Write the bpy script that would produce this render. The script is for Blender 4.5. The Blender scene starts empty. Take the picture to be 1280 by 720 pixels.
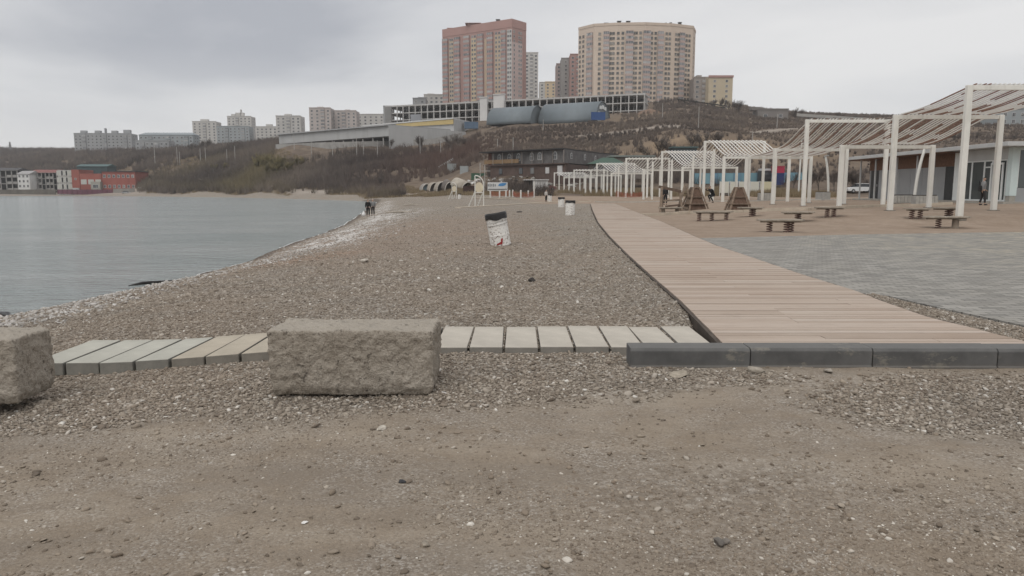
import bpy, math, random
import numpy as np
from mathutils import Vector, Matrix, Euler

# ------------------------------------------------------------------ camera, sky, sun, exposure
F = 925.0
PITCH = math.atan((360 - 238) / F)
CAMZ = 1.5
S = bpy.context.scene
COL = S.collection
cam_data = bpy.data.cameras.new("camera")
cam = bpy.data.objects.new("camera", cam_data)
COL.objects.link(cam)
cam.location = (0, 0, CAMZ)
cam.rotation_euler = (math.radians(90) - PITCH, 0, 0)
cam_data.sensor_width = 36.0
cam_data.lens = F / 1280 * 36
cam_data.clip_end = 9000
S.camera = cam
S.render.resolution_x, S.render.resolution_y = 1024, 576
vs = S.view_settings
vs.view_transform = 'Standard'
vs.look = 'None'
vs.gamma = 1.0
vs.exposure = 0.27
vs.use_curve_mapping = False
S.cycles.max_bounces = 5
S.cycles.diffuse_bounces = 2
S.cycles.glossy_bounces = 2
S.cycles.transmission_bounces = 3
S.cycles.volume_bounces = 1
S.cycles.caustics_reflective = False
S.cycles.caustics_refractive = False

SUN_EL, SUN_ROT = math.radians(52), math.radians(205)
world = bpy.data.worlds.new("World")
S.world = world
world.use_nodes = True
nt = world.node_tree
nt.nodes.clear()
def wn(t, **k):
    n = nt.nodes.new(t)
    for a, b in k.items():
        setattr(n, a, b)
    return n
L = nt.links.new
out = wn('ShaderNodeOutputWorld')
sky = wn('ShaderNodeTexSky', sky_type='NISHITA', sun_disc=False, sun_elevation=SUN_EL, sun_rotation=SUN_ROT)
bg_sky = wn('ShaderNodeBackground')
bg_sky.inputs['Strength'].default_value = 0.10
L(sky.outputs[0], bg_sky.inputs['Color'])
tc = wn('ShaderNodeTexCoord')
sep = wn('ShaderNodeSeparateXYZ')
L(tc.outputs['Generated'], sep.inputs[0])
def wm(op, a, b=None, c=None):
    n = wn('ShaderNodeMath', operation=op)
    for i, v in enumerate((a, b, c)):
        if v is None: continue
        if hasattr(v, 'is_output'): L(v, n.inputs[i])
        else: n.inputs[i].default_value = v
    return n.outputs[0]
zz = wm('ADD', wm('MAXIMUM', sep.outputs[2], 0.0), 0.16)
cmb = wn('ShaderNodeCombineXYZ')
L(wm('DIVIDE', sep.outputs[0], zz), cmb.inputs[0])
L(wm('DIVIDE', sep.outputs[1], zz), cmb.inputs[1])
noi = wn('ShaderNodeTexNoise')
noi.inputs['Scale'].default_value = 0.5
noi.inputs['Detail'].default_value = 7
noi.inputs['Roughness'].default_value = 0.5
noi.inputs['Distortion'].default_value = 0.35
mp = wn('ShaderNodeMapping')
mp.inputs['Location'].default_value = (3.1, 0.4, 0)
L(cmb.outputs[0], mp.inputs['Vector'])
L(mp.outputs[0], noi.inputs['Vector'])
ramp = wn('ShaderNodeValToRGB')
cr = ramp.color_ramp
cr.elements[0].position = 0.34
cr.elements[0].color = (0.36, 0.372, 0.405, 1)
cr.elements[1].position = 0.62
cr.elements[1].color = (0.68, 0.675, 0.672, 1)
e = cr.elements.new(0.46); e.color = (0.54, 0.545, 0.56, 1)
L(noi.outputs['Fac'], ramp.inputs[0])
# clearer, brighter air low on the horizon; cloud deck brighter overhead
hz = wn('ShaderNodeValToRGB')
hz.color_ramp.elements[0].position = 0.04
hz.color_ramp.elements[0].color = (1, 1, 1, 1)
hz.color_ramp.elements[1].position = 0.17
hz.color_ramp.elements[1].color = (0, 0, 0, 1)
L(sep.outputs[2], hz.inputs[0])
mixh = wn('ShaderNodeMix', data_type='RGBA')
L(wm('MULTIPLY', hz.outputs[0], 0.8), mixh.inputs[0])
L(ramp.outputs[0], mixh.inputs[6])
mixh.inputs[7].default_value = (0.66, 0.662, 0.665, 1)
zen = wm('ADD', 1.0, wm('MULTIPLY', wm('MAXIMUM', wm('SUBTRACT', sep.outputs[2], 0.3), 0.0), 0.75))
vm = wn('ShaderNodeVectorMath', operation='SCALE')
L(mixh.outputs[2], vm.inputs[0])
L(zen, vm.inputs[3])
bg_cl = wn('ShaderNodeBackground')
L(vm.outputs[0], bg_cl.inputs['Color'])
bg_cl.inputs['Strength'].default_value = 1.0
ms = wn('ShaderNodeMixShader')
ms.inputs[0].default_value = 0.95
L(bg_sky.outputs[0], ms.inputs[1])
L(bg_cl.outputs[0], ms.inputs[2])
L(ms.outputs[0], out.inputs['Surface'])

sun_data = bpy.data.lights.new("sun", 'SUN')
sun_data.energy = 0.9
sun_data.angle = math.radians(40)
sun_data.color = (1.0, 0.96, 0.9)
sun = bpy.data.objects.new("sun", sun_data)
COL.objects.link(sun)
sd = Vector((math.sin(SUN_ROT) * math.cos(SUN_EL), math.cos(SUN_ROT) * math.cos(SUN_EL), math.sin(SUN_EL)))
sun.rotation_euler = sd.to_track_quat('Z', 'Y').to_euler()

# ------------------------------------------------------------------ helpers
rnd = random.Random(7)
NR = np.random.default_rng(11)
CP, SP = math.cos(PITCH), math.sin(PITCH)
def ray(px, py):
    cx, cy = (px - 640) / F, (360 - py) / F
    return Vector((cx, CP + cy * SP, -SP + cy * CP))
def P(px, py, Y):            # the point seen at a pixel, at a chosen distance Y in front of the camera
    d = ray(px, py)
    t = Y / d.y
    return Vector((d.x * t, Y, CAMZ + d.z * t))
def G(px, py, z):            # the point seen at a pixel, on a level plane z
    d = ray(px, py)
    t = (z - CAMZ) / d.z
    return Vector((d.x * t, d.y * t, z))
def ss(a, b, x):
    t = np.clip((x - a) / (b - a), 0, 1)
    return t * t * (3 - 2 * t)
_perm = np.random.default_rng(5).random(65536)
def vnoise(x, y):
    xi, yi = np.floor(x).astype(np.int64), np.floor(y).astype(np.int64)
    fx, fy = x - xi, y - yi
    fx, fy = fx * fx * (3 - 2 * fx), fy * fy * (3 - 2 * fy)
    h = lambda a, b: _perm[(a * 73856093 ^ b * 19349663) & 65535]
    return (h(xi, yi) * (1 - fx) + h(xi + 1, yi) * fx) * (1 - fy) + (h(xi, yi + 1) * (1 - fx) + h(xi + 1, yi + 1) * fx) * fy
def fbm(x, y, o=4):
    s, a, t = 0, 1.0, 0
    for i in range(o):
        s = s + a * vnoise(x * 2 ** i + 17.3 * i, y * 2 ** i - 9.1 * i)
        t += a
        a *= 0.5
    return s / t - 0.5

# ------------------------------------------------------------------ the lie of the land
WATER_Z = -1.2
_sh = [(0, 400), (160, 365), (240, 347), (300, 330), (345, 312), (390, 296), (425, 283), (447, 270), (458, 262), (472, 252.2)]
_shp = [G(a, b, WATER_Z) for a, b in _sh]
SHY = np.array([-400, -60, 0] + [p.y for p in _shp] + [400.0])
SHX = np.array([-40, -16, -11.6] + [p.x for p in _shp] + [-90.0])
COLS = {
 0:    [(380, 244.2), (392, 242.2), (430, 240), (470, 231), (600, 214), (800, 195), (1000, 188), (1200, 187)],
 100:  [(378, 244.2), (392, 241.8), (425, 239), (470, 228), (550, 211), (650, 195), (800, 190), (1000, 189)],
 165:  [(355, 244.8), (366, 241.5), (380, 236), (405, 220), (450, 203), (520, 194), (800, 190), (1000, 190)],
 220:  [(330, 245.3), (340, 242), (370, 224), (410, 203), (470, 194), (600, 190), (900, 190)],
 300:  [(290, 246.5), (300, 243), (330, 224), (370, 200), (420, 187), (600, 186), (900, 186)],
 350:  [(255, 247.6), (262, 242.5), (300, 221), (330, 195), (345, 185), (430, 183), (600, 182), (900, 182)],
 450:  [(200, 250), (206, 243.6), (232, 240), (250, 228), (290, 205), (318, 188), (330, 183.5), (420, 176), (600, 172), (900, 172)],
 520:  [(165, 247), (190, 243), (220, 237), (245, 222), (290, 202), (325, 187), (338, 181), (370, 178), (420, 165), (600, 160), (900, 160)],
 560:  [(140, 246), (180, 243), (200, 238), (230, 222), (280, 200), (330, 183), (345, 178), (370, 172), (400, 157), (460, 153), (900, 150)],
 640:  [(105, 247), (140, 240.5), (150, 233), (168, 217), (182, 213), (200, 200), (230, 186), (260, 175), (300, 165), (335, 156), (395, 152), (500, 150), (900, 150)],
 750:  [(105, 247), (150, 240), (165, 232), (185, 215), (220, 190), (250, 178), (270, 167), (300, 161), (335, 152), (395, 144), (470, 132), (600, 128), (900, 128)],
 850:  [(105, 247), (150, 241), (170, 229), (190, 208), (203, 190), (214, 169), (240, 163), (300, 149), (380, 137), (420, 130), (480, 124), (600, 122), (900, 122)],
 930:  [(90, 246.6), (105, 243.5), (160, 237), (190, 215), (210, 192), (222, 175), (240, 168), (270, 162), (330, 153), (400, 144), (450, 141), (900, 141)],
 1000: [(75, 247.6), (105, 243.7), (150, 239.5), (190, 215), (215, 190), (235, 172), (270, 162), (300, 159), (380, 151), (420, 149), (900, 149)],
 1100: [(75, 247.8), (110, 243.2), (150, 240), (170, 230), (190, 215), (225, 190), (250, 178), (280, 165), (320, 158), (380, 154), (900, 153)],
 1280: [(70, 247.2), (95, 243.4), (130, 240), (155, 220), (185, 198), (230, 177), (280, 166), (340, 156), (400, 152), (900, 150)],
}
_ks = sorted(COLS)
_D = np.linspace(math.log(60), math.log(1400), 300)
_T = np.zeros((len(_ks), len(_D)))
_D0 = np.zeros(len(_ks))
for i, k in enumerate(_ks):
    dd = [c[0] for c in COLS[k]]
    z = [P(640, c[1], c[0]).z for c in COLS[k]]
    _T[i] = np.interp(_D, np.log(dd), z)
    _D0[i] = dd[0]
# resample across columns, lightly smoothed
_Q = np.arange(-400, 1701, 5.0)
_TQ = np.stack([np.interp(_Q, _ks, _T[:, j]) for j in range(len(_D))], 1)
_DQ = np.interp(_Q, _ks, _D0)
_k = np.ones(7) / 7
_TQ = np.stack([np.convolve(np.pad(_TQ[:, j], 3, mode='edge'), _k, mode='valid') for j in range(len(_D))], 1)

def near_z(x, y):
    t = x - np.interp(y, SHY, SHX)
    w = 0.25 * fbm(x * 0.25, y * 0.25, 3)
    t = t + w * 2
    prof = np.interp(t, [-60, -8, 0, 1.2, 3.5, 6, 8.5, 11], [-3.4, -1.2, 0, 0.28, 0.72, 1.06, 1.17, 1.2])
    z = WATER_Z + prof
    z = z - 0.10 * ss(-1.2, -4.2, x) * (1 - ss(6, 9, y)) * ss(0, 5, y)
    rise = 0.45 * ss(9, 17, x) * ss(29, 36, y) * (1 - ss(85, 112, y))
    rise = rise + 0.27 * ss(24, 31, x) * ss(30, 42, y)
    return z + rise
def H(x, y, detail=True):
    x = np.asarray(x, float); y = np.asarray(y, float)
    n = near_z(x, y)
    yy = np.maximum(y, 1.0)
    q = np.clip(640 + F * x / (yy * CP), -395, 1695)
    d0 = np.interp(q, _Q, _DQ)
    w = ss(0.88, 1.0, y / d0)
    fi = (q - _Q[0]) / 5.0
    i0 = np.clip(np.floor(fi).astype(int), 0, len(_Q) - 2); fx = fi - i0
    fj = (np.log(np.clip(yy, 60.1, 1390)) - _D[0]) / (_D[1] - _D[0])
    j0 = np.clip(np.floor(fj).astype(int), 0, len(_D) - 2); fy = fj - j0
    hz_ = (_TQ[i0, j0] * (1 - fx) + _TQ[i0 + 1, j0] * fx) * (1 - fy) + (_TQ[i0, j0 + 1] * (1 - fx) + _TQ[i0 + 1, j0 + 1] * fx) * fy
    hill_noise = fbm(x * 0.06, y * 0.06, 4) * np.clip((y / d0 - 1.08) * 14, 0, 3.0)
    z = n * (1 - w) + (hz_ + hill_noise) * w
    z = np.where(y < 55, n, z)
    if detail:
        f = 1 - ss(30, 60, np.abs(y))
        z = z + f * (0.05 * fbm(x * 0.5, y * 0.5, 3) + 0.022 * fbm(x * 2.6, y * 2.6, 4)) * (1 - 0.75 * flat_mask(x, y))
        z = z - 0.05 * flat_mask(x, y) * (1 - ss(60, 90, y))
        near = (1 - ss(60, 90, y)) * ss(7.7, 8.3, y)
        dl = x - bw_l(y)
        z = z + near * 0.15 * ss(-1.4, -0.12, dl) * (1 - ss(-0.06, 0.0, dl))
        z = z + 0.032 * np.exp(-((y - 6.5) / 0.2) ** 2) * (x < KX0_) * ss(-3.4, -1.5, x)
        for (cx_, cy_, hx_, hy_) in ((-1.16, 5.61, 0.6, 0.25), (-4.04, 5.45, .6, .27)):
            dd = np.hypot(np.maximum(np.abs(x - cx_) - hx_, 0), np.maximum(np.abs(y - cy_) - hy_, 0))
            z = z + 0.045 * np.exp(-(dd / 0.13) ** 2) * (0.35 + 1.3 * np.clip(fbm(x * 2.1, y * 2.1, 3) + .3, 0, 1)) * ss(5.2, 5.6, y + .3 * np.abs(x - cx_))
        strip = ss(0.02, 0.08, x - bw_r(y)) * (1 - ss(-0.06, -0.01, x - pz_left(y))) * (y < 14.6) * (y > 6.68)
        z = z + 0.085 * strip
    return z
def ground_hit(px, py, z_off=0.0):   # where the sight line of a pixel meets the ground
    d = ray(px, py)
    t = np.linspace(3, 1300, 40000) / d.y
    t = np.exp(np.linspace(math.log(3), math.log(1300), 24000)) / d.y
    zz_ = CAMZ + d.z * t
    hh = H(d.x * t, d.y * t) + z_off
    k = np.nonzero(zz_ <= hh)[0]
    if len(k) == 0:
        return Vector((d.x * t[-1], d.y * t[-1], zz_[-1]))
    k = k[0]
    return Vector((d.x * t[k], d.y * t[k], float(hh[k])))

# boardwalk edges and plaza edges, in plan
BW_Z = 0.13
BWL = [G(a, b, BW_Z) for a, b in [(905, 430.5), (880, 405), (850, 375), (815, 345), (785, 318), (762, 295), (748, 278), (741, 263), (738, 254.2)]]
BWR = [G(a, b, BW_Z) for a, b in [(1284, 427), (1240, 416), (1157, 395), (1110, 379), (1070, 363.5), (1000, 342), (947, 324), (895, 306.5), (869, 295.5), (850, 287), (825, 276), (800, 266.8), (782, 259.5), (768, 254.2)]]
KX0_ = 0.98
def bw_l(y): return np.interp(y, [p.y for p in BWL], [p.x for p in BWL])
def bw_r(y): return np.interp(y, [p.y for p in BWR], [p.x for p in BWR])
BW_Y0, BW_Y1 = BWL[0].y, BWL[-1].y
# strip of gravel between boardwalk and plaza: plaza's near edge runs off to the lower right
PZ = [G(a, b, 0.06) for a, b in [(869, 298), (947, 327), (1000, 345), (1070, 366), (1110, 370), (1157, 381), (1290, 409.5)]]
PZ += [Vector((9.5, 6.0, 0.06)), Vector((40, 6.0, 0.06)), Vector((60, 31.0, 0.06))] + [G(1290, 289.8, 0.06), G(1080, 293, 0.06)]
def pz_left(y):
    return np.interp(y, [p.y for p in PZ[:7]][::-1], [p.x for p in PZ[:7]][::-1])
def pz_far(x):
    return np.interp(x, [PZ[0].x, PZ[-1].x, PZ[-2].x, 60], [PZ[0].y, PZ[-1].y, PZ[-2].y, 31])
def flat_mask(x, y):         # 1 under the boardwalk and the plaza
    a = ss(-0.25, 0.05, x - bw_l(y)) * (1 - ss(-0.05, 0.25, x - bw_r(y))) * ss(-0.1, 0.1, y - BW_Y0)
    b = ss(-0.3, 0.1, x - pz_left(y)) * (1 - ss(-0.1, 0.4, y - pz_far(x))) * ss(5.5, 6.0, y)
    return np.clip(a + b, 0, 1)

# ------------------------------------------------------------------ object helpers
def mesh_np(name, V, faces_loops, loop_start, mats, mat_idx=None, smooth=False):
    me = bpy.data.meshes.new(name)
    V = np.asarray(V, np.float32)
    me.vertices.add(len(V)); me.vertices.foreach_set('co', V.ravel())
    me.loops.add(len(faces_loops)); me.loops.foreach_set('vertex_index', np.asarray(faces_loops, np.int32))
    me.polygons.add(len(loop_start)); me.polygons.foreach_set('loop_start', np.asarray(loop_start, np.int32))
    if mat_idx is not None: me.polygons.foreach_set('material_index', np.asarray(mat_idx, np.int32))
    if smooth: me.polygons.foreach_set('use_smooth', np.ones(len(loop_start), bool))
    for m in mats: me.materials.append(m)
    me.update(calc_edges=True)
    return me
def link(name, me, parent=None, loc=None):
    o = bpy.data.objects.new(name, me)
    COL.objects.link(o)
    if parent is not None: o.parent = parent
    if loc is not None: o.location = loc
    return o
def tag(o, label=None, cat=None, group=None, kind=None):
    if label: o['label'] = label
    if cat: o['category'] = cat
    if group: o['group'] = group
    if kind: o['kind'] = kind
    return o
def empty(name, loc, rz=0.0, label=None, cat=None, group=None):
    o = bpy.data.objects.new(name, None)
    COL.objects.link(o)
    o.location = loc
    o.rotation_euler = (0, 0, rz)
    o.empty_display_size = 0.2
    return tag(o, label, cat, group)
def copy_tree(o, parent=None):
    c = o.copy(); COL.objects.link(c)
    if parent is not None: c.parent = parent
    for ch in o.children: copy_tree(ch, c)
    return c

class MB:
    def __init__(s): s.v, s.f, s.m = [], [], []
    def add(s, v, f, m=0, M=None):
        b = len(s.v)
        s.v += [tuple(M @ Vector(p)) if M is not None else tuple(p) for p in v]
        s.f += [tuple(b + i for i in q) for q in f]
        s.m += [m] * len(f)
        return s
    def box(s, c, d, m=0, rz=0.0, M=None):
        x, y, z = d[0] / 2, d[1] / 2, d[2] / 2
        R = Matrix.Translation(Vector(c)) @ Matrix.Rotation(rz, 4, 'Z')
        if M is not None: R = M @ R
        v = [(-x, -y, -z), (x, -y, -z), (x, y, -z), (-x, y, -z), (-x, -y, z), (x, -y, z), (x, y, z), (-x, y, z)]
        return s.add(v, [(0, 3, 2, 1), (4, 5, 6, 7), (0, 1, 5, 4), (1, 2, 6, 5), (2, 3, 7, 6), (3, 0, 4, 7)], m, R)
    def prism(s, poly, z0, z1, m=0, top=None, M=None):
        n = len(poly)
        zb = z0 if callable(z0) else (lambda i: z0)
        zt = z1 if callable(z1) else (lambda i: z1)
        v = [(p[0], p[1], zb(i)) for i, p in enumerate(poly)] + [(p[0], p[1], zt(i)) for i, p in enumerate(poly)]
        a = sum(poly[i][0] * poly[(i + 1) % n][1] - poly[(i + 1) % n][0] * poly[i][1] for i in range(n))
        f = [tuple(range(n))[::-1], tuple(range(n, 2 * n))] + [(i, (i + 1) % n, n + (i + 1) % n, n + i) for i in range(n)]
        if a < 0: f = [q[::-1] for q in f]
        s.add(v, f, m, M)
        if top is not None: s.m[-n - 1] = top
        return s
    def bar(s, a, b, w, h=None, m=0, up=(0, 0, 1)):
        a, b = Vector(a), Vector(b); h = h or w
        d = (b - a).normalized(); u = Vector(up)
        if abs(d.dot(u)) > 0.98: u = Vector((0, 1, 0))
        r = d.cross(u).normalized() * w / 2; q = r.cross(d).normalized() * h / 2
        v = [a - r - q, a + r - q, a + r + q, a - r + q, b - r - q, b + r - q, b + r + q, b - r + q]
        return s.add(v, [(0, 1, 2, 3), (7, 6, 5, 4), (0, 4, 5, 1), (1, 5, 6, 2), (2, 6, 7, 3), (3, 7, 4, 0)], m)
    def tube(s, pts, r, n=8, m=0, cap=True):
        pts = [Vector(p) for p in pts]
        rs = r if isinstance(r, (list, tuple)) else [r] * len(pts)
        b = len(s.v)
        ref = None
        for i, p in enumerate(pts):
            d = (pts[min(i + 1, len(pts) - 1)] - pts[max(i - 1, 0)]).normalized()
            if ref is None: ref = Vector((1, 0, 0)) if abs(d.x) < 0.9 else Vector((0, 1, 0))
            u = (ref - d * ref.dot(d)).normalized(); w = d.cross(u); ref = u
            for k in range(n):
                t = 2 * math.pi * k / n
                s.v.append(tuple(p + (u * math.cos(t) + w * math.sin(t)) * rs[i]))
        for i in range(len(pts) - 1):
            for k in range(n):
                s.f.append((b + i * n + k, b + i * n + (k + 1) % n, b + (i + 1) * n + (k + 1) % n, b + (i + 1) * n + k)); s.m.append(m)
        if cap:
            s.f.append(tuple(b + k for k in range(n))[::-1]); s.m.append(m)
            e = b + (len(pts) - 1) * n
            s.f.append(tuple(e + k for k in range(n))); s.m.append(m)
        return s
    def lathe(s, prof, n=16, m=0, M=None):
        v, f = [], []
        for r, z in prof:
            for k in range(n):
                t = 2 * math.pi * k / n
                v.append((r * math.cos(t), r * math.sin(t), z))
        for i in range(len(prof) - 1):
            for k in range(n):
                f.append((i * n + k, i * n + (k + 1) % n, (i + 1) * n + (k + 1) % n, (i + 1) * n + k))
        return s.add(v, f, m, M)
    def build(s, name, mats, parent=None, loc=None, smooth=False, bevel=0.0):
        if not isinstance(mats, (list, tuple)): mats = [mats]
        me = bpy.data.meshes.new(name)
        me.from_pydata(s.v, [], s.f)
        for m in mats: me.materials.append(m)
        me.polygons.foreach_set('material_index', s.m)
        if smooth: me.polygons.foreach_set('use_smooth', [True] * len(s.f))
        me.update()
        o = link(name, me, parent, loc)
        if bevel:
            b = o.modifiers.new('bevel', 'BEVEL'); b.width = bevel; b.segments = 2; b.limit_method = 'ANGLE'
        return o

# ------------------------------------------------------------------ materials
MATS = {}
class NT:
    def __init__(s, name):
        s.mat = bpy.data.materials.new(name); s.mat.use_nodes = True
        s.t = s.mat.node_tree; s.t.nodes.clear()
        s.out = s.n('ShaderNodeOutputMaterial'); s.bsdf = s.n('ShaderNodeBsdfPrincipled')
        s.l(s.bsdf.outputs[0], s.out.inputs['Surface'])
        s.geo = s.n('ShaderNodeNewGeometry'); s.tc = s.n('ShaderNodeTexCoord')
    def n(s, t, **k):
        x = s.t.nodes.new(t)
        for a, b in k.items(): setattr(x, a, b)
        return x
    def l(s, a, b): s.t.links.new(a, b)
    def put(s, sock, v):
        if hasattr(v, 'is_output'): s.l(v, sock)
        elif isinstance(v, tuple) and len(v) == 3 and sock.type == 'RGBA': sock.default_value = v + (1,)
        else: sock.default_value = v
    def math(s, op, a, b=0.0, clamp=False):
        x = s.n('ShaderNodeMath', operation=op, use_clamp=clamp); s.put(x.inputs[0], a); s.put(x.inputs[1], b); return x.outputs[0]
    def mix(s, f, a, b, blend='MIX'):
        x = s.n('ShaderNodeMix', data_type='RGBA', blend_type=blend); s.put(x.inputs[0], f); s.put(x.inputs[6], a); s.put(x.inputs[7], b); return x.outputs[2]
    def noise(s, scale, detail=4, rough=0.55, vec=None, dist=0.0):
        x = s.n('ShaderNodeTexNoise'); x.inputs['Scale'].default_value = scale; x.inputs['Detail'].default_value = detail
        x.inputs['Roughness'].default_value = rough; x.inputs['Distortion'].default_value = dist
        s.l(vec if vec is not None else s.geo.outputs['Position'], x.inputs['Vector']); return x.outputs['Fac']
    def vor(s, scale, feature='F1', vec=None, rand=1.0):
        x = s.n('ShaderNodeTexVoronoi', feature=feature); x.inputs['Scale'].default_value = scale; x.inputs['Randomness'].default_value = rand
        s.l(vec if vec is not None else s.geo.outputs['Position'], x.inputs['Vector']); return x
    def ramp(s, f, stops):
        x = s.n('ShaderNodeValToRGB'); c = x.color_ramp
        while len(c.elements) < len(stops): c.elements.new(0.5)
        for e_, (p, k) in zip(c.elements, stops):
            e_.position = p; e_.color = (k if isinstance(k, tuple) else (k, k, k)) + (1,)
        s.put(x.inputs[0], f); return x.outputs[0]
    def attr(s, name):
        x = s.n('ShaderNodeAttribute', attribute_name=name); return x.outputs['Fac']
    def scale_vec(s, v, k):
        x = s.n('ShaderNodeVectorMath', operation='MULTIPLY'); s.l(v, x.inputs[0]); x.inputs[1].default_value = k; return x.outputs[0]
    def bump(s, h, strength=0.5, dist=0.02, normal=None):
        x = s.n('ShaderNodeBump'); x.inputs['Strength'].default_value = strength; x.inputs['Distance'].default_value = dist
        s.l(h, x.inputs['Height'])
        if normal is not None: s.l(normal, x.inputs['Normal'])
        return x.outputs[0]
    def set(s, color=None, rough=None, metal=None, normal=None, spec=None):
        if color is not None: s.put(s.bsdf.inputs['Base Color'], color)
        if rough is not None: s.put(s.bsdf.inputs['Roughness'], rough)
        if metal is not None: s.put(s.bsdf.inputs['Metallic'], metal)
        if normal is not None: s.l(normal, s.bsdf.inputs['Normal'])
        if spec is not None: s.put(s.bsdf.inputs['Specular IOR Level'], spec)
        return s.mat
def M(key, col, rough=0.7, var=0.18, scale=3.0, bump=0.0, metal=0.0, spec=0.3, dirt=None, dirt_amt=0.35):
    """painted, plastered or metal surface with uneven tone and some grime"""
    if key in MATS: return MATS[key]
    t = NT(key)
    ob = t.tc.outputs['Object']
    n1 = t.noise(scale, 5, 0.6, ob)
    c = t.mix(t.ramp(n1, [(0.3, 0.0), (0.7, 1.0)]), tuple(x * (1 - var) for x in col), tuple(min(1, x * (1 + var)) for x in col))
    if dirt is not None:
        st = t.noise(1.0, 5, 0.65, t.scale_vec(ob, (scale * 2.2, scale * 2.2, scale * 0.35)))
        c = t.mix(t.math('MULTIPLY', t.ramp(st, [(0.5, 0.0), (0.72, 1.0)]), dirt_amt), c, dirt)
    nm = None
    if bump: nm = t.bump(t.noise(scale * 12, 5, 0.6, ob), 0.6, bump)
    t.set(c, rough, metal, nm, spec)
    MATS[key] = t.mat
    return t.mat
def Mglass(key, col=(0.05, 0.06, 0.065), rough=0.08):
    if key in MATS: return MATS[key]
    t = NT(key)
    n1 = t.noise(0.7, 2, 0.5, t.tc.outputs['Object'])
    t.set(t.mix(n1, tuple(x * 0.6 for x in col), tuple(x * 1.5 for x in col)), rough, 0.0, None, 0.6)
    MATS[key] = t.mat
    return t.mat
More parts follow.
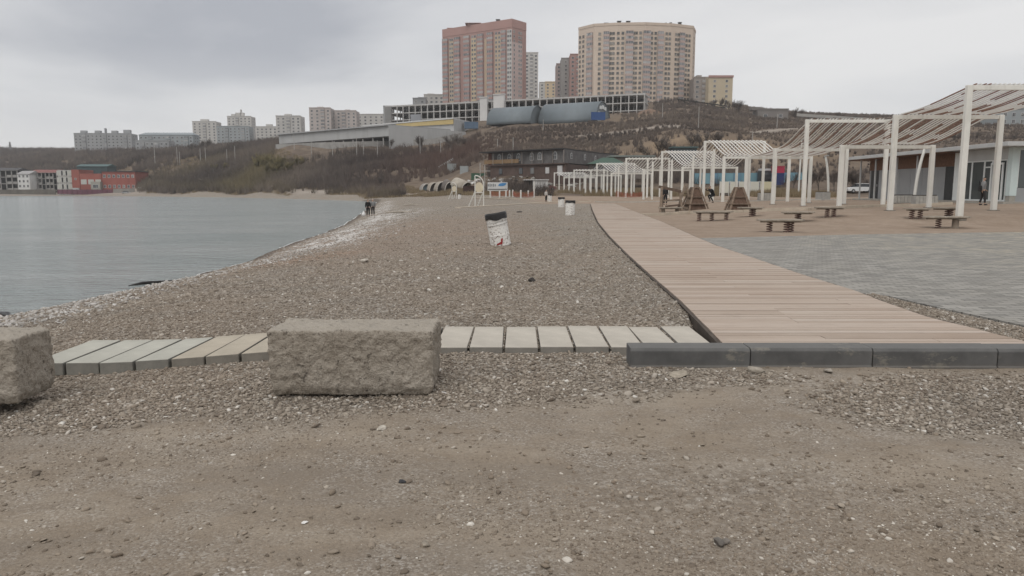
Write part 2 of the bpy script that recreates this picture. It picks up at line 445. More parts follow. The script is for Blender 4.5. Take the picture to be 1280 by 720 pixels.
# ------------------------------------------------------------------ ground sheet
def ground_material():
    t = NT('ground_soil_and_gravel')
    pos = t.geo.outputs['Position']
    flat = t.scale_vec(pos, (1, 1, 0.4))
    # compacted dirt
    n_big = t.noise(0.55, 5, 0.6); n_mid = t.noise(3.0, 6, 0.65); n_fine = t.noise(60, 4, 0.7)
    dirt = t.mix(t.ramp(n_big, [(0.35, 0.0), (0.65, 1.0)]), (0.250, 0.202, 0.152), (0.318, 0.270, 0.215))
    dirt = t.mix(t.math('MULTIPLY', t.ramp(n_mid, [(0.42, 0.0), (0.62, 1.0)]), 0.55), dirt, (0.215, 0.168, 0.122))
    dirt = t.mix(t.math('MULTIPLY', t.ramp(n_fine, [(0.35, 1.0), (0.6, 0.0)]), 0.45), dirt, (0.13, 0.108, 0.086))
    n_str = t.noise(1.0, 5, 0.65, t.scale_vec(pos, (0.35, 1.5, 1)))
    dirt = t.mix(t.math('MULTIPLY', t.ramp(n_str, [(0.38, 1.0), (0.52, 0.0)]), 0.5), dirt, (0.185, 0.158, 0.130))
    dirt = t.mix(t.math('MULTIPLY', t.ramp(n_str, [(0.52, 0.0), (0.66, 1.0)]), 0.5), dirt, (0.335, 0.285, 0.225))
    v_s = t.vor(95, vec=flat)
    grit = t.ramp(t.n('ShaderNodeSeparateColor').outputs[0], [(0, 0.0), (1, 1.0)])
    sc = t.n('ShaderNodeSeparateColor'); t.l(v_s.outputs['Color'], sc.inputs[0])
    grit_col = t.ramp(sc.outputs[0], [(0.0, (0.10, 0.085, 0.07)), (0.5, (0.24, 0.205, 0.17)), (0.85, (0.33, 0.30, 0.26)), (1.0, (0.5, 0.48, 0.45))])
    patch = t.ramp(t.noise(1.4, 4, 0.7), [(0.42, 0.15), (0.62, 0.9)])
    dirt = t.mix(t.math('MULTIPLY', patch, 0.6), dirt, grit_col)
    # shingle
    v1 = t.vor(26, vec=flat); v2 = t.vor(50, vec=flat); v3 = t.vor(9, vec=flat)
    s1 = t.n('ShaderNodeSeparateColor'); t.l(v1.outputs['Color'], s1.inputs[0])
    s2 = t.n('ShaderNodeSeparateColor'); t.l(v2.outputs['Color'], s2.inputs[0])
    s3 = t.n('ShaderNodeSeparateColor'); t.l(v3.outputs['Color'], s3.inputs[0])
    ramp_st = [(0.0, (0.132, 0.112, 0.089)), (0.3, (0.235, 0.202, 0.164)), (0.6, (0.316, 0.274, 0.226)), (0.86, (0.408, 0.369, 0.318)), (0.95, (0.690, 0.663, 0.612))]
    g1 = t.ramp(s1.outputs[0], ramp_st); g2 = t.ramp(s2.outputs[1], ramp_st); g3 = t.ramp(s3.outputs[1], ramp_st)
    shin = t.mix(0.42, g1, g2)
    shin = t.mix(0.28, shin, g3)
    gap = t.ramp(v1.outputs['Distance'], [(0.30, 0.0), (0.72, 1.0)])
    shin = t.mix(t.math('MULTIPLY', gap, 0.6), shin, (0.075, 0.062, 0.05))
    drift = t.noise(0.35, 5, 0.6)
    shin = t.mix(t.math('MULTIPLY', t.ramp(drift, [(0.42, 0.0), (0.68, 1.0)]), 0.5), shin, (0.245, 0.190, 0.140))
    rusty = t.math('MULTIPLY', t.attr('rust'), 0.5)
    shin = t.mix(rusty, shin, (0.30, 0.19, 0.13))
    # bleached shells and pebbles near the waterline
    vw = t.vor(14, vec=flat); sw = t.n('ShaderNodeSeparateColor'); t.l(vw.outputs['Color'], sw.inputs[0])
    vw2 = t.vor(5, vec=flat); sw2 = t.n('ShaderNodeSeparateColor'); t.l(vw2.outputs['Color'], sw2.inputs[0])
    thr = t.math('MULTIPLY', t.attr('pale'), t.math('ADD', t.ramp(t.noise(0.9, 4, 0.7), [(0.4, 0.2), (0.6, 1.2)]), 0.0))
    is_w = t.math('MULTIPLY', t.math('GREATER_THAN', t.math('ADD', thr, t.math('MULTIPLY', t.math('ADD', sw.outputs[0], sw2.outputs[0]), 0.5)), 1.02), 0.85)
    shin = t.mix(is_w, shin, (0.60, 0.575, 0.55))
    # loose sand of the play area
    sand = t.mix(t.ramp(t.noise(0.8, 5, 0.6), [(0.35, 0.0), (0.65, 1.0)]), (0.270, 0.206, 0.155), (0.330, 0.262, 0.205))
    sand = t.mix(t.math('MULTIPLY', t.ramp(t.noise(5, 5, 0.7), [(0.45, 0.0), (0.65, 1.0)]), 0.5), sand, (0.215, 0.162, 0.120))
    # hillside: bare earth, dead grass
    h1 = t.noise(0.055, 6, 0.62); h2 = t.noise(0.28, 5, 0.65)
    hill = t.mix(t.ramp(h1, [(0.4, 0.0), (0.62, 1.0)]), (0.115, 0.087, 0.067), (0.172, 0.133, 0.099))
    hill = t.mix(t.math('MULTIPLY', t.ramp(h2, [(0.45, 0.0), (0.62, 1.0)]), 0.6), hill, (0.076, 0.060, 0.049))
    hill = t.mix(t.math('MULTIPLY', t.attr('cliff'), t.ramp(h2, [(0.3, 0.35), (0.6, 1.0)])), hill, (0.235, 0.175, 0.118))
    road = (0.30, 0.262, 0.225)
    c = t.mix(t.attr('gravel'), dirt, shin)
    c = t.mix(t.attr('sand'), c, sand)
    c = t.mix(t.attr('hill'), c, hill)
    c = t.mix(t.attr('road'), c, road)
    wet = t.attr('wet')
    c = t.mix(t.math('MULTIPLY', wet, 0.72), c, (0.07, 0.055, 0.045))
    gb = t.math('SUBTRACT', 1.0, v1.outputs['Distance'])
    gb2 = t.math('SUBTRACT', 1.0, v2.outputs['Distance'])
    gr = t.math('MULTIPLY', t.math('ADD', gb, t.math('MULTIPLY', gb2, 0.5)), t.attr('gravel'))
    fi = t.math('ADD', t.math('MULTIPLY', n_fine, 0.28), t.math('MULTIPLY', t.math('SUBTRACT', 1.0, v_s.outputs['Distance']), 0.22))
    nm = t.bump(t.math('ADD', gr, fi), 0.75, 0.022)
    nm = t.bump(t.math('ADD', n_mid, t.math('MULTIPLY', h2, 6.0)), 0.35, 0.05, nm)
    t.set(c, 0.95, 0, nm, 0.12)
    return t.mat

YB_X = [-9, -4.0, -2.5, -1.2, 0, .8, 1.15, 1.5, 1.9, 12]
YB_Y = [4.3, 4.45, 4.85, 5.0, 5.02, 5.05, 5.35, 5.85, 6.35, 6.6]
def zone_fields(x, y):
    nz = fbm(x * 1.3, y * 1.3, 4)
    gravel = ss(-0.3, 0.22, y - np.interp(x, YB_X, YB_Y) + nz * 0.9)
    patch = 1 - ss(0.6, 1.15, np.hypot((x - 3.5) / 1.5, (y - 5.15) / 0.85) + nz * 0.9)
    patch2 = 0.8 * (1 - ss(0.5, 1.1, np.hypot((x - 1.6) / 1.1, (y - 5.75) / 0.35) + nz * 0.8))
    patch3 = 0.5 * (1 - ss(0.3, 1.1, np.hypot((x - 0.9) / 0.9, (y - 3.5) / 0.55) + nz * 1.3))
    gravel = np.clip(np.maximum(gravel, np.maximum(patch * 0.95, np.maximum(patch2, patch3))), 0, 1)
    tt = x - np.interp(y, SHY, SHX)
    right = ss(-0.2, 0.4, x - bw_r(y)) * ss(-0.2, 0.3, y - pz_far(np.maximum(x, 5))) * (y > 15) + ss(6, 9, x - 0.0 * y) * (y > 84)
    right = np.where(y > 84, ss(62, 90, y) * ss(-1.0, 3.5, x - 0.045 * y + 3), right)
    sand = np.clip(right, 0, 1)
    yy = np.maximum(y, 1.0)
    q = np.clip(640 + F * x / (yy * CP), -395, 1695)
    d0 = np.interp(q, _Q, _DQ)
    lift = H(x, y, False)
    hill = np.where(y > 60, np.where(q < 340, ss(1.0, 1.03, y / d0), np.where(q < 560, ss(1.0, 1.1, y / d0 + fbm(x * .1, y * .1, 3) * .06), ss(1.02, 1.22, y / d0 + fbm(x * .1, y * .1, 3) * .12))), 0)
    pale = np.exp(-((tt - 2.6 - nz * 1.5) / 1.5) ** 2) * (0.50 + 0.4 * fbm(x * 0.12, y * 0.12, 3)) * (y < 150)
    pale += np.exp(-((x + 8.0 + 0.03 * (y - 45)) / 2.6) ** 2) * ss(22, 30, y) * (1 - ss(60, 80, y)) * 0.40
    pale = np.clip(pale + 0.045, 0, 1) * (tt > -0.5)
    wet = (1 - ss(0.25, 1.1, tt + nz * 0.6)) * (y < 190)
    rust = np.exp(-(((x + 5.5) / 1.8) ** 2 + ((y - 19.5) / 2.2) ** 2)) + 0.45 * ss(2, -1, x) * np.exp(-((y - 30) / 14) ** 2)
    cliff = np.exp(-(((q - 900) / 140) ** 2)) * np.exp(-((y - 211) / 13.0) ** 2) * 1.5
    cliff += 0.8 * np.exp(-(((q - 545) / 45) ** 2)) * np.exp(-((y - 205) / 16.0) ** 2)
    cliff += 0.75 * np.exp(-(((q - 420) / 75) ** 2)) * np.exp(-((y / d0 - 1.02) / 0.02) ** 2)
    cliff += 0.5 * np.exp(-(((q - 800) / 60) ** 2)) * np.exp(-((y - 345) / 28.0) ** 2)
    cliff += 0.15 * np.exp(-(((q - 300) / 80) ** 2)) * np.exp(-((y / d0 - 1.03) / 0.015) ** 2)
    cliff += 0.7 * np.exp(-(((q - 88) / 12) ** 2)) * np.exp(-((y - 580) / 50.0) ** 2)
    road = np.exp(-((y / d0 - np.interp(q, [300, 360, 450, 520, 560], [1.2, 1.06, 1.09, 1.17, 1.25])) / 0.028) ** 2) * ss(330, 400, q) * (1 - ss(520, 575, q))
    road = np.clip(road * 1.3, 0, 1)
    rd2 = np.exp(-((y - np.interp(q, [720, 780, 900, 1000, 1060], [268, 268, 250, 262, 285])) / 3.2) ** 2) * ss(700, 740, q) * (1 - ss(1060, 1150, q))
    quay = (1 - ss(175, 190, q)) * ss(1.0, 1.01, y / d0) * (1 - ss(1.06, 1.1, y / d0))
    road = np.clip(road + rd2 + quay * .8, 0, 1)
    return dict(gravel=gravel, sand=sand, hill=np.clip(hill, 0, 1), pale=pale, wet=np.clip(wet, 0, 1), rust=np.clip(rust, 0, 1), cliff=np.clip(cliff, 0, 1), road=road)

def build_ground():
    fine = np.radians(np.arange(-42, 42.01, 0.14))
    coarse = np.radians(np.arange(45, 316, 3.5))
    th = np.concatenate([fine, coarse])
    r = np.concatenate([[0.0, 0.6], np.exp(np.arange(math.log(1.2), math.log(1500), 0.0085)), [2600, 4200]])
    R, TH = np.meshgrid(r, th, indexing='ij')
    X, Y = R * np.sin(TH), R * np.cos(TH)
    Z = H(X, Y)
    V = np.stack([X, Y, Z], -1).reshape(-1, 3)
    nr, nth = R.shape
    i, j = np.meshgrid(np.arange(nr - 1), np.arange(nth), indexing='ij')
    j2 = (j + 1) % nth
    q = np.stack([i * nth + j, i * nth + j2, (i + 1) * nth + j2, (i + 1) * nth + j], -1).reshape(-1, 4)
    q = q[:, ::-1]
    me = mesh_np('ground', V, q.ravel(), np.arange(len(q)) * 4, [ground_material()], smooth=True)
    for k, a in zone_fields(X.ravel(), Y.ravel()).items():
        at = me.attributes.new(k, 'FLOAT', 'POINT'); at.data.foreach_set('value', a.astype(np.float32))
    tag(link('ground', me), kind='structure')
build_ground()

# ------------------------------------------------------------------ sea
def build_water():
    t = NT('sea_water')
    pos = t.geo.outputs['Position']
    v1 = t.scale_vec(pos, (0.5, 1.0, 1)); 
    n1 = t.noise(0.55, 6, 0.68, v1, 0.5); n2 = t.noise(2.6, 4, 0.6, v1, 0.3); n3 = t.noise(0.16, 3, 0.5, v1)
    h = t.math('ADD', t.math('MULTIPLY', n1, 1.0), t.math('MULTIPLY', n2, 0.5))
    nm = t.bump(h, 1.0, 0.55)
    c = t.mix(t.ramp(n3, [(0.35, 0.0), (0.65, 1.0)]), (0.225, 0.255, 0.250), (0.285, 0.305, 0.298))
    t.set(c, 0.14, 0, nm, 0.5)
    t.bsdf.inputs['IOR'].default_value = 1.33
    m = MB()
    # open bay, its outline only roughly follows the shores: the ground rises through it
    m.prism([(-1500, -500), (60, -500), (6, 60), (-5, 185), (-60, 260), (-100, 430), (-1500, 430)], WATER_Z - 0.02, WATER_Z)
    m.f = [m.f[1]]; m.m = [0]
    tag(m.build('water', t.mat), kind='structure')
    # thin line of foam where wavelets break on the shingle
    tf = NT('foam'); nf = tf.noise(2.5, 4, 0.7)
    tf.set(tf.mix(nf, (0.34, 0.34, 0.335), (0.60, 0.60, 0.59)), 0.8, 0, tf.bump(tf.noise(30, 3), 0.5, 0.01))
    fm = MB()
    ys = np.exp(np.linspace(math.log(14), math.log(182), 420))
    prev = None
    for k, y in enumerate(ys):
        # find the waterline by bisection on the ground itself
        a = float(np.interp(y, SHY, SHX)); xs_ = np.linspace(a - 3.5, a + 3.5, 141)
        hh = H(xs_, np.full_like(xs_, y))
        j = np.nonzero(hh > WATER_Z)[0]
        if len(j) == 0: prev = None; continue
        x = xs_[j[0]]
        w = (0.035 + 0.0005 * y) * (0.35 + 1.5 * max(0, float(fbm(np.array(y * .8), np.array(3.3), 3)) + .3))
        cur = ((x - w, y, WATER_Z + 0.012), (x + 0.05, y, WATER_Z + 0.02))
        if prev is not None and fbm(np.array(y * .35), np.array(8.1), 3) > -.05:
            fm.add([prev[0], prev[1], cur[1], cur[0]], [(0, 1, 2, 3)])
        prev = cur
    tag(fm.build('foam', tf.mat), kind='stuff', label='thin broken line of white foam along the shingle waterline')
build_water()

# ------------------------------------------------------------------ stones lying on the ground
def stone_templates(n, subdiv, seed):
    g = np.random.default_rng(seed)
    phi = (1 + 5 ** .5) / 2
    V = np.array([(-1, phi, 0), (1, phi, 0), (-1, -phi, 0), (1, -phi, 0), (0, -1, phi), (0, 1, phi), (0, -1, -phi), (0, 1, -phi), (phi, 0, -1), (phi, 0, 1), (-phi, 0, -1), (-phi, 0, 1)], float)
    V /= np.linalg.norm(V, axis=1)[:, None]
    Fc = np.array([(0, 11, 5), (0, 5, 1), (0, 1, 7), (0, 7, 10), (0, 10, 11), (1, 5, 9), (5, 11, 4), (11, 10, 2), (10, 7, 6), (7, 1, 8), (3, 9, 4), (3, 4, 2), (3, 2, 6), (3, 6, 8), (3, 8, 9), (4, 9, 5), (2, 4, 11), (6, 2, 10), (8, 6, 7), (9, 8, 1)])
    for _ in range(subdiv):
        vs_, cache, nf = [tuple(v) for v in V], {}, []
        def mid(a, b):
            k = (min(a, b), max(a, b))
            if k not in cache:
                p = (np.array(vs_[a]) + np.array(vs_[b])) / 2; vs_.append(tuple(p / np.linalg.norm(p))); cache[k] = len(vs_) - 1
            return cache[k]
        for a, b, c in Fc:
            x, y, z = mid(a, b), mid(b, c), mid(c, a)
            nf += [(a, x, z), (b, y, x), (c, z, y), (x, y, z)]
        V, Fc = np.array(vs_), np.array(nf)
    out_ = []
    for k in range(n):
        W = V.copy()
        for _ in range(7):   # chop with random planes: chipped, angular shingle
            nrm = g.normal(size=3); nrm /= np.linalg.norm(nrm)
            d = g.uniform(0.45, 0.85); s = W @ nrm
            W -= np.outer(np.maximum(s - d, 0), nrm)
        W *= 1 + g.normal(0, 0.05, (len(W), 1))
        W *= np.array([1.0, g.uniform(.55, .9), g.uniform(.3, .6)])
        out_.append(W)
    return out_, Fc
def stone_material(name, stops, hi=None):
    t = NT(name)
    r = t.geo.outputs['Random Per Island']
    c = t.ramp(r, stops)
    n1 = t.noise(45, 4, 0.6)
    c = t.mix(t.math('MULTIPLY', t.ramp(n1, [(0.35, 0.0), (0.7, 1.0)]), 0.35), c, (0.19, 0.155, 0.125))
    tint = t.noise(0.4, 5, 0.6)
    c = t.mix(t.math('MULTIPLY', t.ramp(tint, [(0.40, 0.0), (0.66, 1.0)]), 0.30), c, (0.27, 0.205, 0.15))
    c = t.mix(t.math('MULTIPLY', t.ramp(t.noise(0.7, 4, 0.6), [(0.36, 1.0), (0.5, 0.0)]), 0.22), c, (0.13, 0.115, 0.10))
    t.set(c, 0.92, 0, t.bump(n1, 0.3, 0.004), 0.15)
    return t.mat
SHINGLE = [(0.0, (0.123, 0.101, 0.082)), (0.16, (0.193, 0.163, 0.133)), (0.42, (0.263, 0.225, 0.183)), (0.68, (0.327, 0.286, 0.236)), (0.88, (0.404, 0.360, 0.306)), (0.965, (0.468, 0.426, 0.372)), (0.99, (0.701, 0.675, 0.623))]
m_shingle = stone_material('shingle_stones', SHINGLE)
m_gritst = stone_material('dirt_stones', [(0.0, (0.117, 0.095, 0.074)), (0.3, (0.194, 0.159, 0.123)), (0.7, (0.276, 0.230, 0.181)), (0.93, (0.375, 0.328, 0.268)), (0.985, (0.680, 0.644, 0.579))])
def scatter(name, x, y, size, mat, label, subdiv=0, seed=1, sink=0.25, tilt=0.35, zf=None):
    g = np.random.default_rng(seed)
    T, Fc = stone_templates(14, subdiv, seed)
    n = len(x); nv = len(T[0])
    z = H(x, y) if zf is None else zf
    yaw = g.uniform(0, 2 * math.pi, n); tx = g.normal(0, tilt, n); ty = g.normal(0, tilt, n)
    TT = np.stack(T)[g.integers(0, len(T), n)] * (size[:, None, None] * 0.5)
    cx, sx = np.cos(tx)[:, None], np.sin(tx)[:, None]; cy, sy = np.cos(ty)[:, None], np.sin(ty)[:, None]; cz, sz = np.cos(yaw)[:, None], np.sin(yaw)[:, None]
    X, Y, Z = TT[..., 0], TT[..., 1], TT[..., 2]
    Y, Z = Y * cx - Z * sx, Y * sx + Z * cx
    X, Z = X * cy + Z * sy, -X * sy + Z * cy
    X, Y = X * cz - Y * sz, X * sz + Y * cz
    V = np.stack([X + x[:, None], Y + y[:, None], Z + (z + size * (0.22 - sink * 0.5))[:, None]], -1).reshape(-1, 3)
    fl = (Fc[None] + (np.arange(n) * nv)[:, None, None]).reshape(-1)
    me = mesh_np(name, V, fl, np.arange(len(fl) // 3) * 3, [mat])
    return tag(link(name, me), label=label, kind='stuff')
def poly_in(x, y, poly):
    c = np.zeros(len(x), bool); n = len(poly)
    for i in range(n):
        x0, y0 = poly[i]; x1, y1 = poly[(i + 1) % n]
        if y0 == y1: continue
        k = ((y0 > y) != (y1 > y)) & (x < (x1 - x0) * (y - y0) / (y1 - y0) + x0)
        c ^= k
    return c
SLAB_Y0, SLAB_Y1 = 6.62, 7.66
KERB_Y0, KERB_Y1 = 6.10, 6.60
KERB_X0 = G(791, 462, 0.02).x
SL_PX = 45.5 / F * (G(540, 440, 0.075) - Vector((0, 0, CAMZ))).dot(Vector((0, CP, -SP)))
def no_stone(x, y):
    m = (x > bw_l(y) - 0.02) & (x < bw_r(y) + 0.02) & (y > BW_Y0 - .1)
    m |= (x > pz_left(y)) & (y > 6) & (y < pz_far(x))
    m |= (x > KERB_X0 - .02) & (y > KERB_Y0) & (y < KERB_Y1)
    m |= (x > -4.6) & (x < KERB_X0 + 1) & (y > SLAB_Y0 - 0.01) & (y < SLAB_Y1 + 0.01) & (np.abs(((x - G(540, 440, 0.075).x) / (SL_PX) + 40.055) % 1.0 - 0.0) > 0.11)
    return m
def polar_samples(n, y0, y1, g, power, half=0.80):
    # more samples per square metre close by, fewer farther off
    u = g.random(n)
    y = (y0 ** (1 - power) + u * (y1 ** (1 - power) - y0 ** (1 - power))) ** (1 / (1 - power))
    x = g.uniform(-half, half, n) * (y + 0.5)
    return x, y
def build_stones():
    g = np.random.default_rng(21)
    # dense shingle close to the slabs and blocks
    n = 125000
    x, y = polar_samples(n, 4.0, 11.5, g, 1.45)
    zf = zone_fields(x, y)
    keep = (g.random(n) < zf['gravel'] ** 1.5) & ~no_stone(x, y)
    x, y = x[keep], y[keep]
    size = np.clip(g.lognormal(math.log(0.027), 0.36, len(x)), 0.014, 0.095)
    scatter('shingle', x, y, size, m_shingle, 'angular grey and tan beach shingle in front of and behind the slabs', seed=3)
    # shingle farther up the beach: larger stones stand out
    n = 90000
    x, y = polar_samples(n, 11.0, 60, g, 1.75, 0.78)
    tt = x - np.interp(y, SHY, SHX)
    keep = (tt > 0.2) & (x < bw_l(y) - .03)
    x, y = x[keep], y[keep]
    size = np.clip(g.lognormal(math.log(0.033), 0.4, len(x)), 0.018, 0.11) * (1 + y / 90)
    scatter('beach_shingle', x, y, size, m_shingle, 'grey shingle covering the open beach down to the water', seed=4, sink=0.35)
    # bleached stones and shells by the waterline
    n = 42000
    x, y = polar_samples(n, 9.0, 95, g, 1.5, 0.75)
    zf = zone_fields(x, y)
    keep = (g.random(n) < np.clip(zf['pale'] - 0.06, 0, 1) * 2.6) & (x < bw_l(y) - .1) & (H(x, y) > WATER_Z + .05)
    x, y = x[keep], y[keep]
    m_pale = stone_material('bleached_stones', [(0.0, (0.34, 0.32, 0.295)), (0.5, (0.47, 0.45, 0.425)), (1.0, (0.66, 0.64, 0.615))])
    size = np.clip(g.lognormal(math.log(0.05), 0.4, len(x)), 0.02, 0.13) * (1 + y / 80)
    scatter('bleached_shells', x, y, size, m_pale, 'bleached white shells and pebbles strewn in a band above the waterline', seed=6, sink=0.2)
    # grit and small stones pressed in the dirt
    n = 110000
    x, y = polar_samples(n, 2.2, 6.6, g, 1.7)
    zf = zone_fields(x, y)
    pat = np.clip(fbm(x * 0.9, y * 0.9, 4) * 4.5 + 0.34, 0.05, 1)
    keep = (g.random(n) < pat) & ~no_stone(x, y) & (zf['gravel'] < 0.8)
    x, y = x[keep], y[keep]
    size = np.clip(g.lognormal(math.log(0.0105), 0.5, len(x)), 0.005, 0.06)
    scatter('dirt_grit', x, y, size, m_gritst, 'fine grit and small stones pressed into the brown dirt', seed=8, sink=0.5, tilt=0.2)
    n = 2600
    x, y = polar_samples(n, 2.2, 6.2, g, 1.3)
    keep = ~no_stone(x, y); x, y = x[keep], y[keep]
    size = np.clip(g.lognormal(math.log(0.021), 0.45, len(x)), 0.012, 0.06)
    scatter('dirt_stones', x, y, size, m_gritst, 'loose brown stones lying scattered on the packed dirt', subdiv=1, seed=9, sink=0.3, tilt=0.25)
    # gravel between boardwalk and plaza
    n = 30000
    y = g.uniform(6.3, 14.2, n); x = g.uniform(3.5, 12, n)
    keep = (x > bw_r(y) + .03) & (x < pz_left(y) - .03) & (x < 0.8 * y)
    x, y = x[keep], y[keep]
    size = np.clip(g.lognormal(math.log(0.026), 0.35, len(x)), 0.012, 0.06)
    scatter('edging_gravel', x, y, size, m_shingle, 'gravel filling the strip between boardwalk and block paving', seed=10)
build_stones()
def joint_gravel():
    g = np.random.default_rng(44)
    xs, ys = [], []
    x00 = G(540, 440, 0.075).x
    for k in range(-8, 8):
        xj = x00 + SL_PX * k - .012
        if -1.8 < xj < -.62: continue
        n = 110; xs.append(g.normal(xj, .005, n)); ys.append(g.uniform(SLAB_Y0 + .01, SLAB_Y1, n))
    x, y = np.concatenate(xs), np.concatenate(ys)
    z = 0.085 - 0.150 * ss(-1.3, -4.0, x) - .018
    scatter('joint_gravel', x, y, np.clip(g.lognormal(math.log(0.017), .3, len(x)), .008, .03), m_shingle, 'small gravel filling the joints between the pale slabs', seed=12, zf=z)
joint_gravel()
# a few bigger single stones and scraps in the dirt
def single_stone(px, py, size, col, label, name='stone', flat=0.6, seed=0, cat='stone'):
    T, Fc = stone_templates(1, 2, 100 + seed)
    W = T[0] * size * 0.5; W[:, 2] *= flat / 0.6
    p = ground_hit(px, py)
    me = mesh_np(name, W, Fc.ravel(), np.arange(len(Fc)) * 3, [M('stone_%d' % seed, col, 0.9, 0.3, 30, 0.004)])
    o = link(name, me, loc=p + Vector((0, 0, W[:, 2].max() * .7))); o.rotation_euler = (0, 0, seed * 1.3)
    return tag(o, label, cat)
single_stone(476, 537, 0.10, (0.46, 0.42, 0.36), 'pale flat buff stone lying on bare dirt in front of the big block', seed=1, flat=0.3)
single_stone(502, 603, 0.055, (0.045, 0.045, 0.048), 'small blackish stone on the dirt near the picture middle', seed=2, flat=0.5)
single_stone(381, 654, 0.035, (0.75, 0.73, 0.70), 'small white chip lying on the brown dirt', seed=3, flat=0.4)
single_stone(533, 651+56, 0.06, (0.27, 0.235, 0.19), 'rounded tan stone by the bottom edge of the dirt', seed=4, flat=0.8)
single_stone(1205-300, 700, 0.052, (0.19, 0.17, 0.15), 'dark grey stone at the bottom of the dirt below the kerb', seed=5, flat=0.7)
single_stone(2+895, 682, 0.085, (0.15, 0.135, 0.12), 'dark flat stone half sunk in dirt above the bottom edge', seed=6, flat=0.5)
single_stone(945, 465, 0.19, (0.30, 0.265, 0.22), 'lump of dry mortar against the dark kerb stone', seed=7, flat=0.5, name='mortar_lump', cat='mortar')
single_stone(851, 469, 0.26, (0.31, 0.27, 0.215), 'flat pale slab of mortar poking out under the dark kerb', seed=8, flat=0.16, name='mortar_slab', cat='mortar')
single_stone(1037, 466, 0.10, (0.30, 0.27, 0.23), 'grey rounded stone leaning at the foot of the kerb', seed=9, flat=0.8)
# ------------------------------------------------------------------ rough concrete blocks
def m_rough_concrete():
    t = NT('rough_concrete')
    ob = t.tc.outputs['Object']
    n1 = t.noise(3, 6, 0.65, ob); n2 = t.noise(34, 6, 0.75, ob); v = t.vor(55, vec=ob)
    c = t.mix(t.ramp(n1, [(0.35, 0.0), (0.65, 1.0)]), (0.315, 0.276, 0.228), (0.405, 0.362, 0.308))
    c = t.mix(t.math('MULTIPLY', t.ramp(n2, [(0.36, 1.0), (0.5, 0.0)]), 0.7), c, (0.17, 0.142, 0.112))
    pit = t.ramp(t.noise(14, 6, 0.8, ob), [(0.34, 1.0), (0.40, 0.0)])
    c = t.mix(t.math('MULTIPLY', pit, 0.6), c, (0.11, 0.092, 0.074))
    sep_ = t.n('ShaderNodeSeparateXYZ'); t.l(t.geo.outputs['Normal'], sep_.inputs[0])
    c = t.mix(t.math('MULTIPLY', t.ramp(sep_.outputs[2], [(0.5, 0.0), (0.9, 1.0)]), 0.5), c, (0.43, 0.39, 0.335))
    h = t.math('ADD', t.math('MULTIPLY', n2, 1.0), t.math('MULTIPLY', t.math('SUBTRACT', 1.0, v.outputs['Distance']), 0.35))
    h = t.math('SUBTRACT', h, t.math('MULTIPLY', pit, 0.8))
    t.set(c, 0.95, 0, t.bump(h, 0.9, 0.022), 0.1)
    return t.mat
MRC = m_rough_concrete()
def rough_block(dx, dy, dz, seed, pinch):
    n = 90
    # box surface grid, rounded and roughened
    pts, faces = [], []
    def side(o, u, v, nu, nv):
        b = len(pts)
        for i in range(nu + 1):
            for j in range(nv + 1): pts.append(o + u * (i / nu) + v * (j / nv))
        for i in range(nu):
            for j in range(nv): faces.append((b + i * (nv + 1) + j, b + (i + 1) * (nv + 1) + j, b + (i + 1) * (nv + 1) + j + 1, b + i * (nv + 1) + j + 1))
    X, Y, Z = np.array([dx, 0, 0.]), np.array([0, dy, 0.]), np.array([0, 0, dz]); O = np.array([-dx / 2, -dy / 2, 0])
    a, b_, c = 96, 40, 44
    side(O, X, Z, a, c); side(O + X + Y, -X, Z, a, c); side(O + Y, -Y, Z, b_, c); side(O + X, Y, Z, b_, c)
    side(O + Z, X, Y, a, b_); side(O + Y, X, -Y, a, b_)
    V = np.array(pts)
    h = np.array([dx / 2, dy / 2, dz / 2]); cen = np.array([0, 0, dz / 2])
    W = V - cen
    r = 0.028
    inner = np.clip(W, -(h - r), h - r)
    d = W - inner; ln = np.linalg.norm(d, axis=1); 
    W = inner + d * (r / np.maximum(ln, 1e-6))[:, None]
    nrm = d / np.maximum(ln, 1e-6)[:, None]
    f = lambda s, k: fbm(W[:, 0] * s + W[:, 1] * s * .73 + k + seed, W[:, 2] * s + W[:, 1] * s * .61 - k, 4)
    amp = 0.014 * f(2.6, 1.0) + 0.016 * f(8, 5.0) + 0.034 * f(22, 9.0)
    edge = np.abs(W[:, 0]) / h[0]
    amp = amp - 0.5 * pinch * ss(0.9, 1.0, edge) * (0.4 + np.sin(W[:, 2] * 9 + seed)) * 0.5
    amp = amp - 0.035 * ss(0.3, 0.5, np.abs(W[:, 2] / dz)) * (W[:, 2] < 0)
    W = W + nrm * amp[:, None] + cen
    return W, np.array(faces)
def put_block(name, c, dims, rz, seed, label, tilt=0.0):
    W, Fc = rough_block(*dims, seed, 0.02)
    # weld duplicate border points so that the surface stays closed
    key = np.round(W, 5); u, inv = np.unique(key, axis=0, return_inverse=True)
    Fc = inv.reshape(-1)[Fc]
    me = mesh_np(name, u, Fc.ravel(), np.arange(len(Fc)) * 4, [MRC], smooth=True)
    o = link(name, me, loc=c); o.rotation_euler = (tilt, 0, rz)
    return tag(o, label, 'concrete block', 'rough concrete blocks barring the way')
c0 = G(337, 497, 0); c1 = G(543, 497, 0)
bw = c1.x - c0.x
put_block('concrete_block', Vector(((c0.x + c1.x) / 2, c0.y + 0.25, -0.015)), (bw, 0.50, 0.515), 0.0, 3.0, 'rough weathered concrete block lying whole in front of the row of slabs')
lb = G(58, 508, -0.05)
put_block('concrete_block', Vector((lb.x - 0.84, lb.y + 0.30, -0.09)), (1.15, 0.50, 0.52), 0.05, 11.0, 'rough concrete block cut off by the left edge of the photo', 0.0)

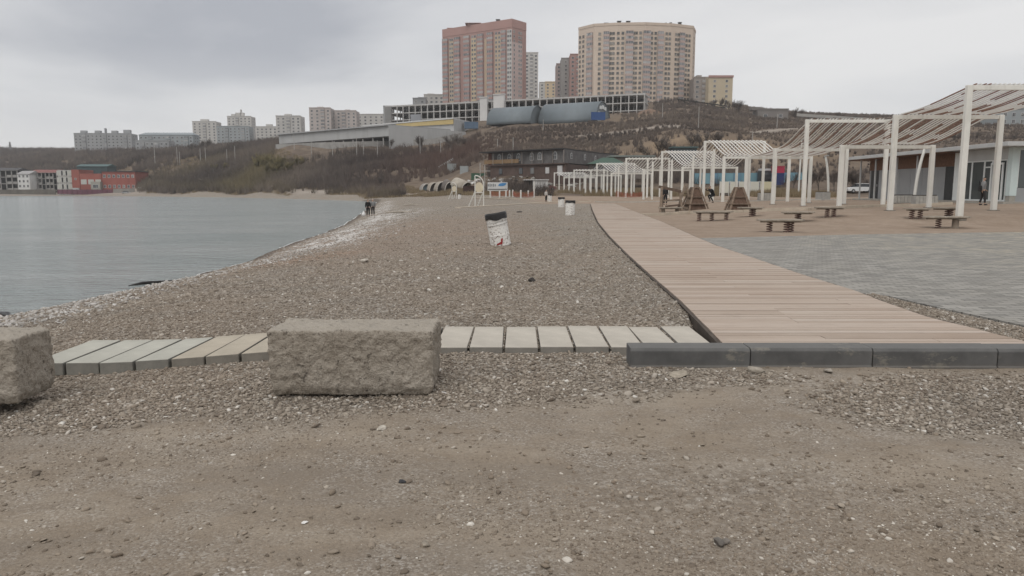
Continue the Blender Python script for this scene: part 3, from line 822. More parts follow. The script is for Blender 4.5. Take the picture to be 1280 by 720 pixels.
# ------------------------------------------------------------------ concrete slab walk
def m_slab(key, col):
    t = NT(key); ob = t.tc.outputs['Object']
    n1 = t.noise(2.2, 5, 0.6, ob); n2 = t.noise(120, 3, 0.7, ob)
    c = t.mix(t.ramp(n1, [(0.35, 0.0), (0.65, 1.0)]), tuple(x * .86 for x in col), tuple(x * 1.12 for x in col))
    c = t.mix(t.math('MULTIPLY', t.ramp(n2, [(0.35, 1.0), (0.5, 0.0)]), 0.3), c, tuple(x * .55 for x in col))
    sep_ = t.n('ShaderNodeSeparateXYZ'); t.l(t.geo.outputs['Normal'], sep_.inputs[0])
    front_mask = t.math('MULTIPLY', t.ramp(sep_.outputs[1], [(-0.9, 1.0), (-0.4, 0.0)]), 0.8)
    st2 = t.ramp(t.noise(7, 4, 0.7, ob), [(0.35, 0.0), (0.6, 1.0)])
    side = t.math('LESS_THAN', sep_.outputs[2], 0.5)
    c = t.mix(t.math('MULTIPLY', side, 0.75), c, t.mix(st2, (0.10, 0.096, 0.088), (0.17, 0.16, 0.145)))  # side faces coloured darker than the top, mottled
    t.set(c, 0.9, 0, t.bump(n2, 0.25, 0.003), 0.2)
    return t.mat
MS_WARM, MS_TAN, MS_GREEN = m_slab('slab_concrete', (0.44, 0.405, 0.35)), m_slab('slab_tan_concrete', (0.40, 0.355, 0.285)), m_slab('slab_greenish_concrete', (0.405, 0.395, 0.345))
SL_P = 45.5
def slab_top(x): return 0.085 - 0.150 * float(ss(-1.3, -4.0, np.array(x)))
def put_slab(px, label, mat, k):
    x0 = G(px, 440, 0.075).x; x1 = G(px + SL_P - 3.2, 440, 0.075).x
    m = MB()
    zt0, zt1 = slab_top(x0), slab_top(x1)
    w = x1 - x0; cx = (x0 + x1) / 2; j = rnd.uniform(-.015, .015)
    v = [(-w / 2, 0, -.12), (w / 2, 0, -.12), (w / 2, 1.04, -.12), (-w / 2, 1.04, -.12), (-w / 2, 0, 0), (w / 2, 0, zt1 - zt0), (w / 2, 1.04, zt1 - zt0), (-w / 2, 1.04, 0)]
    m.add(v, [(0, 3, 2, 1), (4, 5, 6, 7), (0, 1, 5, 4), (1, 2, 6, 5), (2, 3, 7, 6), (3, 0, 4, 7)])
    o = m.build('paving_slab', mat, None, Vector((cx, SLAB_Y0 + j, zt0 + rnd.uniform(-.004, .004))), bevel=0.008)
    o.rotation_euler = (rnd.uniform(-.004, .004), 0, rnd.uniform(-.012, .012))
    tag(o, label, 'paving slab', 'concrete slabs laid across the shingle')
ordn = ['first', 'second', 'third', 'fourth', 'fifth', 'sixth', 'seventh', 'eighth']
for i in range(8):
    put_slab(540 + SL_P * i, '%s pale concrete slab counted from the middle block towards the boardwalk' % ordn[i], MS_WARM, i)
put_slab(540 - SL_P, 'pale concrete slab whose end shows just behind the middle block', MS_WARM, 9)
for i in range(8):
    px = 338 - SL_P * i
    mat = MS_TAN if i < 4 else MS_GREEN
    lab = '%s concrete slab counted from the middle block towards the water, %s' % (ordn[i], 'tan' if i < 4 else 'grey-green')
    put_slab(px, lab, mat, i)

# ------------------------------------------------------------------ dark kerb stones
def m_kerb():
    t = NT('kerb_concrete'); ob = t.tc.outputs['Object']
    n1 = t.noise(3, 6, 0.65, ob); n2 = t.noise(160, 3, 0.6, ob)
    c = t.mix(t.ramp(n1, [(0.35, 0.0), (0.7, 1.0)]), (0.083, 0.082, 0.081), (0.135, 0.133, 0.129))
    sm = t.ramp(t.noise(1.6, 5, 0.75, t.scale_vec(t.geo.outputs['Position'], (1.3, 1, 2.2))), [(0.60, 0.0), (0.66, 1.0)])
    c = t.mix(t.math('MULTIPLY', sm, 0.75), c, (0.21, 0.195, 0.165))
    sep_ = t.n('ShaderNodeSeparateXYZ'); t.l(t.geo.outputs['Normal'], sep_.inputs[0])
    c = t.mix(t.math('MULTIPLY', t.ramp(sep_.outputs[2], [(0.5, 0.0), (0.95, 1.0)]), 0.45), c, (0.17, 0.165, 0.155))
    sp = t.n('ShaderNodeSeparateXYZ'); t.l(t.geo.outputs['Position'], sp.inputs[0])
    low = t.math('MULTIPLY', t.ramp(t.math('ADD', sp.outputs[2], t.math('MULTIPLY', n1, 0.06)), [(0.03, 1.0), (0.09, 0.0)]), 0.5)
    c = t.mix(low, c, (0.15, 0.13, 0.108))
    t.set(c, 0.85, 0, t.bump(n2, 0.25, 0.003), 0.25)
    return t.mat
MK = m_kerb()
kx = [G(p, 455, 0.08).x for p in (791, 945, 1102, 1262, 1422, 1580, 1738)]
KL = ['dark kerb stone at the free end, overlapping the pale slabs', 'dark kerb stone with smears of dried mortar', 'dark kerb stone in front of the middle of the boardwalk', 'dark kerb stone cut off by the right edge of the photo', 'dark kerb stone continuing the row past the boardwalk corner', 'outermost dark kerb stone at the plaza end of the row']
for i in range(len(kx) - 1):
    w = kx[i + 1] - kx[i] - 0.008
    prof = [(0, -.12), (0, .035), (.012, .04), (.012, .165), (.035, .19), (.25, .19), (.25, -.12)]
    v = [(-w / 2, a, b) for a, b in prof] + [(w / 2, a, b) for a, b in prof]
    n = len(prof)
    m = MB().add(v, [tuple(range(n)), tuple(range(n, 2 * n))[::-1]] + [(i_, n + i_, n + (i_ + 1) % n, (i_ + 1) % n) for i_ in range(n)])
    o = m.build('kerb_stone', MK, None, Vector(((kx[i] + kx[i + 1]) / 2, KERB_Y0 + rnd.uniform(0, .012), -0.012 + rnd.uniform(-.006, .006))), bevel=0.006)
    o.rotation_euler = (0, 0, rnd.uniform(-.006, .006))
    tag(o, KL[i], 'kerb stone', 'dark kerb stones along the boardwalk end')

# ------------------------------------------------------------------ boardwalk
def m_planks():
    t = NT('boardwalk_planks'); pos = t.geo.outputs['Position']
    r = t.geo.outputs['Random Per Island']
    g = t.noise(1.0, 6, 0.65, t.scale_vec(pos, (3.0, 60, 20)))
    c = t.ramp(r, [(0.0, (0.315, 0.247, 0.196)), (0.35, (0.385, 0.308, 0.249)), (0.7, (0.420, 0.344, 0.285)), (1.0, (0.460, 0.391, 0.333))])
    c = t.mix(t.math('MULTIPLY', t.ramp(g, [(0.35, 1.0), (0.6, 0.0)]), 0.35), c, (0.22, 0.155, 0.115))
    c = t.mix(t.math('MULTIPLY', t.ramp(t.noise(0.5, 4, 0.6), [(0.4, 0.0), (0.7, 1.0)]), 0.4), c, (0.43, 0.375, 0.32))
    c = t.mix(t.math('MULTIPLY', t.ramp(t.noise(2.3, 6, 0.75), [(0.55, 0.0), (0.7, 1.0)]), 0.35), c, (0.27, 0.22, 0.18))
    t.set(c, 0.8, 0, t.bump(g, 0.25, 0.004), 0.2)
    return t.mat
def build_boardwalk():
    root = empty('boardwalk', (0, 0, 0), 0, 'long reddish brown plank boardwalk winding away from the dark kerb', 'boardwalk')
    m = MB(); y = BW_Y0 + 0.005; k = 0
    while y < BW_Y1:
        pw = 0.135 if y < 30 else 0.14
        x0, x1 = float(bw_l(y + pw / 2)), float(bw_r(y + pw / 2))
        cuts = [x0 + rnd.uniform(0, .01)]
        first = rnd.choice([1.0, 2.0, 3.0])
        xx = x0 + first
        while xx < x1 - .5:
            cuts.append(xx); xx += rnd.choice([3.0, 3.0, 4.0])
        cuts.append(x1 + rnd.uniform(-.012, .012))
        for a, b in zip(cuts, cuts[1:]):
            dz = rnd.uniform(-.003, .003); g = 0.0025
            xa0, xb0 = (a if a != cuts[0] else float(bw_l(y))), (b if b != cuts[-1] else float(bw_r(y)))
            xa1, xb1 = (a if a != cuts[0] else float(bw_l(y + pw))), (b if b != cuts[-1] else float(bw_r(y + pw)))
            gy = 0.0085
            z1 = BW_Z + dz; z0 = BW_Z - .03
            v = [(xa0 + g, y, z0), (xb0 - g, y, z0), (xb1 - g, y + pw - gy, z0), (xa1 + g, y + pw - gy, z0), (xa0 + g, y, z1), (xb0 - g, y, z1), (xb1 - g, y + pw - gy, z1), (xa1 + g, y + pw - gy, z1)]
            m.add(v, [(4, 5, 6, 7), (0, 1, 5, 4), (1, 2, 6, 5), (2, 3, 7, 6), (3, 0, 4, 7)])
        y += pw
    d = m.build('plank_deck', m_planks(), root)
    d['kind'] = 'thing'
    dk = M('dark_stained_wood', (0.07, 0.056, 0.045), 0.85, 0.3, 4)
    for nm, fn, off in (('edge_board', bw_l, -0.02), ('edge_board', bw_r, 0.02)):
        e_ = MB(); ys = np.concatenate([np.arange(BW_Y0 + .02, 40, .8), np.arange(40, BW_Y1, 2.5)])
        for a, b in zip(ys, ys[1:]):
            e_.bar((float(fn(a)) + off, a, BW_Z - .065), (float(fn(b)) + off, b, BW_Z - .065), .035, .11)
        e_.build(nm, dk, root)
    s = MB().box((0, 0, 0), (float(bw_r(BW_Y0) - bw_l(BW_Y0)) + .1, .03, .05))
    s.build('end_board', M('end_board_wood', (0.16, 0.105, 0.075), 0.8, 0.25, 5), root, Vector((float(bw_l(BW_Y0) + bw_r(BW_Y0)) / 2, BW_Y0 - .015, BW_Z - .03)))
    # dark sheet below the planks, its colour standing in for shade in the gaps
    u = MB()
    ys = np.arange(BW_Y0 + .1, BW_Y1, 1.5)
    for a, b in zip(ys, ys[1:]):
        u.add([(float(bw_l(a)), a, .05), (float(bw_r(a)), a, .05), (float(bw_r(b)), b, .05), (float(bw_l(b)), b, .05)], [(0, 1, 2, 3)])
    u.build('under_shade_sheet', M('shade_under_boards', (0.05, 0.042, 0.035), 0.9), root)
build_boardwalk()

# ------------------------------------------------------------------ block paving
def m_paving():
    t = NT('block_paving'); pos = t.geo.outputs['Position']
    b = t.n('ShaderNodeTexBrick'); b.inputs['Scale'].default_value = 1.0
    b.inputs['Brick Width'].default_value = 0.27; b.inputs['Row Height'].default_value = 0.135; b.inputs['Mortar Size'].default_value = 0.008
    b.inputs['Color1'].default_value = (0, 0, 0, 1); b.inputs['Color2'].default_value = (1, 1, 1, 1); b.inputs['Mortar'].default_value = (0.5, 0.5, 0.5, 1)
    mpn = t.n('ShaderNodeMapping'); t.l(pos, mpn.inputs[0]); mpn.inputs['Rotation'].default_value = (0, 0, math.radians(4))
    t.l(mpn.outputs[0], b.inputs['Vector'])
    big = t.noise(0.16, 4, 0.6); n2 = t.noise(1.2, 4, 0.6); fine = t.noise(70, 3, 0.7)
    c = t.mix(b.outputs['Color'], (0.205, 0.198, 0.184), (0.345, 0.330, 0.302))
    sp = t.n('ShaderNodeSeparateXYZ'); t.l(pos, sp.inputs[0])
    yel = t.math('MULTIPLY', t.ramp(t.math('ADD', t.math('MULTIPLY', sp.outputs[0], 0.045), t.math('MULTIPLY', big, 0.6)), [(0.68, 0.0), (1.05, 1.0)]), t.ramp(b.outputs['Color'], [(0.5, 0.0), (0.85, 1.0)]))
    c = t.mix(t.math('MULTIPLY', yel, 0.8), c, (0.42, 0.37, 0.27))
    c = t.mix(t.math('MULTIPLY', t.ramp(n2, [(0.4, 0.0), (0.68, 1.0)]), 0.35), c, (0.25, 0.235, 0.205))
    c = t.mix(t.math('MULTIPLY', t.ramp(fine, [(0.35, 1.0), (0.5, 0.0)]), 0.25), c, (0.12, 0.115, 0.105))
    c = t.mix(t.math('MULTIPLY', b.outputs['Fac'], 0.85), c, (0.105, 0.10, 0.09))
    t.set(c, 0.95, 0, t.bump(t.math('SUBTRACT', t.math('MULTIPLY', fine, .2), b.outputs['Fac']), 0.6, 0.006), 0.08)
    return t.mat
pm = MB(); pm.prism([(p.x, p.y) for p in PZ], -0.05, 0.065)
tag(pm.build('pavement', m_paving()), kind='structure')
# ------------------------------------------------------------------ litter barrels
def m_barrel():
    t = NT('white_painted_drum'); ob = t.tc.outputs['Object']
    n1 = t.noise(6, 5, 0.65, ob); n2 = t.noise(14, 4, 0.7, ob)
    c = t.mix(n1, (0.62, 0.60, 0.565), (0.80, 0.785, 0.75))
    sp = t.n('ShaderNodeSeparateXYZ'); t.l(ob, sp.inputs[0])
    lowr = t.math('ADD', n2, t.math('MULTIPLY', sp.outputs[2], -0.10))
    c = t.mix(t.math('MULTIPLY', t.ramp(lowr, [(0.535, 0.0), (0.575, 1.0)]), 0.9), c, (0.13, 0.085, 0.06))
    c = t.mix(t.math('MULTIPLY', t.ramp(t.noise(3.5, 5, 0.7, ob), [(0.5, 0.0), (0.75, 1.0)]), 0.35), c, (0.42, 0.37, 0.31))
    t.set(c, 0.5, 0, t.bump(n1, 0.2, 0.004), 0.35)
    return t.mat
MBAR = m_barrel(); MBAG = M('black_liner_bag', (0.016, 0.015, 0.015), 0.45, 0.3, 8, 0.01, 0, 0.4)
def barrel(p, rz, tilt, label, scale=1.0, red=False):
    root = empty('litter_barrel', p, rz, label, 'litter bin', 'white drums used as litter bins on the beach')
    root.rotation_euler = (tilt[0], tilt[1], rz); root.scale = (scale,) * 3
    R = 0.285
    prof = [(0.0, -.03), (R, -.03), (R + .006, .0)]
    for z in np.linspace(0.02, .84, 42):
        b = 0.010 * sum(math.exp(-((z - zc) / .014) ** 2) for zc in (.28, .57)) + 0.004 * math.sin(z * 75) * (0.6 < z < .8)
        prof.append((R + b, float(z)))
    prof += [(R + .008, .85), (R + .008, .87), (R - .01, .87), (R - .015, .3)]
    MB().lathe(prof, 32).build('drum', MBAR, root, smooth=True)
    # bag folded over the rim, hem uneven
    n = 32; v, f = [], []
    rows = [(R - .02, .70), (R - .012, .885), (R + .014, .898), (R + .022, .87), (R + .026, 0)]
    for i, (r, z) in enumerate(rows):
        for k in range(n):
            a = 2 * math.pi * k / n
            hem = .735 + .02 * math.sin(a * 2 + 1) + .018 * math.sin(a * 5)
            v.append(((r + .006 * math.sin(a * 9)) * math.cos(a), (r + .006 * math.sin(a * 9)) * math.sin(a), hem if i == 4 else z + .008 * math.sin(a * 3)))
    for i in range(4):
        for k in range(n): f.append((i * n + k, i * n + (k + 1) % n, (i + 1) * n + (k + 1) % n, (i + 1) * n + k))
    MB().add(v, f).build('liner_bag', MBAG, root, smooth=True)
    fill = MB().lathe([(0.0, .72), (.15, .74), (R - .03, .70)], 16)
    fill.build('rubbish', MBAG, root, smooth=True)
    if red:
        for zc in (.66, .585):     # wire hoops wound round the drum
            MB().tube([((R + .016) * math.cos(a), (R + .016) * math.sin(a), zc + .02 * math.sin(a + 1)) for a in np.linspace(0, 2 * math.pi, 33)], .004, 5, cap=False).build('wire_hoop', M('rusty_wire', (0.09, 0.075, 0.065), 0.6), root)
        pm_ = MB(); g = np.random.default_rng(5)
        s_ = [(-0.35, .02, .10), (-.20, .02, .12), (-.05, .035, .13), (.05, .03, .16), (.10, .07, .20), (.14, .12, .15)]
        for da, z0, hgt in s_:
            a0 = -math.pi / 2 + da; a1 = a0 + .17; rr = R + .0085
            pm_.add([(rr * math.cos(a0), rr * math.sin(a0), z0), (rr * math.cos(a1), rr * math.sin(a1), z0 + .02), (rr * math.cos(a1), rr * math.sin(a1), z0 + hgt * .6), (rr * math.cos(a0), rr * math.sin(a0), z0 + hgt * .45)], [(0, 1, 2, 3)])
        pm_.build('red_paint_splash', M('red_paint', (0.27, 0.02, 0.02), 0.6), root)
    return root
b1 = ground_hit(626, 306)
barrel(b1, 0, (0.02, -0.17), 'white ribbed litter drum leaning to one side, red paint splash at its foot', 1.0, True)
b2 = ground_hit(712.5, 269)
barrel(b2, 1.0, (0.0, 0.03), 'white rust-speckled litter drum beside the far bend of the boardwalk, standing in front')
b3 = ground_hit(701.5, 259)
barrel(b3, 2.0, (0, -0.02), 'white litter drum half hidden behind the speckled one near the boardwalk')
b4 = ground_hit(687, 251.5)
barrel(b4, 0.3, (0, 0), 'small distant white drum that a person stands beside')
b5 = ground_hit(574.5, 248.5)
barrel(b5, 0.6, (0, 0.03), 'small distant white drum at the foot of the smaller beach frame', 0.95)

# ------------------------------------------------------------------ pergolas: wavy slatted canopies on pale posts
MPOST = M('pergola_cream_paint', (0.71, 0.695, 0.645), 0.5, 0.07, 1.5, 0, 0, 0.35, (0.36, 0.33, 0.27), 0.3)
MFOOT = M('pergola_foot_plate', (0.22, 0.20, 0.17), 0.7, 0.25, 4)
MSLAT = M('pergola_white_slat', (0.72, 0.70, 0.66), 0.55, 0.08, 2.0)
MWOOD = M('pergola_wood_slat', (0.235, 0.135, 0.095), 0.7, 0.3, 6.0)
FR = [(32.4, 19.5, 5.95), (38.4, 19.5, 5.3), (44.4, 19.5, 4.15), (50.0, 19.55, 6.15), (56.0, 19.6, 4.6), (62.5, 19.55, 4.3),
      (69.0, 19.5, 4.6), (76.0, 19.5, 6.45), (83.0, 18.9, 4.1), (90.0, 18.0, 6.15), (97.0, 17.1, 4.2),
      (105.0, 16.0, 6.0), (112.0, 14.9, 4.1), (120.0, 13.6, 5.8), (127.0, 12.5, 4.1), (135.0, 11.2, 5.2), (142.0, 9.9, 4.0), (150.0, 8.5, 5.05)]
PW = 6.0
def pergola(i0, i1, label, wood, ns, thick):
    fr = FR[i0:i1 + 1]
    PW = 5.35 if i0 < 6 else 6.0
    y0, x0, _ = fr[0]
    base = Vector((x0, y0, float(H(x0, y0))))
    root = empty('pergola', base, 0, label, 'pergola', 'wavy slatted pergolas in a line behind the sand')
    for k, (y, x, zt) in enumerate(fr):
        for dx in ((0.0, PW) if i0 < 11 else (0.0, PW * .5, PW) if i0 > 10 else (0.0, PW)):
            zb = float(H(x + dx, y)) - .15
            w = 0.25
            MB().box((x + dx - base.x, y - base.y, (zb + zt) / 2 - base.z), (w, .21, zt - zb)).build('post', MPOST, root, bevel=0.02)
            if i0 < 6: MB().box((x + dx - base.x, y - base.y, zb + .165 - base.z), (w + .16, .42, .05)).build('foot_plate', MFOOT, root)
        MB().box((x + PW / 2 - base.x, y - base.y, zt - .11 - base.z), (PW - w - .006, .13, .20)).build('beam', MPOST, root, bevel=0.01)
    if i0 > 5:      # slimmer props halfway between the frames
        for k in range(len(fr) - 1):
            y, x, zt = [(p + q) / 2 for p, q in zip(fr[k], fr[k + 1])]
            for dx in (0.0, PW):
                zb = float(H(x + dx, y)) - .15
                MB().box((x + dx - base.x, y - base.y, (zb + zt) / 2 - base.z - .05), (.20, .20, zt - zb - .1)).build('post', MPOST, root)
    # slats hang and rise from frame to frame
    ys, xs, zs = [f[0] for f in fr], [f[1] for f in fr], [f[2] for f in fr]
    N = 7
    for s in range(ns):
        u = (s + .5) / ns
        m = MB(); pts = []
        for k in range(len(fr) - 1):
            for j in range(N + (k == len(fr) - 2)):
                t = j / N; e_ = t * t * (3 - 2 * t)
                e_ = .55 * e_ + .45 * t
                y = ys[k] + (ys[k + 1] - ys[k]) * t; x = xs[k] + (xs[k + 1] - xs[k]) * t
                z = zs[k] + (zs[k + 1] - zs[k]) * e_ - .10 * math.sin(math.pi * t)
                pts.append(Vector((x + .2 + u * (PW - .4) - base.x, y - base.y, z + .055 - base.z)))
        run = s * 3 % 7
        for a in range(len(pts) - 1):
            wd = (wood is True and ((a + run) // 4 + s) % 3 == 0) or (wood == 'few' and s % 4 == 1)
            m.bar(pts[a], pts[a + 1], thick, thick * 0.8, 1 if wd else 0)
        m.build('slat', [MSLAT, MWOOD], root)
    return root
pergola(0, 2, 'tallest cream pergola nearest the camera, its slats brown and white', True, 24, .058)
pergola(3, 5, 'cream pergola left of the pavilion, second from the camera, slats sloping away', 'few', 24, .052)
pergola(6, 10, 'white slatted pergola rising behind the wooden climbing huts', False, 15, .075)
pergola(11, 14, 'smaller-looking white pergola beyond the boardwalk bend, with dense slats', False, 12, .09)
pergola(15, 17, 'farthest white pergola, at the parking end by the parked black car', False, 10, .11)

# ------------------------------------------------------------------ glazed service pavilion
def pavilion():
    X0, Y0, Y1 = 30.4, 45.6, 64.3
    zg = float(H(30.4, 52.0)); ZT = 4.38
    root = empty('pavilion', (X0, Y0, zg), 0, 'low flat-roofed service pavilion with glass front, grey panels and brown soffit', 'pavilion')
    R_ = lambda x, y, z: (x - X0, y - Y0, z - zg)
    grey = M('grey_wall_panel', (0.30, 0.305, 0.31), 0.6, 0.06, 1.0)
    brown = M('timber_cladding', (0.155, 0.082, 0.052), 0.7, 0.3, 7)
    steel = M('light_grey_metal', (0.47, 0.475, 0.47), 0.45, 0.08, 1.0, 0, 0.1)
    dark = M('dark_door_paint', (0.032, 0.034, 0.036), 0.45, 0.2)
    white = M('white_window_frame', (0.68, 0.70, 0.69), 0.45, 0.04)
    glass = Mglass('pavilion_glass', (0.07, 0.08, 0.08), 0.05)
    conc = M('pavilion_plinth', (0.33, 0.31, 0.275), 0.9, 0.15)
    def B(nm, x0, x1, y0, y1, z0, z1, m, bev=0.0, par=None):
        return MB().box(((x0 + x1) / 2 - X0, (y0 + y1) / 2 - Y0, (z0 + z1) / 2 - zg), (x1 - x0, y1 - y0, z1 - z0)).build(nm, m, par or root, bevel=bev)
    B('plinth', X0 - .9, X0 + 12.3, Y0 - .9, Y1 + .3, zg - .5, zg + .10, conc)
    # wall with panels: body set back behind glazing
    B('rear_wall', X0 + .35, X0 + 12, 51.6, Y1, zg + .1, ZT - .32, grey)
    B('room_core', X0 + 4.0, X0 + 12, Y0 + 4, 51.59, zg + .1, ZT - .32, M('dim_interior', (0.10, 0.105, 0.105), 0.8))
    # roof slab with overhang
    B('roof', X0 - 1.0, X0 + 12.4, Y0 - 1.0, Y1 + 2.4, ZT - .26, ZT, steel, .02)
    B('soffit', X0 - .9, X0 + 12.2, 51.0, Y1 + 2.2, ZT - .32, ZT - .262, brown)
    B('timber_band', X0 + .30, X0 + .345, 51.7, Y1 - .02, zg + 2.45, ZT - .33, brown)
    pc = 51.7
    for y0, y1 in ((62.6, 63.9), (60.2, 60.9), (51.75, 52.95)):
        d = B('door', X0 + .27, X0 + .345, y0, y1, zg + .11, zg + 2.44, dark)
        B('handle', X0 + .23, X0 + .268, y0 + .12, y0 + .16, zg + 1.1, zg + 1.3, steel, 0, root)
    ys = [53.0, 54.4, 56.0, 57.6, 59.2, 60.15]
    for a, b in zip(ys, ys[1:]):
        B('wall_panel', X0 + .28, X0 + .345, a + .015, b - .015, zg + .11, zg + 2.44, grey)
    B('wall_panel', X0 + .28, X0 + .345, 60.93, 62.57, zg + .11, zg + 2.44, grey)
    for y in (64.2, 61.6, 58.2, 55.3, 53.1):
        B('post', X0 - .55, X0 - .45, y - .05, y + .05, zg + .1, ZT - .33, steel)
    B('pillar', X0 + .05, X0 + .349, 51.0, 51.59, zg + .1, ZT - .33, white, .01)
    # glazed front along the sand
    B('transom_band', X0 + .02, X0 + .10, Y0 + .42, 50.98, ZT - .95, ZT - .27, steel)
    yy = [50.9, 49.6, 48.3, 47.5, 46.1]
    for k, (a, b) in enumerate(zip(yy[1:], yy)):
        w = B('window', X0 + .05, X0 + .12, a, b, zg + .11, ZT - .96, white)
        w.data.clear_geometry()
        m = MB()
        for (u0, u1, v0, v1) in ((a, a + .07, zg + .11, ZT - .96), (b - .07, b, zg + .11, ZT - .96), (a + .07, b - .07, zg + .11, zg + .2), (a + .07, b - .07, ZT - 1.05, ZT - .96)):
            m.box((.085, (u0 + u1) / 2 - Y0, (v0 + v1) / 2 - zg), (.07, u1 - u0, v1 - v0))
        if k in (2,):
            m.box((.085, (a + b) / 2 - Y0, 2.25), (.07, b - a - .14, .08))
        w.data.from_pydata(m.v, [], m.f); w.data.materials.append(white); w.data.update()
        B('pane', X0 + .08, X0 + .095, a + .07, b - .07, zg + .2, ZT - 1.05, glass, 0, w)
    dr = B('door', X0 - .02, X0 + .048, 46.35, 46.47, zg + .11, zg + 2.5, white)
    B('door_jamb', X0 - .02, X0 + .048, 47.45, 47.57, zg + .11, zg + 2.5, white)
    B('door_head', X0 - .02, X0 + .048, 46.47, 47.45, zg + 2.38, zg + 2.5, white)
    # front facing the paving: corner column, big window over grey panels
    cy = M('pale_cyan_paint', (0.56, 0.64, 0.63), 0.45, 0.04)
    B('corner_column', X0 + .0, X0 + .42, Y0 - .02, Y0 + .40, zg + .45, ZT - .27, cy, .01)
    B('column_foot', X0 + .03, X0 + .39, Y0 + .01, Y0 + .37, zg + .1, zg + .449, conc)
    x = X0 + .42
    for k in range(4):
        w = B('window', x, x + .08, Y0 + .05, Y0 + .15, zg + .95, ZT - .35, white)
        B('pane', x + .08, x + 2.5, Y0 + .09, Y0 + .11, zg + .95, ZT - .45, glass, 0, w)
        B('wall_panel', x, x + 1.24, Y0 + .06, Y0 + .14, zg + .1, zg + .93, grey)
        B('wall_panel', x + 1.26, x + 2.5, Y0 + .06, Y0 + .14, zg + .1, zg + .93, grey)
        x += 2.5
    B('window_head', X0 + .42, x, Y0 + .04, Y0 + .16, ZT - .45, ZT - .27, cy)
    return zg
ZPAV = pavilion()
def slat_planter(px, py, label, w=1.5, h=.55):
    p = ground_hit(px, py)
    root = empty('concrete_planter', p, math.radians(90) if p.x > 28 else 0.0, label, 'planter', 'grey concrete planters by the pavilion and fence')
    m = M('planter_concrete', (0.34, 0.33, 0.31), 0.9, 0.15, 2)
    MB().box((0, 0, h / 2 - .05), (w, .6, h + .1)).build('tub', m, root, bevel=.02)
    for k in range(6):
        MB().box((-w / 2 + w * (k + .5) / 6, -.32, h / 2), (w / 6 - .05, .036, h - .06)).build('slat', M('planter_slat', (0.40, 0.385, 0.355), 0.85), root)
    MB().box((0, 0, h + .01), (w - .12, .48, .10)).build('soil', M('planter_soil', (0.05, 0.04, 0.032), 0.95), root)
slat_planter(1127, 254, 'grey slatted concrete planter at the pavilion wall, seen left of the curved lamp post')
slat_planter(1155, 255, 'grey slatted concrete planter between the curved lamp post and a pergola post')
slat_planter(1028, 250, 'grey concrete planter box far behind the third pergola frame', 1.8, .7)
slat_planter(957, 250, 'grey concrete planter box in front of the cream panel fence', 1.5, .7)

# ------------------------------------------------------------------ play area: boards on springs
MWEATH = M('weathered_board', (0.30, 0.262, 0.215), 0.85, 0.25, 6, 0, 0, 0.2, (0.16, 0.13, 0.10), 0.4)
MSPR = M('spring_paint', (0.20, 0.125, 0.105), 0.6, 0.25)
MBLK = M('timber_stub', (0.27, 0.225, 0.18), 0.85, 0.25, 6)
MPIT = M('dug_out_soil', (0.075, 0.053, 0.038), 0.95)
def hexboard(w, d, th, z, strips=5):
    m = MB()
    for k in range(strips):
        y0, y1 = -d / 2 + d * k / strips + .006, -d / 2 + d * (k + 1) / strips - .006
        inset = lambda y: w * .13 * abs(y) / (d / 2)
        a0, a1 = w / 2 - inset(y0), w / 2 - inset(y1)
        m.prism([(-a0, y0), (a0, y0), (a1, y1), (-a1, y1)], z - th, z)
    return m
def coil(x, y, z0, z1, r=.095, wire=.021, turns=4.5):
    n = int(turns * 12)
    return MB().tube([(x + r * math.cos(t), y + r * math.sin(t), z0 + (z1 - z0) * k / n) for k, t in enumerate(np.linspace(0, turns * 2 * math.pi, n + 1))], wire, 6)
def platform(px, py, wpx, label, legs, rz=0.0, h=.47, depth=.75):
    p = ground_hit(px, py)
    sc = p.y * CP / F
    w = wpx * sc
    root = empty('spring_platform', p, rz, label, 'balance board', 'plank balance boards on coil springs in the sand')
    hexboard(w, depth, .055, h).build('plank_top', MWEATH, root)
    MB().bar((-w * .40, 0, h - .085), (w * .40, 0, h - .085), .12, .055).build('joist', MBLK, root)
    for kind, u, v in legs:
        x, y = u * w, v
        if kind == 's':
            coil(x, y, -.02, h - .10).build('spring', MSPR, root, smooth=True)
            MB().lathe([(0, h - .112), (.12, h - .112), (.12, h - .10), (0, h - .10)], 12, 0, Matrix.Translation((x, y, 0))).build('cap_plate', MSPR, root)
        else:
            MB().lathe([(0, -.05), (.13, -.05), (.125, h - .12), (0, h - .12)], 10, 0, Matrix.Translation((x, y, 0))).build('timber_stub', MBLK, root, smooth=False)
    # the sand scooped out beneath
    n = 20
    v = [(0, 0, .012)] + [(w * .52 * math.cos(a) * (1 + .2 * math.sin(3 * a + px)), .42 * math.sin(a) * (1 + .2 * math.cos(2 * a + px)), .004) for a in np.linspace(0, 2 * math.pi, n, endpoint=False)]
    return root
platform(838, 267.5, 33, 'balance board on two timber stubs, nearest the leaning seesaw beam', [('b', -.28, 0), ('b', .26, .05)], 0.05, .42)
platform(891, 276, 53, 'long balance board on three springs beside the boardwalk', [('s', -.33, 0), ('s', -.02, .05), ('s', .32, 0)], 0.04)
platform(938, 270.5, 34, 'balance board on one pair of springs in front of a climbing hut', [('s', .02, .0), ('s', .14, .12)], -.1)
platform(975, 290, 62, 'nearest balance board at the edge of the paving, on two spring clusters', [('s', -.20, .1), ('s', .12, -.05), ('s', .24, .1)], 0.0, .46)
platform(997, 277, 46, 'balance board resting low on one wide spring behind the nearest board', [('s', -.02, 0), ('s', .08, .15)], 0.15, .44)
platform(1037, 271.5, 42, 'balance board on twin springs in front of the tall pergola posts', [('s', -.08, 0), ('s', .12, 0)], 0.05)
platform(1146, 273.5, 33, 'balance board on twin springs below the curved lamp post', [('s', -.20, 0), ('s', .14, .05)], 0.0)
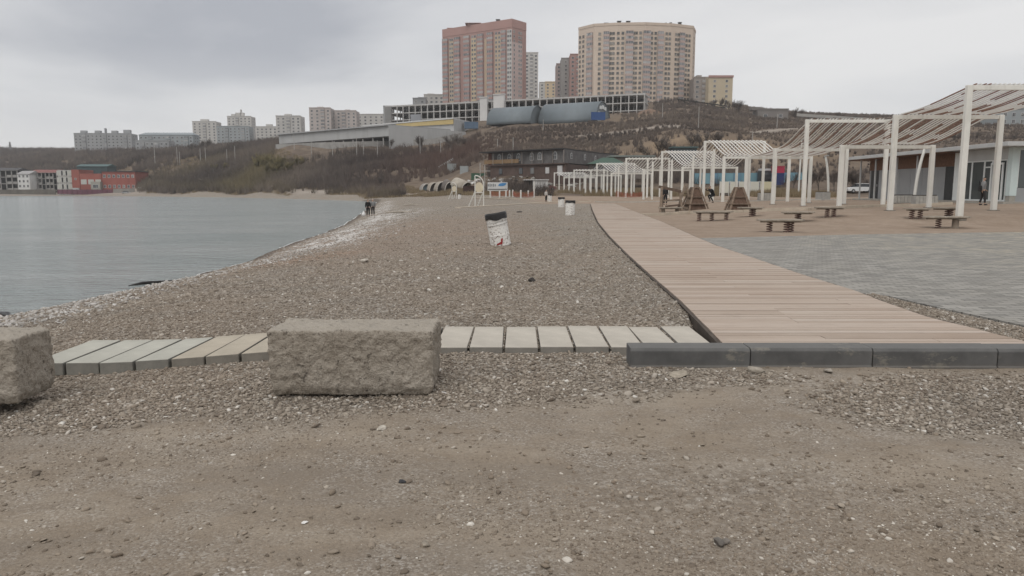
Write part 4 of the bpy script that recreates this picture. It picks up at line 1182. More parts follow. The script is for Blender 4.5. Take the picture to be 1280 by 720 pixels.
platform(1183, 272, 40, 'balance board on a short spring right behind the dark tilted board', [('s', .05, .1), ('s', .12, .0)], -.05, .46)
platform(1182, 285, 60, 'dark tilted balance board on one spring and a thick timber stub', [('s', -.14, .05), ('b', .18, -.05)], -.05, .46)

# wooden climbing huts: tapering frames with shelves
def climbing_hut(px, py, hpx, label, rz):
    p = ground_hit(px, py); h = hpx * p.y * CP / F
    root = empty('climbing_hut', p, rz, label, 'climbing hut', 'tapering wooden climbing huts')
    wood = M('hut_wood', (0.215, 0.160, 0.120), 0.85, 0.28, 6); dark = M('hut_inside_wood', (0.125, 0.08, 0.058), 0.85, 0.3, 6)
    b, t = h * .44, h * .14
    cs = [(-1, -1), (1, -1), (1, 1), (-1, 1)]
    for sx, sy in cs:
        MB().bar((sx * b * 1.12, sy * b * 1.05, -.1), (sx * t, sy * t, h), .10, .10).build('corner_post', wood, root)
    f = lambda z: b * .97 + (t - b) * z / h
    for a0, a1 in ((0, 1), (1, 2), (2, 3), (3, 0)):
        m = MB()
        (x0, y0), (x1, y1) = cs[a0], cs[a1]
        zs = [0.0, .24 * h, .27 * h, .56 * h, .59 * h, .97 * h]
        for z0, z1 in ((zs[0], zs[1]), (zs[2], zs[3]), (zs[4], zs[5])):
            r0, r1 = f(z0) * .93, f(z1) * .93
            m.add([(x0 * r0, y0 * r0, z0), (x1 * r0, y1 * r0, z0), (x1 * r1, y1 * r1, z1), (x0 * r1, y0 * r1, z1)], [(0, 1, 2, 3)])
        o = m.build('side_cladding', dark if a0 == 0 else wood, root)
        so = o.modifiers.new('thickness', 'SOLIDIFY'); so.thickness = .03
    for z, k in ((.26 * h, 1.28), (.57 * h, 1.25)):
        r = f(z) * k
        MB().box((0, 0, z), (2 * r, 2 * r, .05)).build('shelf', wood, root)
    MB().box((0, 0, h), (t * 2.3, t * 2.3, .06)).build('top_board', wood, root)
climbing_hut(868, 262, 27.5, 'tapering wooden climbing hut with two shelves, beside the crouching person in black', 0.25)
climbing_hut(922.5, 262, 27.5, 'tapering wooden climbing hut with shelves and a reddish niche, in front of cream panels', 0.0)

# leaning beam play set
def beam_set():
    p = ground_hit(840, 264.5); sc = p.y * CP / F
    root = empty('balance_beam_set', p, 0, 'dark sloping beam on wooden posts with cross bars, at the play area edge', 'play equipment')
    wd = M('play_beam_wood', (0.12, 0.085, 0.065), 0.8, 0.3, 6); lt = M('play_post_wood', (0.25, 0.195, 0.15), 0.8, 0.3, 6)
    X = lambda px: (px - 840) * sc; Z = lambda py: (264.5 - py) * sc
    MB().bar((X(823), 0, Z(233.5)), (X(851), .1, Z(239.5)), .16, .18).build('sloping_beam', wd, root)
    for a, b, y in (((826, 234), (825, 262), -.1), ((828.5, 245), (828.5, 264), .3), ((850, 239), (853, 262), .1), ((857, 232), (848, 262), .4), ((860, 234), (866, 262), .5)):
        MB().bar((X(a[0]), y, Z(a[1])), (X(b[0]), y, Z(b[1]) - .2), .14, .14).build('post', lt, root)
    MB().bar((X(829), 0.1, Z(251)), (X(851), 0.3, Z(250)), .10, .12).build('cross_bar', lt, root)
    MB().bar((X(832), 0.0, Z(258)), (X(852), 0.2, Z(256)), .2, .12).build('foot_beam', wd, root)
    MB().bar((X(853), .45, Z(242)), (X(866), .5, Z(242)), .07, .07).build('cross_bar', wd, root)
    MB().bar((X(855), .3, Z(259)), (X(866), .1, Z(263)), .14, .12).build('foot_beam', lt, root)
beam_set()

# timber edging lines in the sand and across the beach
def edging(pxs, label, w=.16, h=.14, col=(0.47, 0.405, 0.325), name='timber_edging', up=.03):
    pts = [ground_hit(a, b) for a, b in pxs]
    m = MB()
    dense = []
    for a, b in zip(pts, pts[1:]):
        n = max(2, int((b - a).length / 2.0))
        for k in range(n): dense.append(a.lerp(b, k / n))
    dense.append(pts[-1])
    for q in dense: q.z = float(H(q.x, q.y)) + up
    for a, b in zip(dense, dense[1:]): m.bar(a, b, w, h)
    return tag(m.build(name, M('edging_' + label[:12], col, 0.85, 0.15, 2)), label, 'edging')
edging([(797, 270.8), (862, 267), (930, 265.5), (1010, 263), (1100, 258.8), (1190, 255.6)], 'pale timber edging running through the sand between the balance boards', .16, .2, up=.06)
edging([(572, 260.2), (600, 258.5), (640, 256), (690, 252.6), (738, 252.2)], 'pale timber edge crossing the beach from the tall white frame to the boardwalk', .5, .1)
edging([(590, 247.2), (640, 248.5), (690, 249.8)], 'thin pale edge of the path below the white bollards', .5, .08)
edging([(745, 252.6), (800, 252.8), (870, 252.2), (960, 251), (1060, 250)], 'pale concrete edge along the foot of the pergola posts', .4, .1, (0.46, 0.43, 0.38), 'concrete_edging')
# ------------------------------------------------------------------ buildings on the hill
def grid_parts(root, name, proto_mesh, places, rotz=0.0, limit=100):
    """window-like parts: the first LIMIT are parts of their own, the rest one part"""
    for k, (p, r) in enumerate(places[:limit]):
        o = link(name, proto_mesh, root, p); o.rotation_euler = (0, 0, r)
    rest = places[limit:]
    if rest:
        n = len(proto_mesh.vertices)
        V = np.zeros(n * 3, np.float32); proto_mesh.vertices.foreach_get('co', V); V = V.reshape(-1, 3)
        fs = [tuple(p.vertices) for p in proto_mesh.polygons]; mi = [p.material_index for p in proto_mesh.polygons]
        m = MB()
        for p, r in rest:
            R = Matrix.Translation(p) @ Matrix.Rotation(r, 4, 'Z')
            b = len(m.v)
            m.v += [tuple(R @ Vector(v)) for v in V]; m.f += [tuple(b + i for i in f) for f in fs]; m.m += mi
        o = m.build(name + 's_above', list(proto_mesh.materials), root); o['kind'] = 'stuff'
def win_mesh(w, h, glass, frame, sill=True):
    m = MB()
    m.box((0, -.03, 0), (w, .06, h), 0)
    f = .10
    m.box((0, -.05, h / 2 + f / 2), (w + 2 * f, .1, f), 1); m.box((0, -.05, -h / 2 - f / 2), (w + 2 * f, .1, f), 1)
    m.box((-w / 2 - f / 2, -.05, 0), (f, .1, h), 1); m.box((w / 2 + f / 2, -.05, 0), (f, .1, h), 1); m.box((w * .12, -.045, 0), (.07, .09, h), 1)
    me = bpy.data.meshes.new('window'); me.from_pydata(m.v, [], m.f); me.materials.append(glass); me.materials.append(frame)
    me.polygons.foreach_set('material_index', m.m); me.update(); return me
def balcony_mesh(w, h, dep, par, glz, frame, gv=0.5):
    m = MB()
    m.box((0, -dep / 2, h * .20), (w, dep, h * .40), 0)
    m.box((0, -dep / 2 + .03, h * .66), (w - .1, dep - .1, h * .52), 1)
    for k in range(4): m.box((-w / 2 + .06 + (w - .12) * k / 3, -dep + .045, h * .66), (.09, .1, h * .52), 2)
    m.box((0, -dep / 2, h * .955), (w, dep, h * .07), 0)
    me = bpy.data.meshes.new('balcony'); me.from_pydata(m.v, [], m.f)
    for x in (par, glz, frame): me.materials.append(x)
    me.polygons.foreach_set('material_index', m.m); me.update(); return me
def per_copy(key, stops, rough, spec):
    t = NT(key); oi = t.n('ShaderNodeObjectInfo')
    t.set(t.ramp(t.math('FRACT', t.math('ADD', oi.outputs['Random'], t.math('MULTIPLY', t.noise(.35, 2, .5), .5))), stops), rough, 0, None, spec)
    return t.mat
GL_DARK = per_copy('far_window_glass', [(0, (0.045, 0.05, 0.056)), (.6, (0.075, 0.08, 0.085)), (.8, (0.13, 0.13, 0.13)), (1, (0.26, 0.25, 0.235))], .12, .6)
GL_PALE = per_copy('glazed_loggia', [(0, (0.13, 0.135, 0.14)), (.4, (0.24, 0.24, 0.245)), (.75, (0.33, 0.325, 0.32)), (.92, (0.42, 0.41, 0.40)), (1, (0.16, 0.19, 0.20))], .25, .5)
FR_WHITE = M('far_window_frame', (0.55, 0.54, 0.53), 0.6, 0.06)

def face_frame(a, b):
    """wall from a to b (seen from outside, left to right): direction, length and yaw"""
    d = Vector((b[0] - a[0], b[1] - a[1], 0)); return d.normalized(), d.length, math.atan2(d.y, d.x)

def tower(name, label, corners, ztop, zbase, floor_h, wallm, faces, back, parapet=None, roofbits=(), cat='apartment tower', solid_top=1.6, trim=None):
    """corners: plan outline; faces: list of (a, b, columns); columns: list of (kind, u, width, material overrides)"""
    root = empty(name, Vector((corners[0][0], corners[0][1], zbase)), 0, label, cat)
    base = root.location.copy()
    rel = lambda p: (p[0] - base.x, p[1] - base.y)
    MB().prism([rel(p) for p in list(corners) + list(back)], 0, ztop - zbase).build('wall', wallm, root)
    nfl = int((ztop - zbase - solid_top) / floor_h)
    for a, b, cols in faces:
        d, Ln, yaw = face_frame(a, b); nrm = Vector((d.y, -d.x, 0))
        strips = [c for c in cols if c[0] == 's']
        for _, u0, u1, mat, z0f, z1f in strips:
            p = Vector((a[0], a[1], 0)) + d * (Ln * (u0 + u1) / 2) + nrm * .06
            H_ = (ztop - zbase)
            MB().box((0, 0, H_ * (z0f + z1f) / 2), (Ln * (u1 - u0), .12, H_ * (z1f - z0f) - .04)).build('facade_strip', mat, root, Vector((p.x - base.x, p.y - base.y, 0))).rotation_euler = (0, 0, yaw)
        for kind in ('w', 'b'):
            groups = {}
            for c in cols:
                if c[0] != kind: continue
                groups.setdefault((c[2], c[3]), []).append(c)
            for (w, mesh), cs in groups.items():
                places = []
                for fl in range(nfl - 1, -1, -1):
                    for c in cs:
                        p = Vector((a[0], a[1], 0)) + d * (Ln * c[1]) + nrm * .13
                        z = ztop - zbase - solid_top - floor_h * (nfl - fl) + (floor_h * .55 if kind == 'w' else 0.0)
                        places.append((Vector((p.x - base.x, p.y - base.y, z)), yaw))
                grid_parts(root, 'window' if kind == 'w' else 'balcony', mesh, places, limit=max(20, int(100 * len(cs) / max(1, sum(1 for q in cols if q[0] == kind)))))
    if parapet:
        mat, h = parapet
        cs = list(corners)
        for a, b in zip(cs, cs[1:]):
            d, Ln, yaw = face_frame(a, b); nrm = Vector((d.y, -d.x, 0))
            p = Vector((a[0], a[1], 0)) + d * Ln / 2 + nrm * .10
            MB().box((0, 0, ztop - zbase - h / 2 + .35), (Ln - .02, .22, h)).build('parapet', mat, root, Vector((p.x - base.x, p.y - base.y, 0))).rotation_euler = (0, 0, yaw)
    for (px, w, h, mat) in roofbits:
        a = Vector(rel(corners[0]) + (0,)); 
        X = (px - 640) / F * (corners[0][1] + 6) - base.x
        yb = np.interp(X + base.x, [c[0] for c in corners], [c[1] for c in corners]) - base.y + 5
        m = MB().box((X, yb, ztop - zbase + h / 2), (w, w, h)); m.box((X, yb, ztop - zbase + h + .12), (w * 1.35, w * 1.35, .22))
        m.build('roof_stack', mat, root)
    return root
def zpx(py, Y): return P(640, py, Y).z
def pl(px, Y): p = P(px, 130, Y); return (p.x, p.y)

PINK = M('dusty_red_render', (0.37, 0.235, 0.21), 0.85, 0.10, .05)
PINKP = M('dusty_red_parapet', (0.38, 0.235, 0.21), 0.85, 0.08, .05)
TANR = M('tan_render', (0.47, 0.365, 0.265), 0.85, 0.08, .05)
LTAN = M('light_tan_render', (0.53, 0.42, 0.28), 0.85, 0.08, .05)
PALEP = M('pale_pink_render', (0.52, 0.41, 0.385), 0.85, 0.10, .05)
WHT = M('offwhite_render', (0.52, 0.505, 0.48), 0.85, 0.08, .05)
# the red tower
R0, R1, R2 = pl(554, 533), pl(640, 500), pl(657.5, 512)
bR = balcony_mesh(4.6, 2.9, 1.1, PINK, GL_PALE, FR_WHITE)
bR2 = balcony_mesh(3.6, 2.9, 1.1, PINK, GL_PALE, FR_WHITE)
wR = win_mesh(1.3, 1.5, GL_DARK, FR_WHITE)
Ft = lambda x: (x - 85) / (607 - 85)
redfaces = [(R0, R1, [('s', Ft(137), Ft(172), TANR, 0, .88), ('s', Ft(236), Ft(250), PINK, 0, .9), ('s', Ft(308), Ft(346), LTAN, 0, .88), ('s', Ft(483), Ft(528), TANR, 0, .88), ('s', Ft(572), .998, WHT, 0, .91),
                      ('s', Ft(408), Ft(424), TANR, 0, .86),
                      ('b', Ft(110), 4.6, bR), ('b', Ft(204), 4.6, bR), ('b', Ft(277), 4.6, bR), ('b', Ft(380), 4.6, bR), ('b', Ft(452), 4.6, bR), ('b', Ft(550), 3.6, bR2),
                      ('w', Ft(147), 1.3, wR), ('w', Ft(163), 1.3, wR), ('w', Ft(319), 1.3, wR), ('w', Ft(338), 1.3, wR), ('w', Ft(495), 1.3, wR), ('w', Ft(517), 1.3, wR), ('w', Ft(581), 1.3, wR), ('w', Ft(597), 1.3, wR)]),
            (R1, R2, [('s', .005, .72, PALEP, 0, .80), ('s', .725, .99, PINK, 0, .86), ('w', .14, 1.3, wR), ('w', .48, 1.3, wR), ('w', .62, 1.3, wR)])]
Zr = zpx(24, 500)
tower('apartment_tower', 'tall brick-red and tan apartment tower on the hilltop, with stacked balconies', [R0, R1, R2], Zr, Zr - 70, 2.88, PINK, redfaces,
      [(R2[0] - 16, R2[1] + 24), (R0[0] + 6, R0[1] + 26)], (PINKP, 5.2), [(624, 2.2, 2.0, M('roof_vent_dark', (0.06, 0.06, 0.06), 0.8)), (595, 8, 1.4, PINKP), (566, 3, 1.2, PINKP)], solid_top=6.2)
# the cream tower, bowed in plan
CREAM = M('cream_render', (0.56, 0.465, 0.385), 0.85, 0.05, .05); PINKB = M('pinkish_balcony_panel', (0.42, 0.32, 0.285), 0.85, 0.12, .2)
CP_ = M('cream_parapet', (0.55, 0.455, 0.375), 0.85, 0.05, .05)
CX = [(165, 485), (265, 474), (415, 471), (590, 470), (755, 473), (893, 480), (909, 494)]
cc = [pl(690 + x / 5.1417, y) for x, y in CX]
bC = balcony_mesh(4.6, 3.02, 1.0, PINKB, GL_PALE, FR_WHITE); bC3 = balcony_mesh(3.6, 3.02, 1.0, PINKB, GL_PALE, FR_WHITE)
wC = win_mesh(1.5, 1.55, GL_DARK, M('cream_window_frame', (0.42, 0.35, 0.27), 0.7))
ccols = [('w', x) for x in (177, 198, 300, 372, 388, 418, 447, 518, 533, 560, 631, 655, 725, 745, 785, 800, 852, 870)] + [('b', x) for x in (241, 344, 490, 600, 686, 822)]
cfaces = []
for k in range(len(CX) - 1):
    x0, x1 = CX[k][0], CX[k + 1][0]
    cols = []
    for kind, x in ccols:
        if x0 < x <= x1:
            u = (x - x0) / (x1 - x0)
            cols.append((kind, u, 1.5, wC) if kind == 'w' else (('b', u, 4.6, bC) if x in (241, 490, 600) else ('b', u, 3.6, bC3)))
    if k == 5: cols = [('w', .4, 1.5, wC)]
    cfaces.append((cc[k], cc[k + 1], cols))
Zc = zpx(28.5, 470)
DKV = M('roof_vent_dark', (0.06, 0.06, 0.06), 0.8)
tower('apartment_tower', 'broad cream apartment tower with a bowed front and pinkish balcony stacks', cc, Zc, Zc - 62, 2.98, CREAM, cfaces,
      [(cc[-1][0] - 14, cc[-1][1] + 20), (cc[3][0], cc[3][1] + 24), (cc[0][0] + 5, cc[0][1] + 24)], (CP_, 1.6),
      [(750, 2, 1.2, DKV), (765, 2, 2.0, DKV), (775.5, 2, 1.9, DKV), (838, 1.8, 2.4, DKV), (826, 1.2, 1.6, DKV), (820, .8, 1.4, DKV)], solid_top=4.6)

GREYR = M('grey_render', (0.30, 0.295, 0.285), 0.85, 0.12, .08)
def block(label, px0, px1, pyt, pyb, Y, colr, floor_h=3.0, colw=3.6, ww=1.6, wh=1.4, depth=14, yaw=0.0, name='apartment_block', cat='apartment block', boxes=(), roofm=None, bal=None, extra_down=8, frame=None, group=None):
    x0, x1 = pl(px0, Y)[0], pl(px1, Y)[0]
    zt, zb = zpx(pyt, Y), zpx(pyb, Y) - extra_down
    W, Hh = x1 - x0, zt - zb
    root = empty(name, Vector(((x0 + x1) / 2, Y, zb)), yaw, label, cat, group)
    MB().box((0, depth / 2, Hh / 2), (W, depth, Hh)).build('wall', colr, root)
    if roofm is not None:
        m = MB(); q = .4
        v = [(-W / 2 - q, -q, Hh), (W / 2 + q, -q, Hh), (W / 2 + q, depth + q, Hh), (-W / 2 - q, depth + q, Hh), (-W / 2 + 2.5, depth / 2, Hh + 2.3), (W / 2 - 2.5, depth / 2, Hh + 2.3)]
        m.add(v, [(0, 1, 5, 4), (1, 2, 5), (2, 3, 4, 5), (3, 0, 4)]); m.build('roof', roofm, root)
    else:
        m = MB()
        for (ca, cb, d_) in (((0, -.12, Hh + .3), (W + .3, .3, .7), 0), ((0, depth + .12, Hh + .3), (W + .3, .3, .7), 0)):
            m.box(ca, cb)
        m2 = MB().box((0, -.12, Hh + .25), (W + .3, .3, .6)); m2.build('parapet', colr, root)
    for (u, w, h) in boxes:
        MB().box((W * (u - .5), depth * .5, Hh + h / 2), (w, 4, h)).build('roof_house', colr, root)
    nf = max(1, int((Hh - 1.0) / floor_h)); nc = max(1, int((W - 1.5) / colw))
    wm = win_mesh(ww, wh, GL_DARK, frame or FR_WHITE)
    vis = max(1, min(nf, int((Hh - extra_down + 3) / floor_h)))
    places, bplaces = [], []
    for f in range(vis):
        z = Hh - 1.0 - floor_h * (f + .5)
        for c in range(nc):
            x = -W / 2 + W * (c + .5) / nc
            if bal and c % bal == bal // 2: bplaces.append((Vector((x, -.02, z - floor_h * .45)), 0))
            else: places.append((Vector((x, -.02, z)), 0))
    g = random.Random(int(px0)); 
    grid_parts(root, 'window', wm, places)
    if bplaces: grid_parts(root, 'balcony', balcony_mesh(min(colw * .95, 3.2), floor_h * .9, .9, colr, GL_PALE, FR_WHITE), bplaces)
    # end walls carry a column or two of windows too
    ends = []
    for f in range(vis):
        z = Hh - 1.0 - floor_h * (f + .5)
        for yy in (depth * .33, depth * .67):
            ends.append((Vector((W / 2 + .02, yy, z)), math.radians(90)))
    grid_parts(root, 'end_window', wm, ends, limit=40)
    return root
BLK = M('grey_block_panel', (0.30, 0.305, 0.31), 0.85, 0.10, .08); BLK2 = M('bluish_block_panel', (0.29, 0.315, 0.325), 0.85, 0.08, .08)
BLKW = M('whitish_block_panel', (0.47, 0.455, 0.43), 0.85, 0.10, .08); BLKP = M('pinkish_block_panel', (0.44, 0.39, 0.365), 0.85, 0.1, .08)
RFG = M('grey_sheet_roof', (0.22, 0.245, 0.26), 0.6, 0.1, .1)
block('long grey nine-storey block alone at the far left of the skyline, with roof huts', 90, 161, 167, 192, 720, BLK, 2.9, 3.6, boxes=[(.12, 5, 3.2), (.37, 5, 3.2), (.66, 5, 3.2), (.88, 6, 4.0), (.5, .5, 5.5)], bal=5, depth=13, yaw=.04)
block('long bluish-grey block under a shallow sheet-metal roof', 171, 239, 168.5, 196, 640, BLK2, 2.9, 3.5, roofm=RFG, bal=4, depth=13)
block('lower pale grey wing in front of the sheet-roofed block', 166, 208, 176, 200, 600, BLK, 2.9, 3.4, bal=3, depth=11)
block('whitish tower block left of the pair of close-set towers', 239, 269, 152, 175, 800, BLKW, 2.9, 4.0, boxes=[(.42, 8, 3)], bal=4)
block('highest whitish tower block with aerials, above the bluish one', 283, 313, 145.5, 174, 820, BLKW, 2.9, 4.0, boxes=[(.2, 5, 3), (.45, 9, 4.5), (.5, .6, 8)], bal=4)
block('mid-rise bluish block standing below the highest whitish tower', 269, 310, 158, 178, 760, BLK2, 2.9, 3.8, bal=4, depth=12)
block('low pale block glimpsed behind bare trees left of the warehouse', 318, 345, 158.5, 175, 760, BLKW, 2.9, 4.0, boxes=[(.55, 6, 3)])
block('square whitish tower directly above the left end of the warehouse', 344, 375, 145, 168, 700, BLKW, 2.9, 3.6, boxes=[(.42, 6, 2.4)], bal=4)
block('tall pinkish-grey end of the long stepped block', 386, 413, 135, 160, 640, BLKP, 2.9, 3.4, boxes=[(.45, 5, 1.6)], bal=4)
block('long pinkish-grey block stepping down to the right, behind bare trees', 413.2, 445, 138.5, 160, 650, BLKP, 2.9, 3.4, boxes=[(.6, 4, 1.6)], bal=5)
block('pale low block peeping out behind the skyline trees', 446, 480, 143, 158, 690, BLKW, 2.9, 4.0)
block('pale block left of the concrete frame building', 479, 489, 133, 152, 520, BLK, 2.9, 3.0, depth=10)
block('grey-white flats above the roof line of the concrete frame', 516, 532, 123, 140, 560, BLK, 2.9, 3.0, boxes=[(.6, 5, 1.6)])
block('grey-white flats touching the red tower above the concrete frame', 530, 555, 118.5, 140, 580, BLKW, 2.9, 3.0, boxes=[(.3, 5, 1.6)])
block('grey-white stepped tower right behind the red tower', 656, 672.5, 66, 130, 620, WHT, 2.9, 2.6, boxes=[(.25, 4, 1.5), (.75, 4, 1.5)], bal=2, depth=14, yaw=0)
block('low pale flats in the gap between the two big towers', 674, 681, 103, 130, 700, BLKW, 2.9, 3.0)
block('low yellow flats in the gap between the two big towers', 681.2, 695, 102.5, 130, 700, LTAN, 2.9, 3.2)
block('dusty-pink slim tower half hidden by the cream tower', 712, 726, 68, 130, 560, PINK, 2.9, 3.2, bal=2)
block('grey slim tower with recessed balconies left of the dusty-pink one', 701, 713, 73, 130, 570, GREYR, 2.9, 3.2, bal=2, boxes=[(.5, 6, 1.4)])
block('narrow pinkish-grey tower, outermost of the slim row', 695, 701.5, 80, 130, 580, M('pinkish_grey_render', (0.36, 0.29, 0.275), 0.85, 0.1, .08), 2.9, 3.0)
block('yellowish five-storey flats with pink cornice right of the cream tower', 885, 915, 96, 134, 460, M('yellowish_render', (0.48, 0.41, 0.30), 0.85, 0.06, .08), 3.0, 4.6, boxes=[(.25, 2, 1.4), (.75, 2, 1.4)], ww=1.4)
block('grey-brown side wing of the yellowish flats', 866.5, 884.6, 97, 134, 468, M('greybrown_render', (0.30, 0.265, 0.24), 0.85, 0.08, .08), 3.0, 3.4, boxes=[(.5, 3, 2.2)], bal=2)
MB().box((0, 0, 0), (15.2, .3, 1.3)).build('cornice', PINKP, [o for o in bpy.data.objects if o.get('label', '').startswith('yellowish five')][0], Vector((0, -.3, zpx(96, 460) - zpx(134, 460) + 8 + .2)))
block('pale grey high-rise seen through the nearest pergola at the right edge', 1252, 1296, 136, 200, 330, BLK2, 2.9, 2.9, ww=1.3, depth=14)
block('low grey shed-like building with a rooftop hut on the right skyline', 948, 986, 137, 152, 380, M('weathered_grey_wall', (0.20, 0.185, 0.175), 0.9, 0.15, .1), 4.0, 6.0, boxes=[(-.02, 4.5, 1.6)], depth=9, extra_down=3, name='low_building', cat='building')
def parapet_road():
    root = empty('retaining_wall', P(1030, 149, 390), 0, 'long pale concrete road parapet along the right-hand skyline', 'wall')
    a, b = P(996, 143.5, 395) - root.location, P(1086, 149.5, 380) - root.location
    c = MB(); c.bar(a, b, .6, 1.5); c.build('parapet_beam', M('parapet_concrete', (0.33, 0.32, 0.30), 0.9, 0.1, .2), root)
    m = MB(); m.bar(a - Vector((0, -.8, 4)), b - Vector((0, -.8, 4)), .6, 8); m.build('wall', M('parapet_wall', (0.22, 0.21, 0.20), 0.9, 0.15, .2), root)
parapet_road()

# ------------------------------------------------------------------ unfinished concrete frame building (parking decks)
def frame_building():
    A, B = pl(481, 449), pl(766, 397); C, D = pl(806, 391), pl(811, 404)
    ztA, ztB = zpx(134.5, 449), zpx(118, 395)
    zt = (ztA + ztB) / 2
    root = empty('concrete_frame_building', Vector((A[0], A[1], zt - 24)), 0, 'long unfinished concrete frame building with open dark floors below the towers', 'unfinished building')
    base = root.location.copy()
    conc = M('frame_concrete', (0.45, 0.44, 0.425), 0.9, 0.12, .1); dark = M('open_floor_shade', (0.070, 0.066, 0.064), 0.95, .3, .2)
    white = M('white_stair_core', (0.60, 0.59, 0.575), 0.85, 0.08, .1)
    Hh = 24.0; n = 6; fh = Hh / n
    P3 = lambda q, z: (q[0] - base.x, q[1] - base.y, z)
    back = 24
    pts = [A, B, C, D]
    for k in range(n + 1):
        z = k * fh
        poly = [P3(p, 0)[:2] for p in pts] + [(D[0] - base.x - 4, D[1] - base.y + back), (A[0] - base.x + 6, A[1] - base.y + back)]
        MB().prism(poly, z - .22, z + .22 if k < n else z + .6).build('floor_slab', conc, root)
    rows = []
    for a, b in ((A, B), (B, C), (C, D)):
        d, Ln, yaw = face_frame(a, b); nb = max(1, int(round(Ln / 4.1)))
        for i in range(nb): rows.append((Vector((a[0], a[1], 0)) + d * (Ln * i / nb) + Vector((-d.y, d.x, 0)) * .30, yaw))
    for q, yaw in rows:
        MB().box((0, 0, Hh / 2), (.5, .5, Hh - .1)).build('column', conc, root, Vector((q.x - base.x, q.y - base.y, 0))).rotation_euler = (0, 0, yaw)
    # inner rows of columns and the back wall, in the shade
    d, Ln, yaw = face_frame(A, C)
    for off in (8.0,):
        for i in range(34):
            q = Vector((A[0], A[1], 0)) + d * (Ln * (i + .3) / 35) + Vector((-d.y, d.x, 0)) * off
            MB().box((0, 0, Hh / 2), (.5, .5, Hh - .1)).build('column', conc, root, Vector((q.x - base.x, q.y - base.y, 0)))
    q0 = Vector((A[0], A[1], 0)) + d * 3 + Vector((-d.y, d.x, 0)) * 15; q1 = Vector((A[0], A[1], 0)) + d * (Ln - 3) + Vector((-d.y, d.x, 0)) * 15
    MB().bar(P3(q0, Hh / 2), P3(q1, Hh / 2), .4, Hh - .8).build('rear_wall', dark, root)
    # infill panels left end, stair core
    def on(px, off=0.0):
        u = (px - 481) / (766 - 481); Y = 1 / (1 / 449 + u * (1 / 397 - 1 / 449)); return pl(px, Y - off)
    for pa, pb in ((481, 489),):
        a, b = on(pa, .4), on(pb, .4)
        MB().bar(P3(a, Hh / 2 + .2), P3(b, Hh / 2 + .2), .3, Hh - .6).build('infill_wall', M('grey_infill', (0.22, 0.215, 0.21), 0.9, .1, .2), root)
    a, b = on(513, .35), on(526, .35)
    MB().bar(P3(a, Hh * .66), P3(b, Hh * .66), .3, Hh * .25).build('infill_wall', M('bluegrey_infill', (0.27, 0.28, 0.30), 0.9, .1, .2), root)
    for pa, pb, zt_ in ((600.5, 609.5, 26.0), (617.5, 630.5, 27.2)):
        a, b = on(pa, 1.2), on(pb, 1.2)
        MB().bar(P3(a, zt_ / 2), P3(b, zt_ / 2), 2.0, zt_).build('stair_core', white, root)
        a, b = on(pa - .4, 1.3), on(pb + .4, 1.3)
        MB().bar(P3(a, zt_ + .3), P3(b, zt_ + .3), 2.6, .5).build('core_roof', white, root)
    a, b = pl(798, 391), pl(811, 403)
    MB().bar(P3(pl(795, 390.3), 2.3), P3(pl(806.5, 390.3), 2.3), .4, 4.0).build('white_panel', white, root)
frame_building()

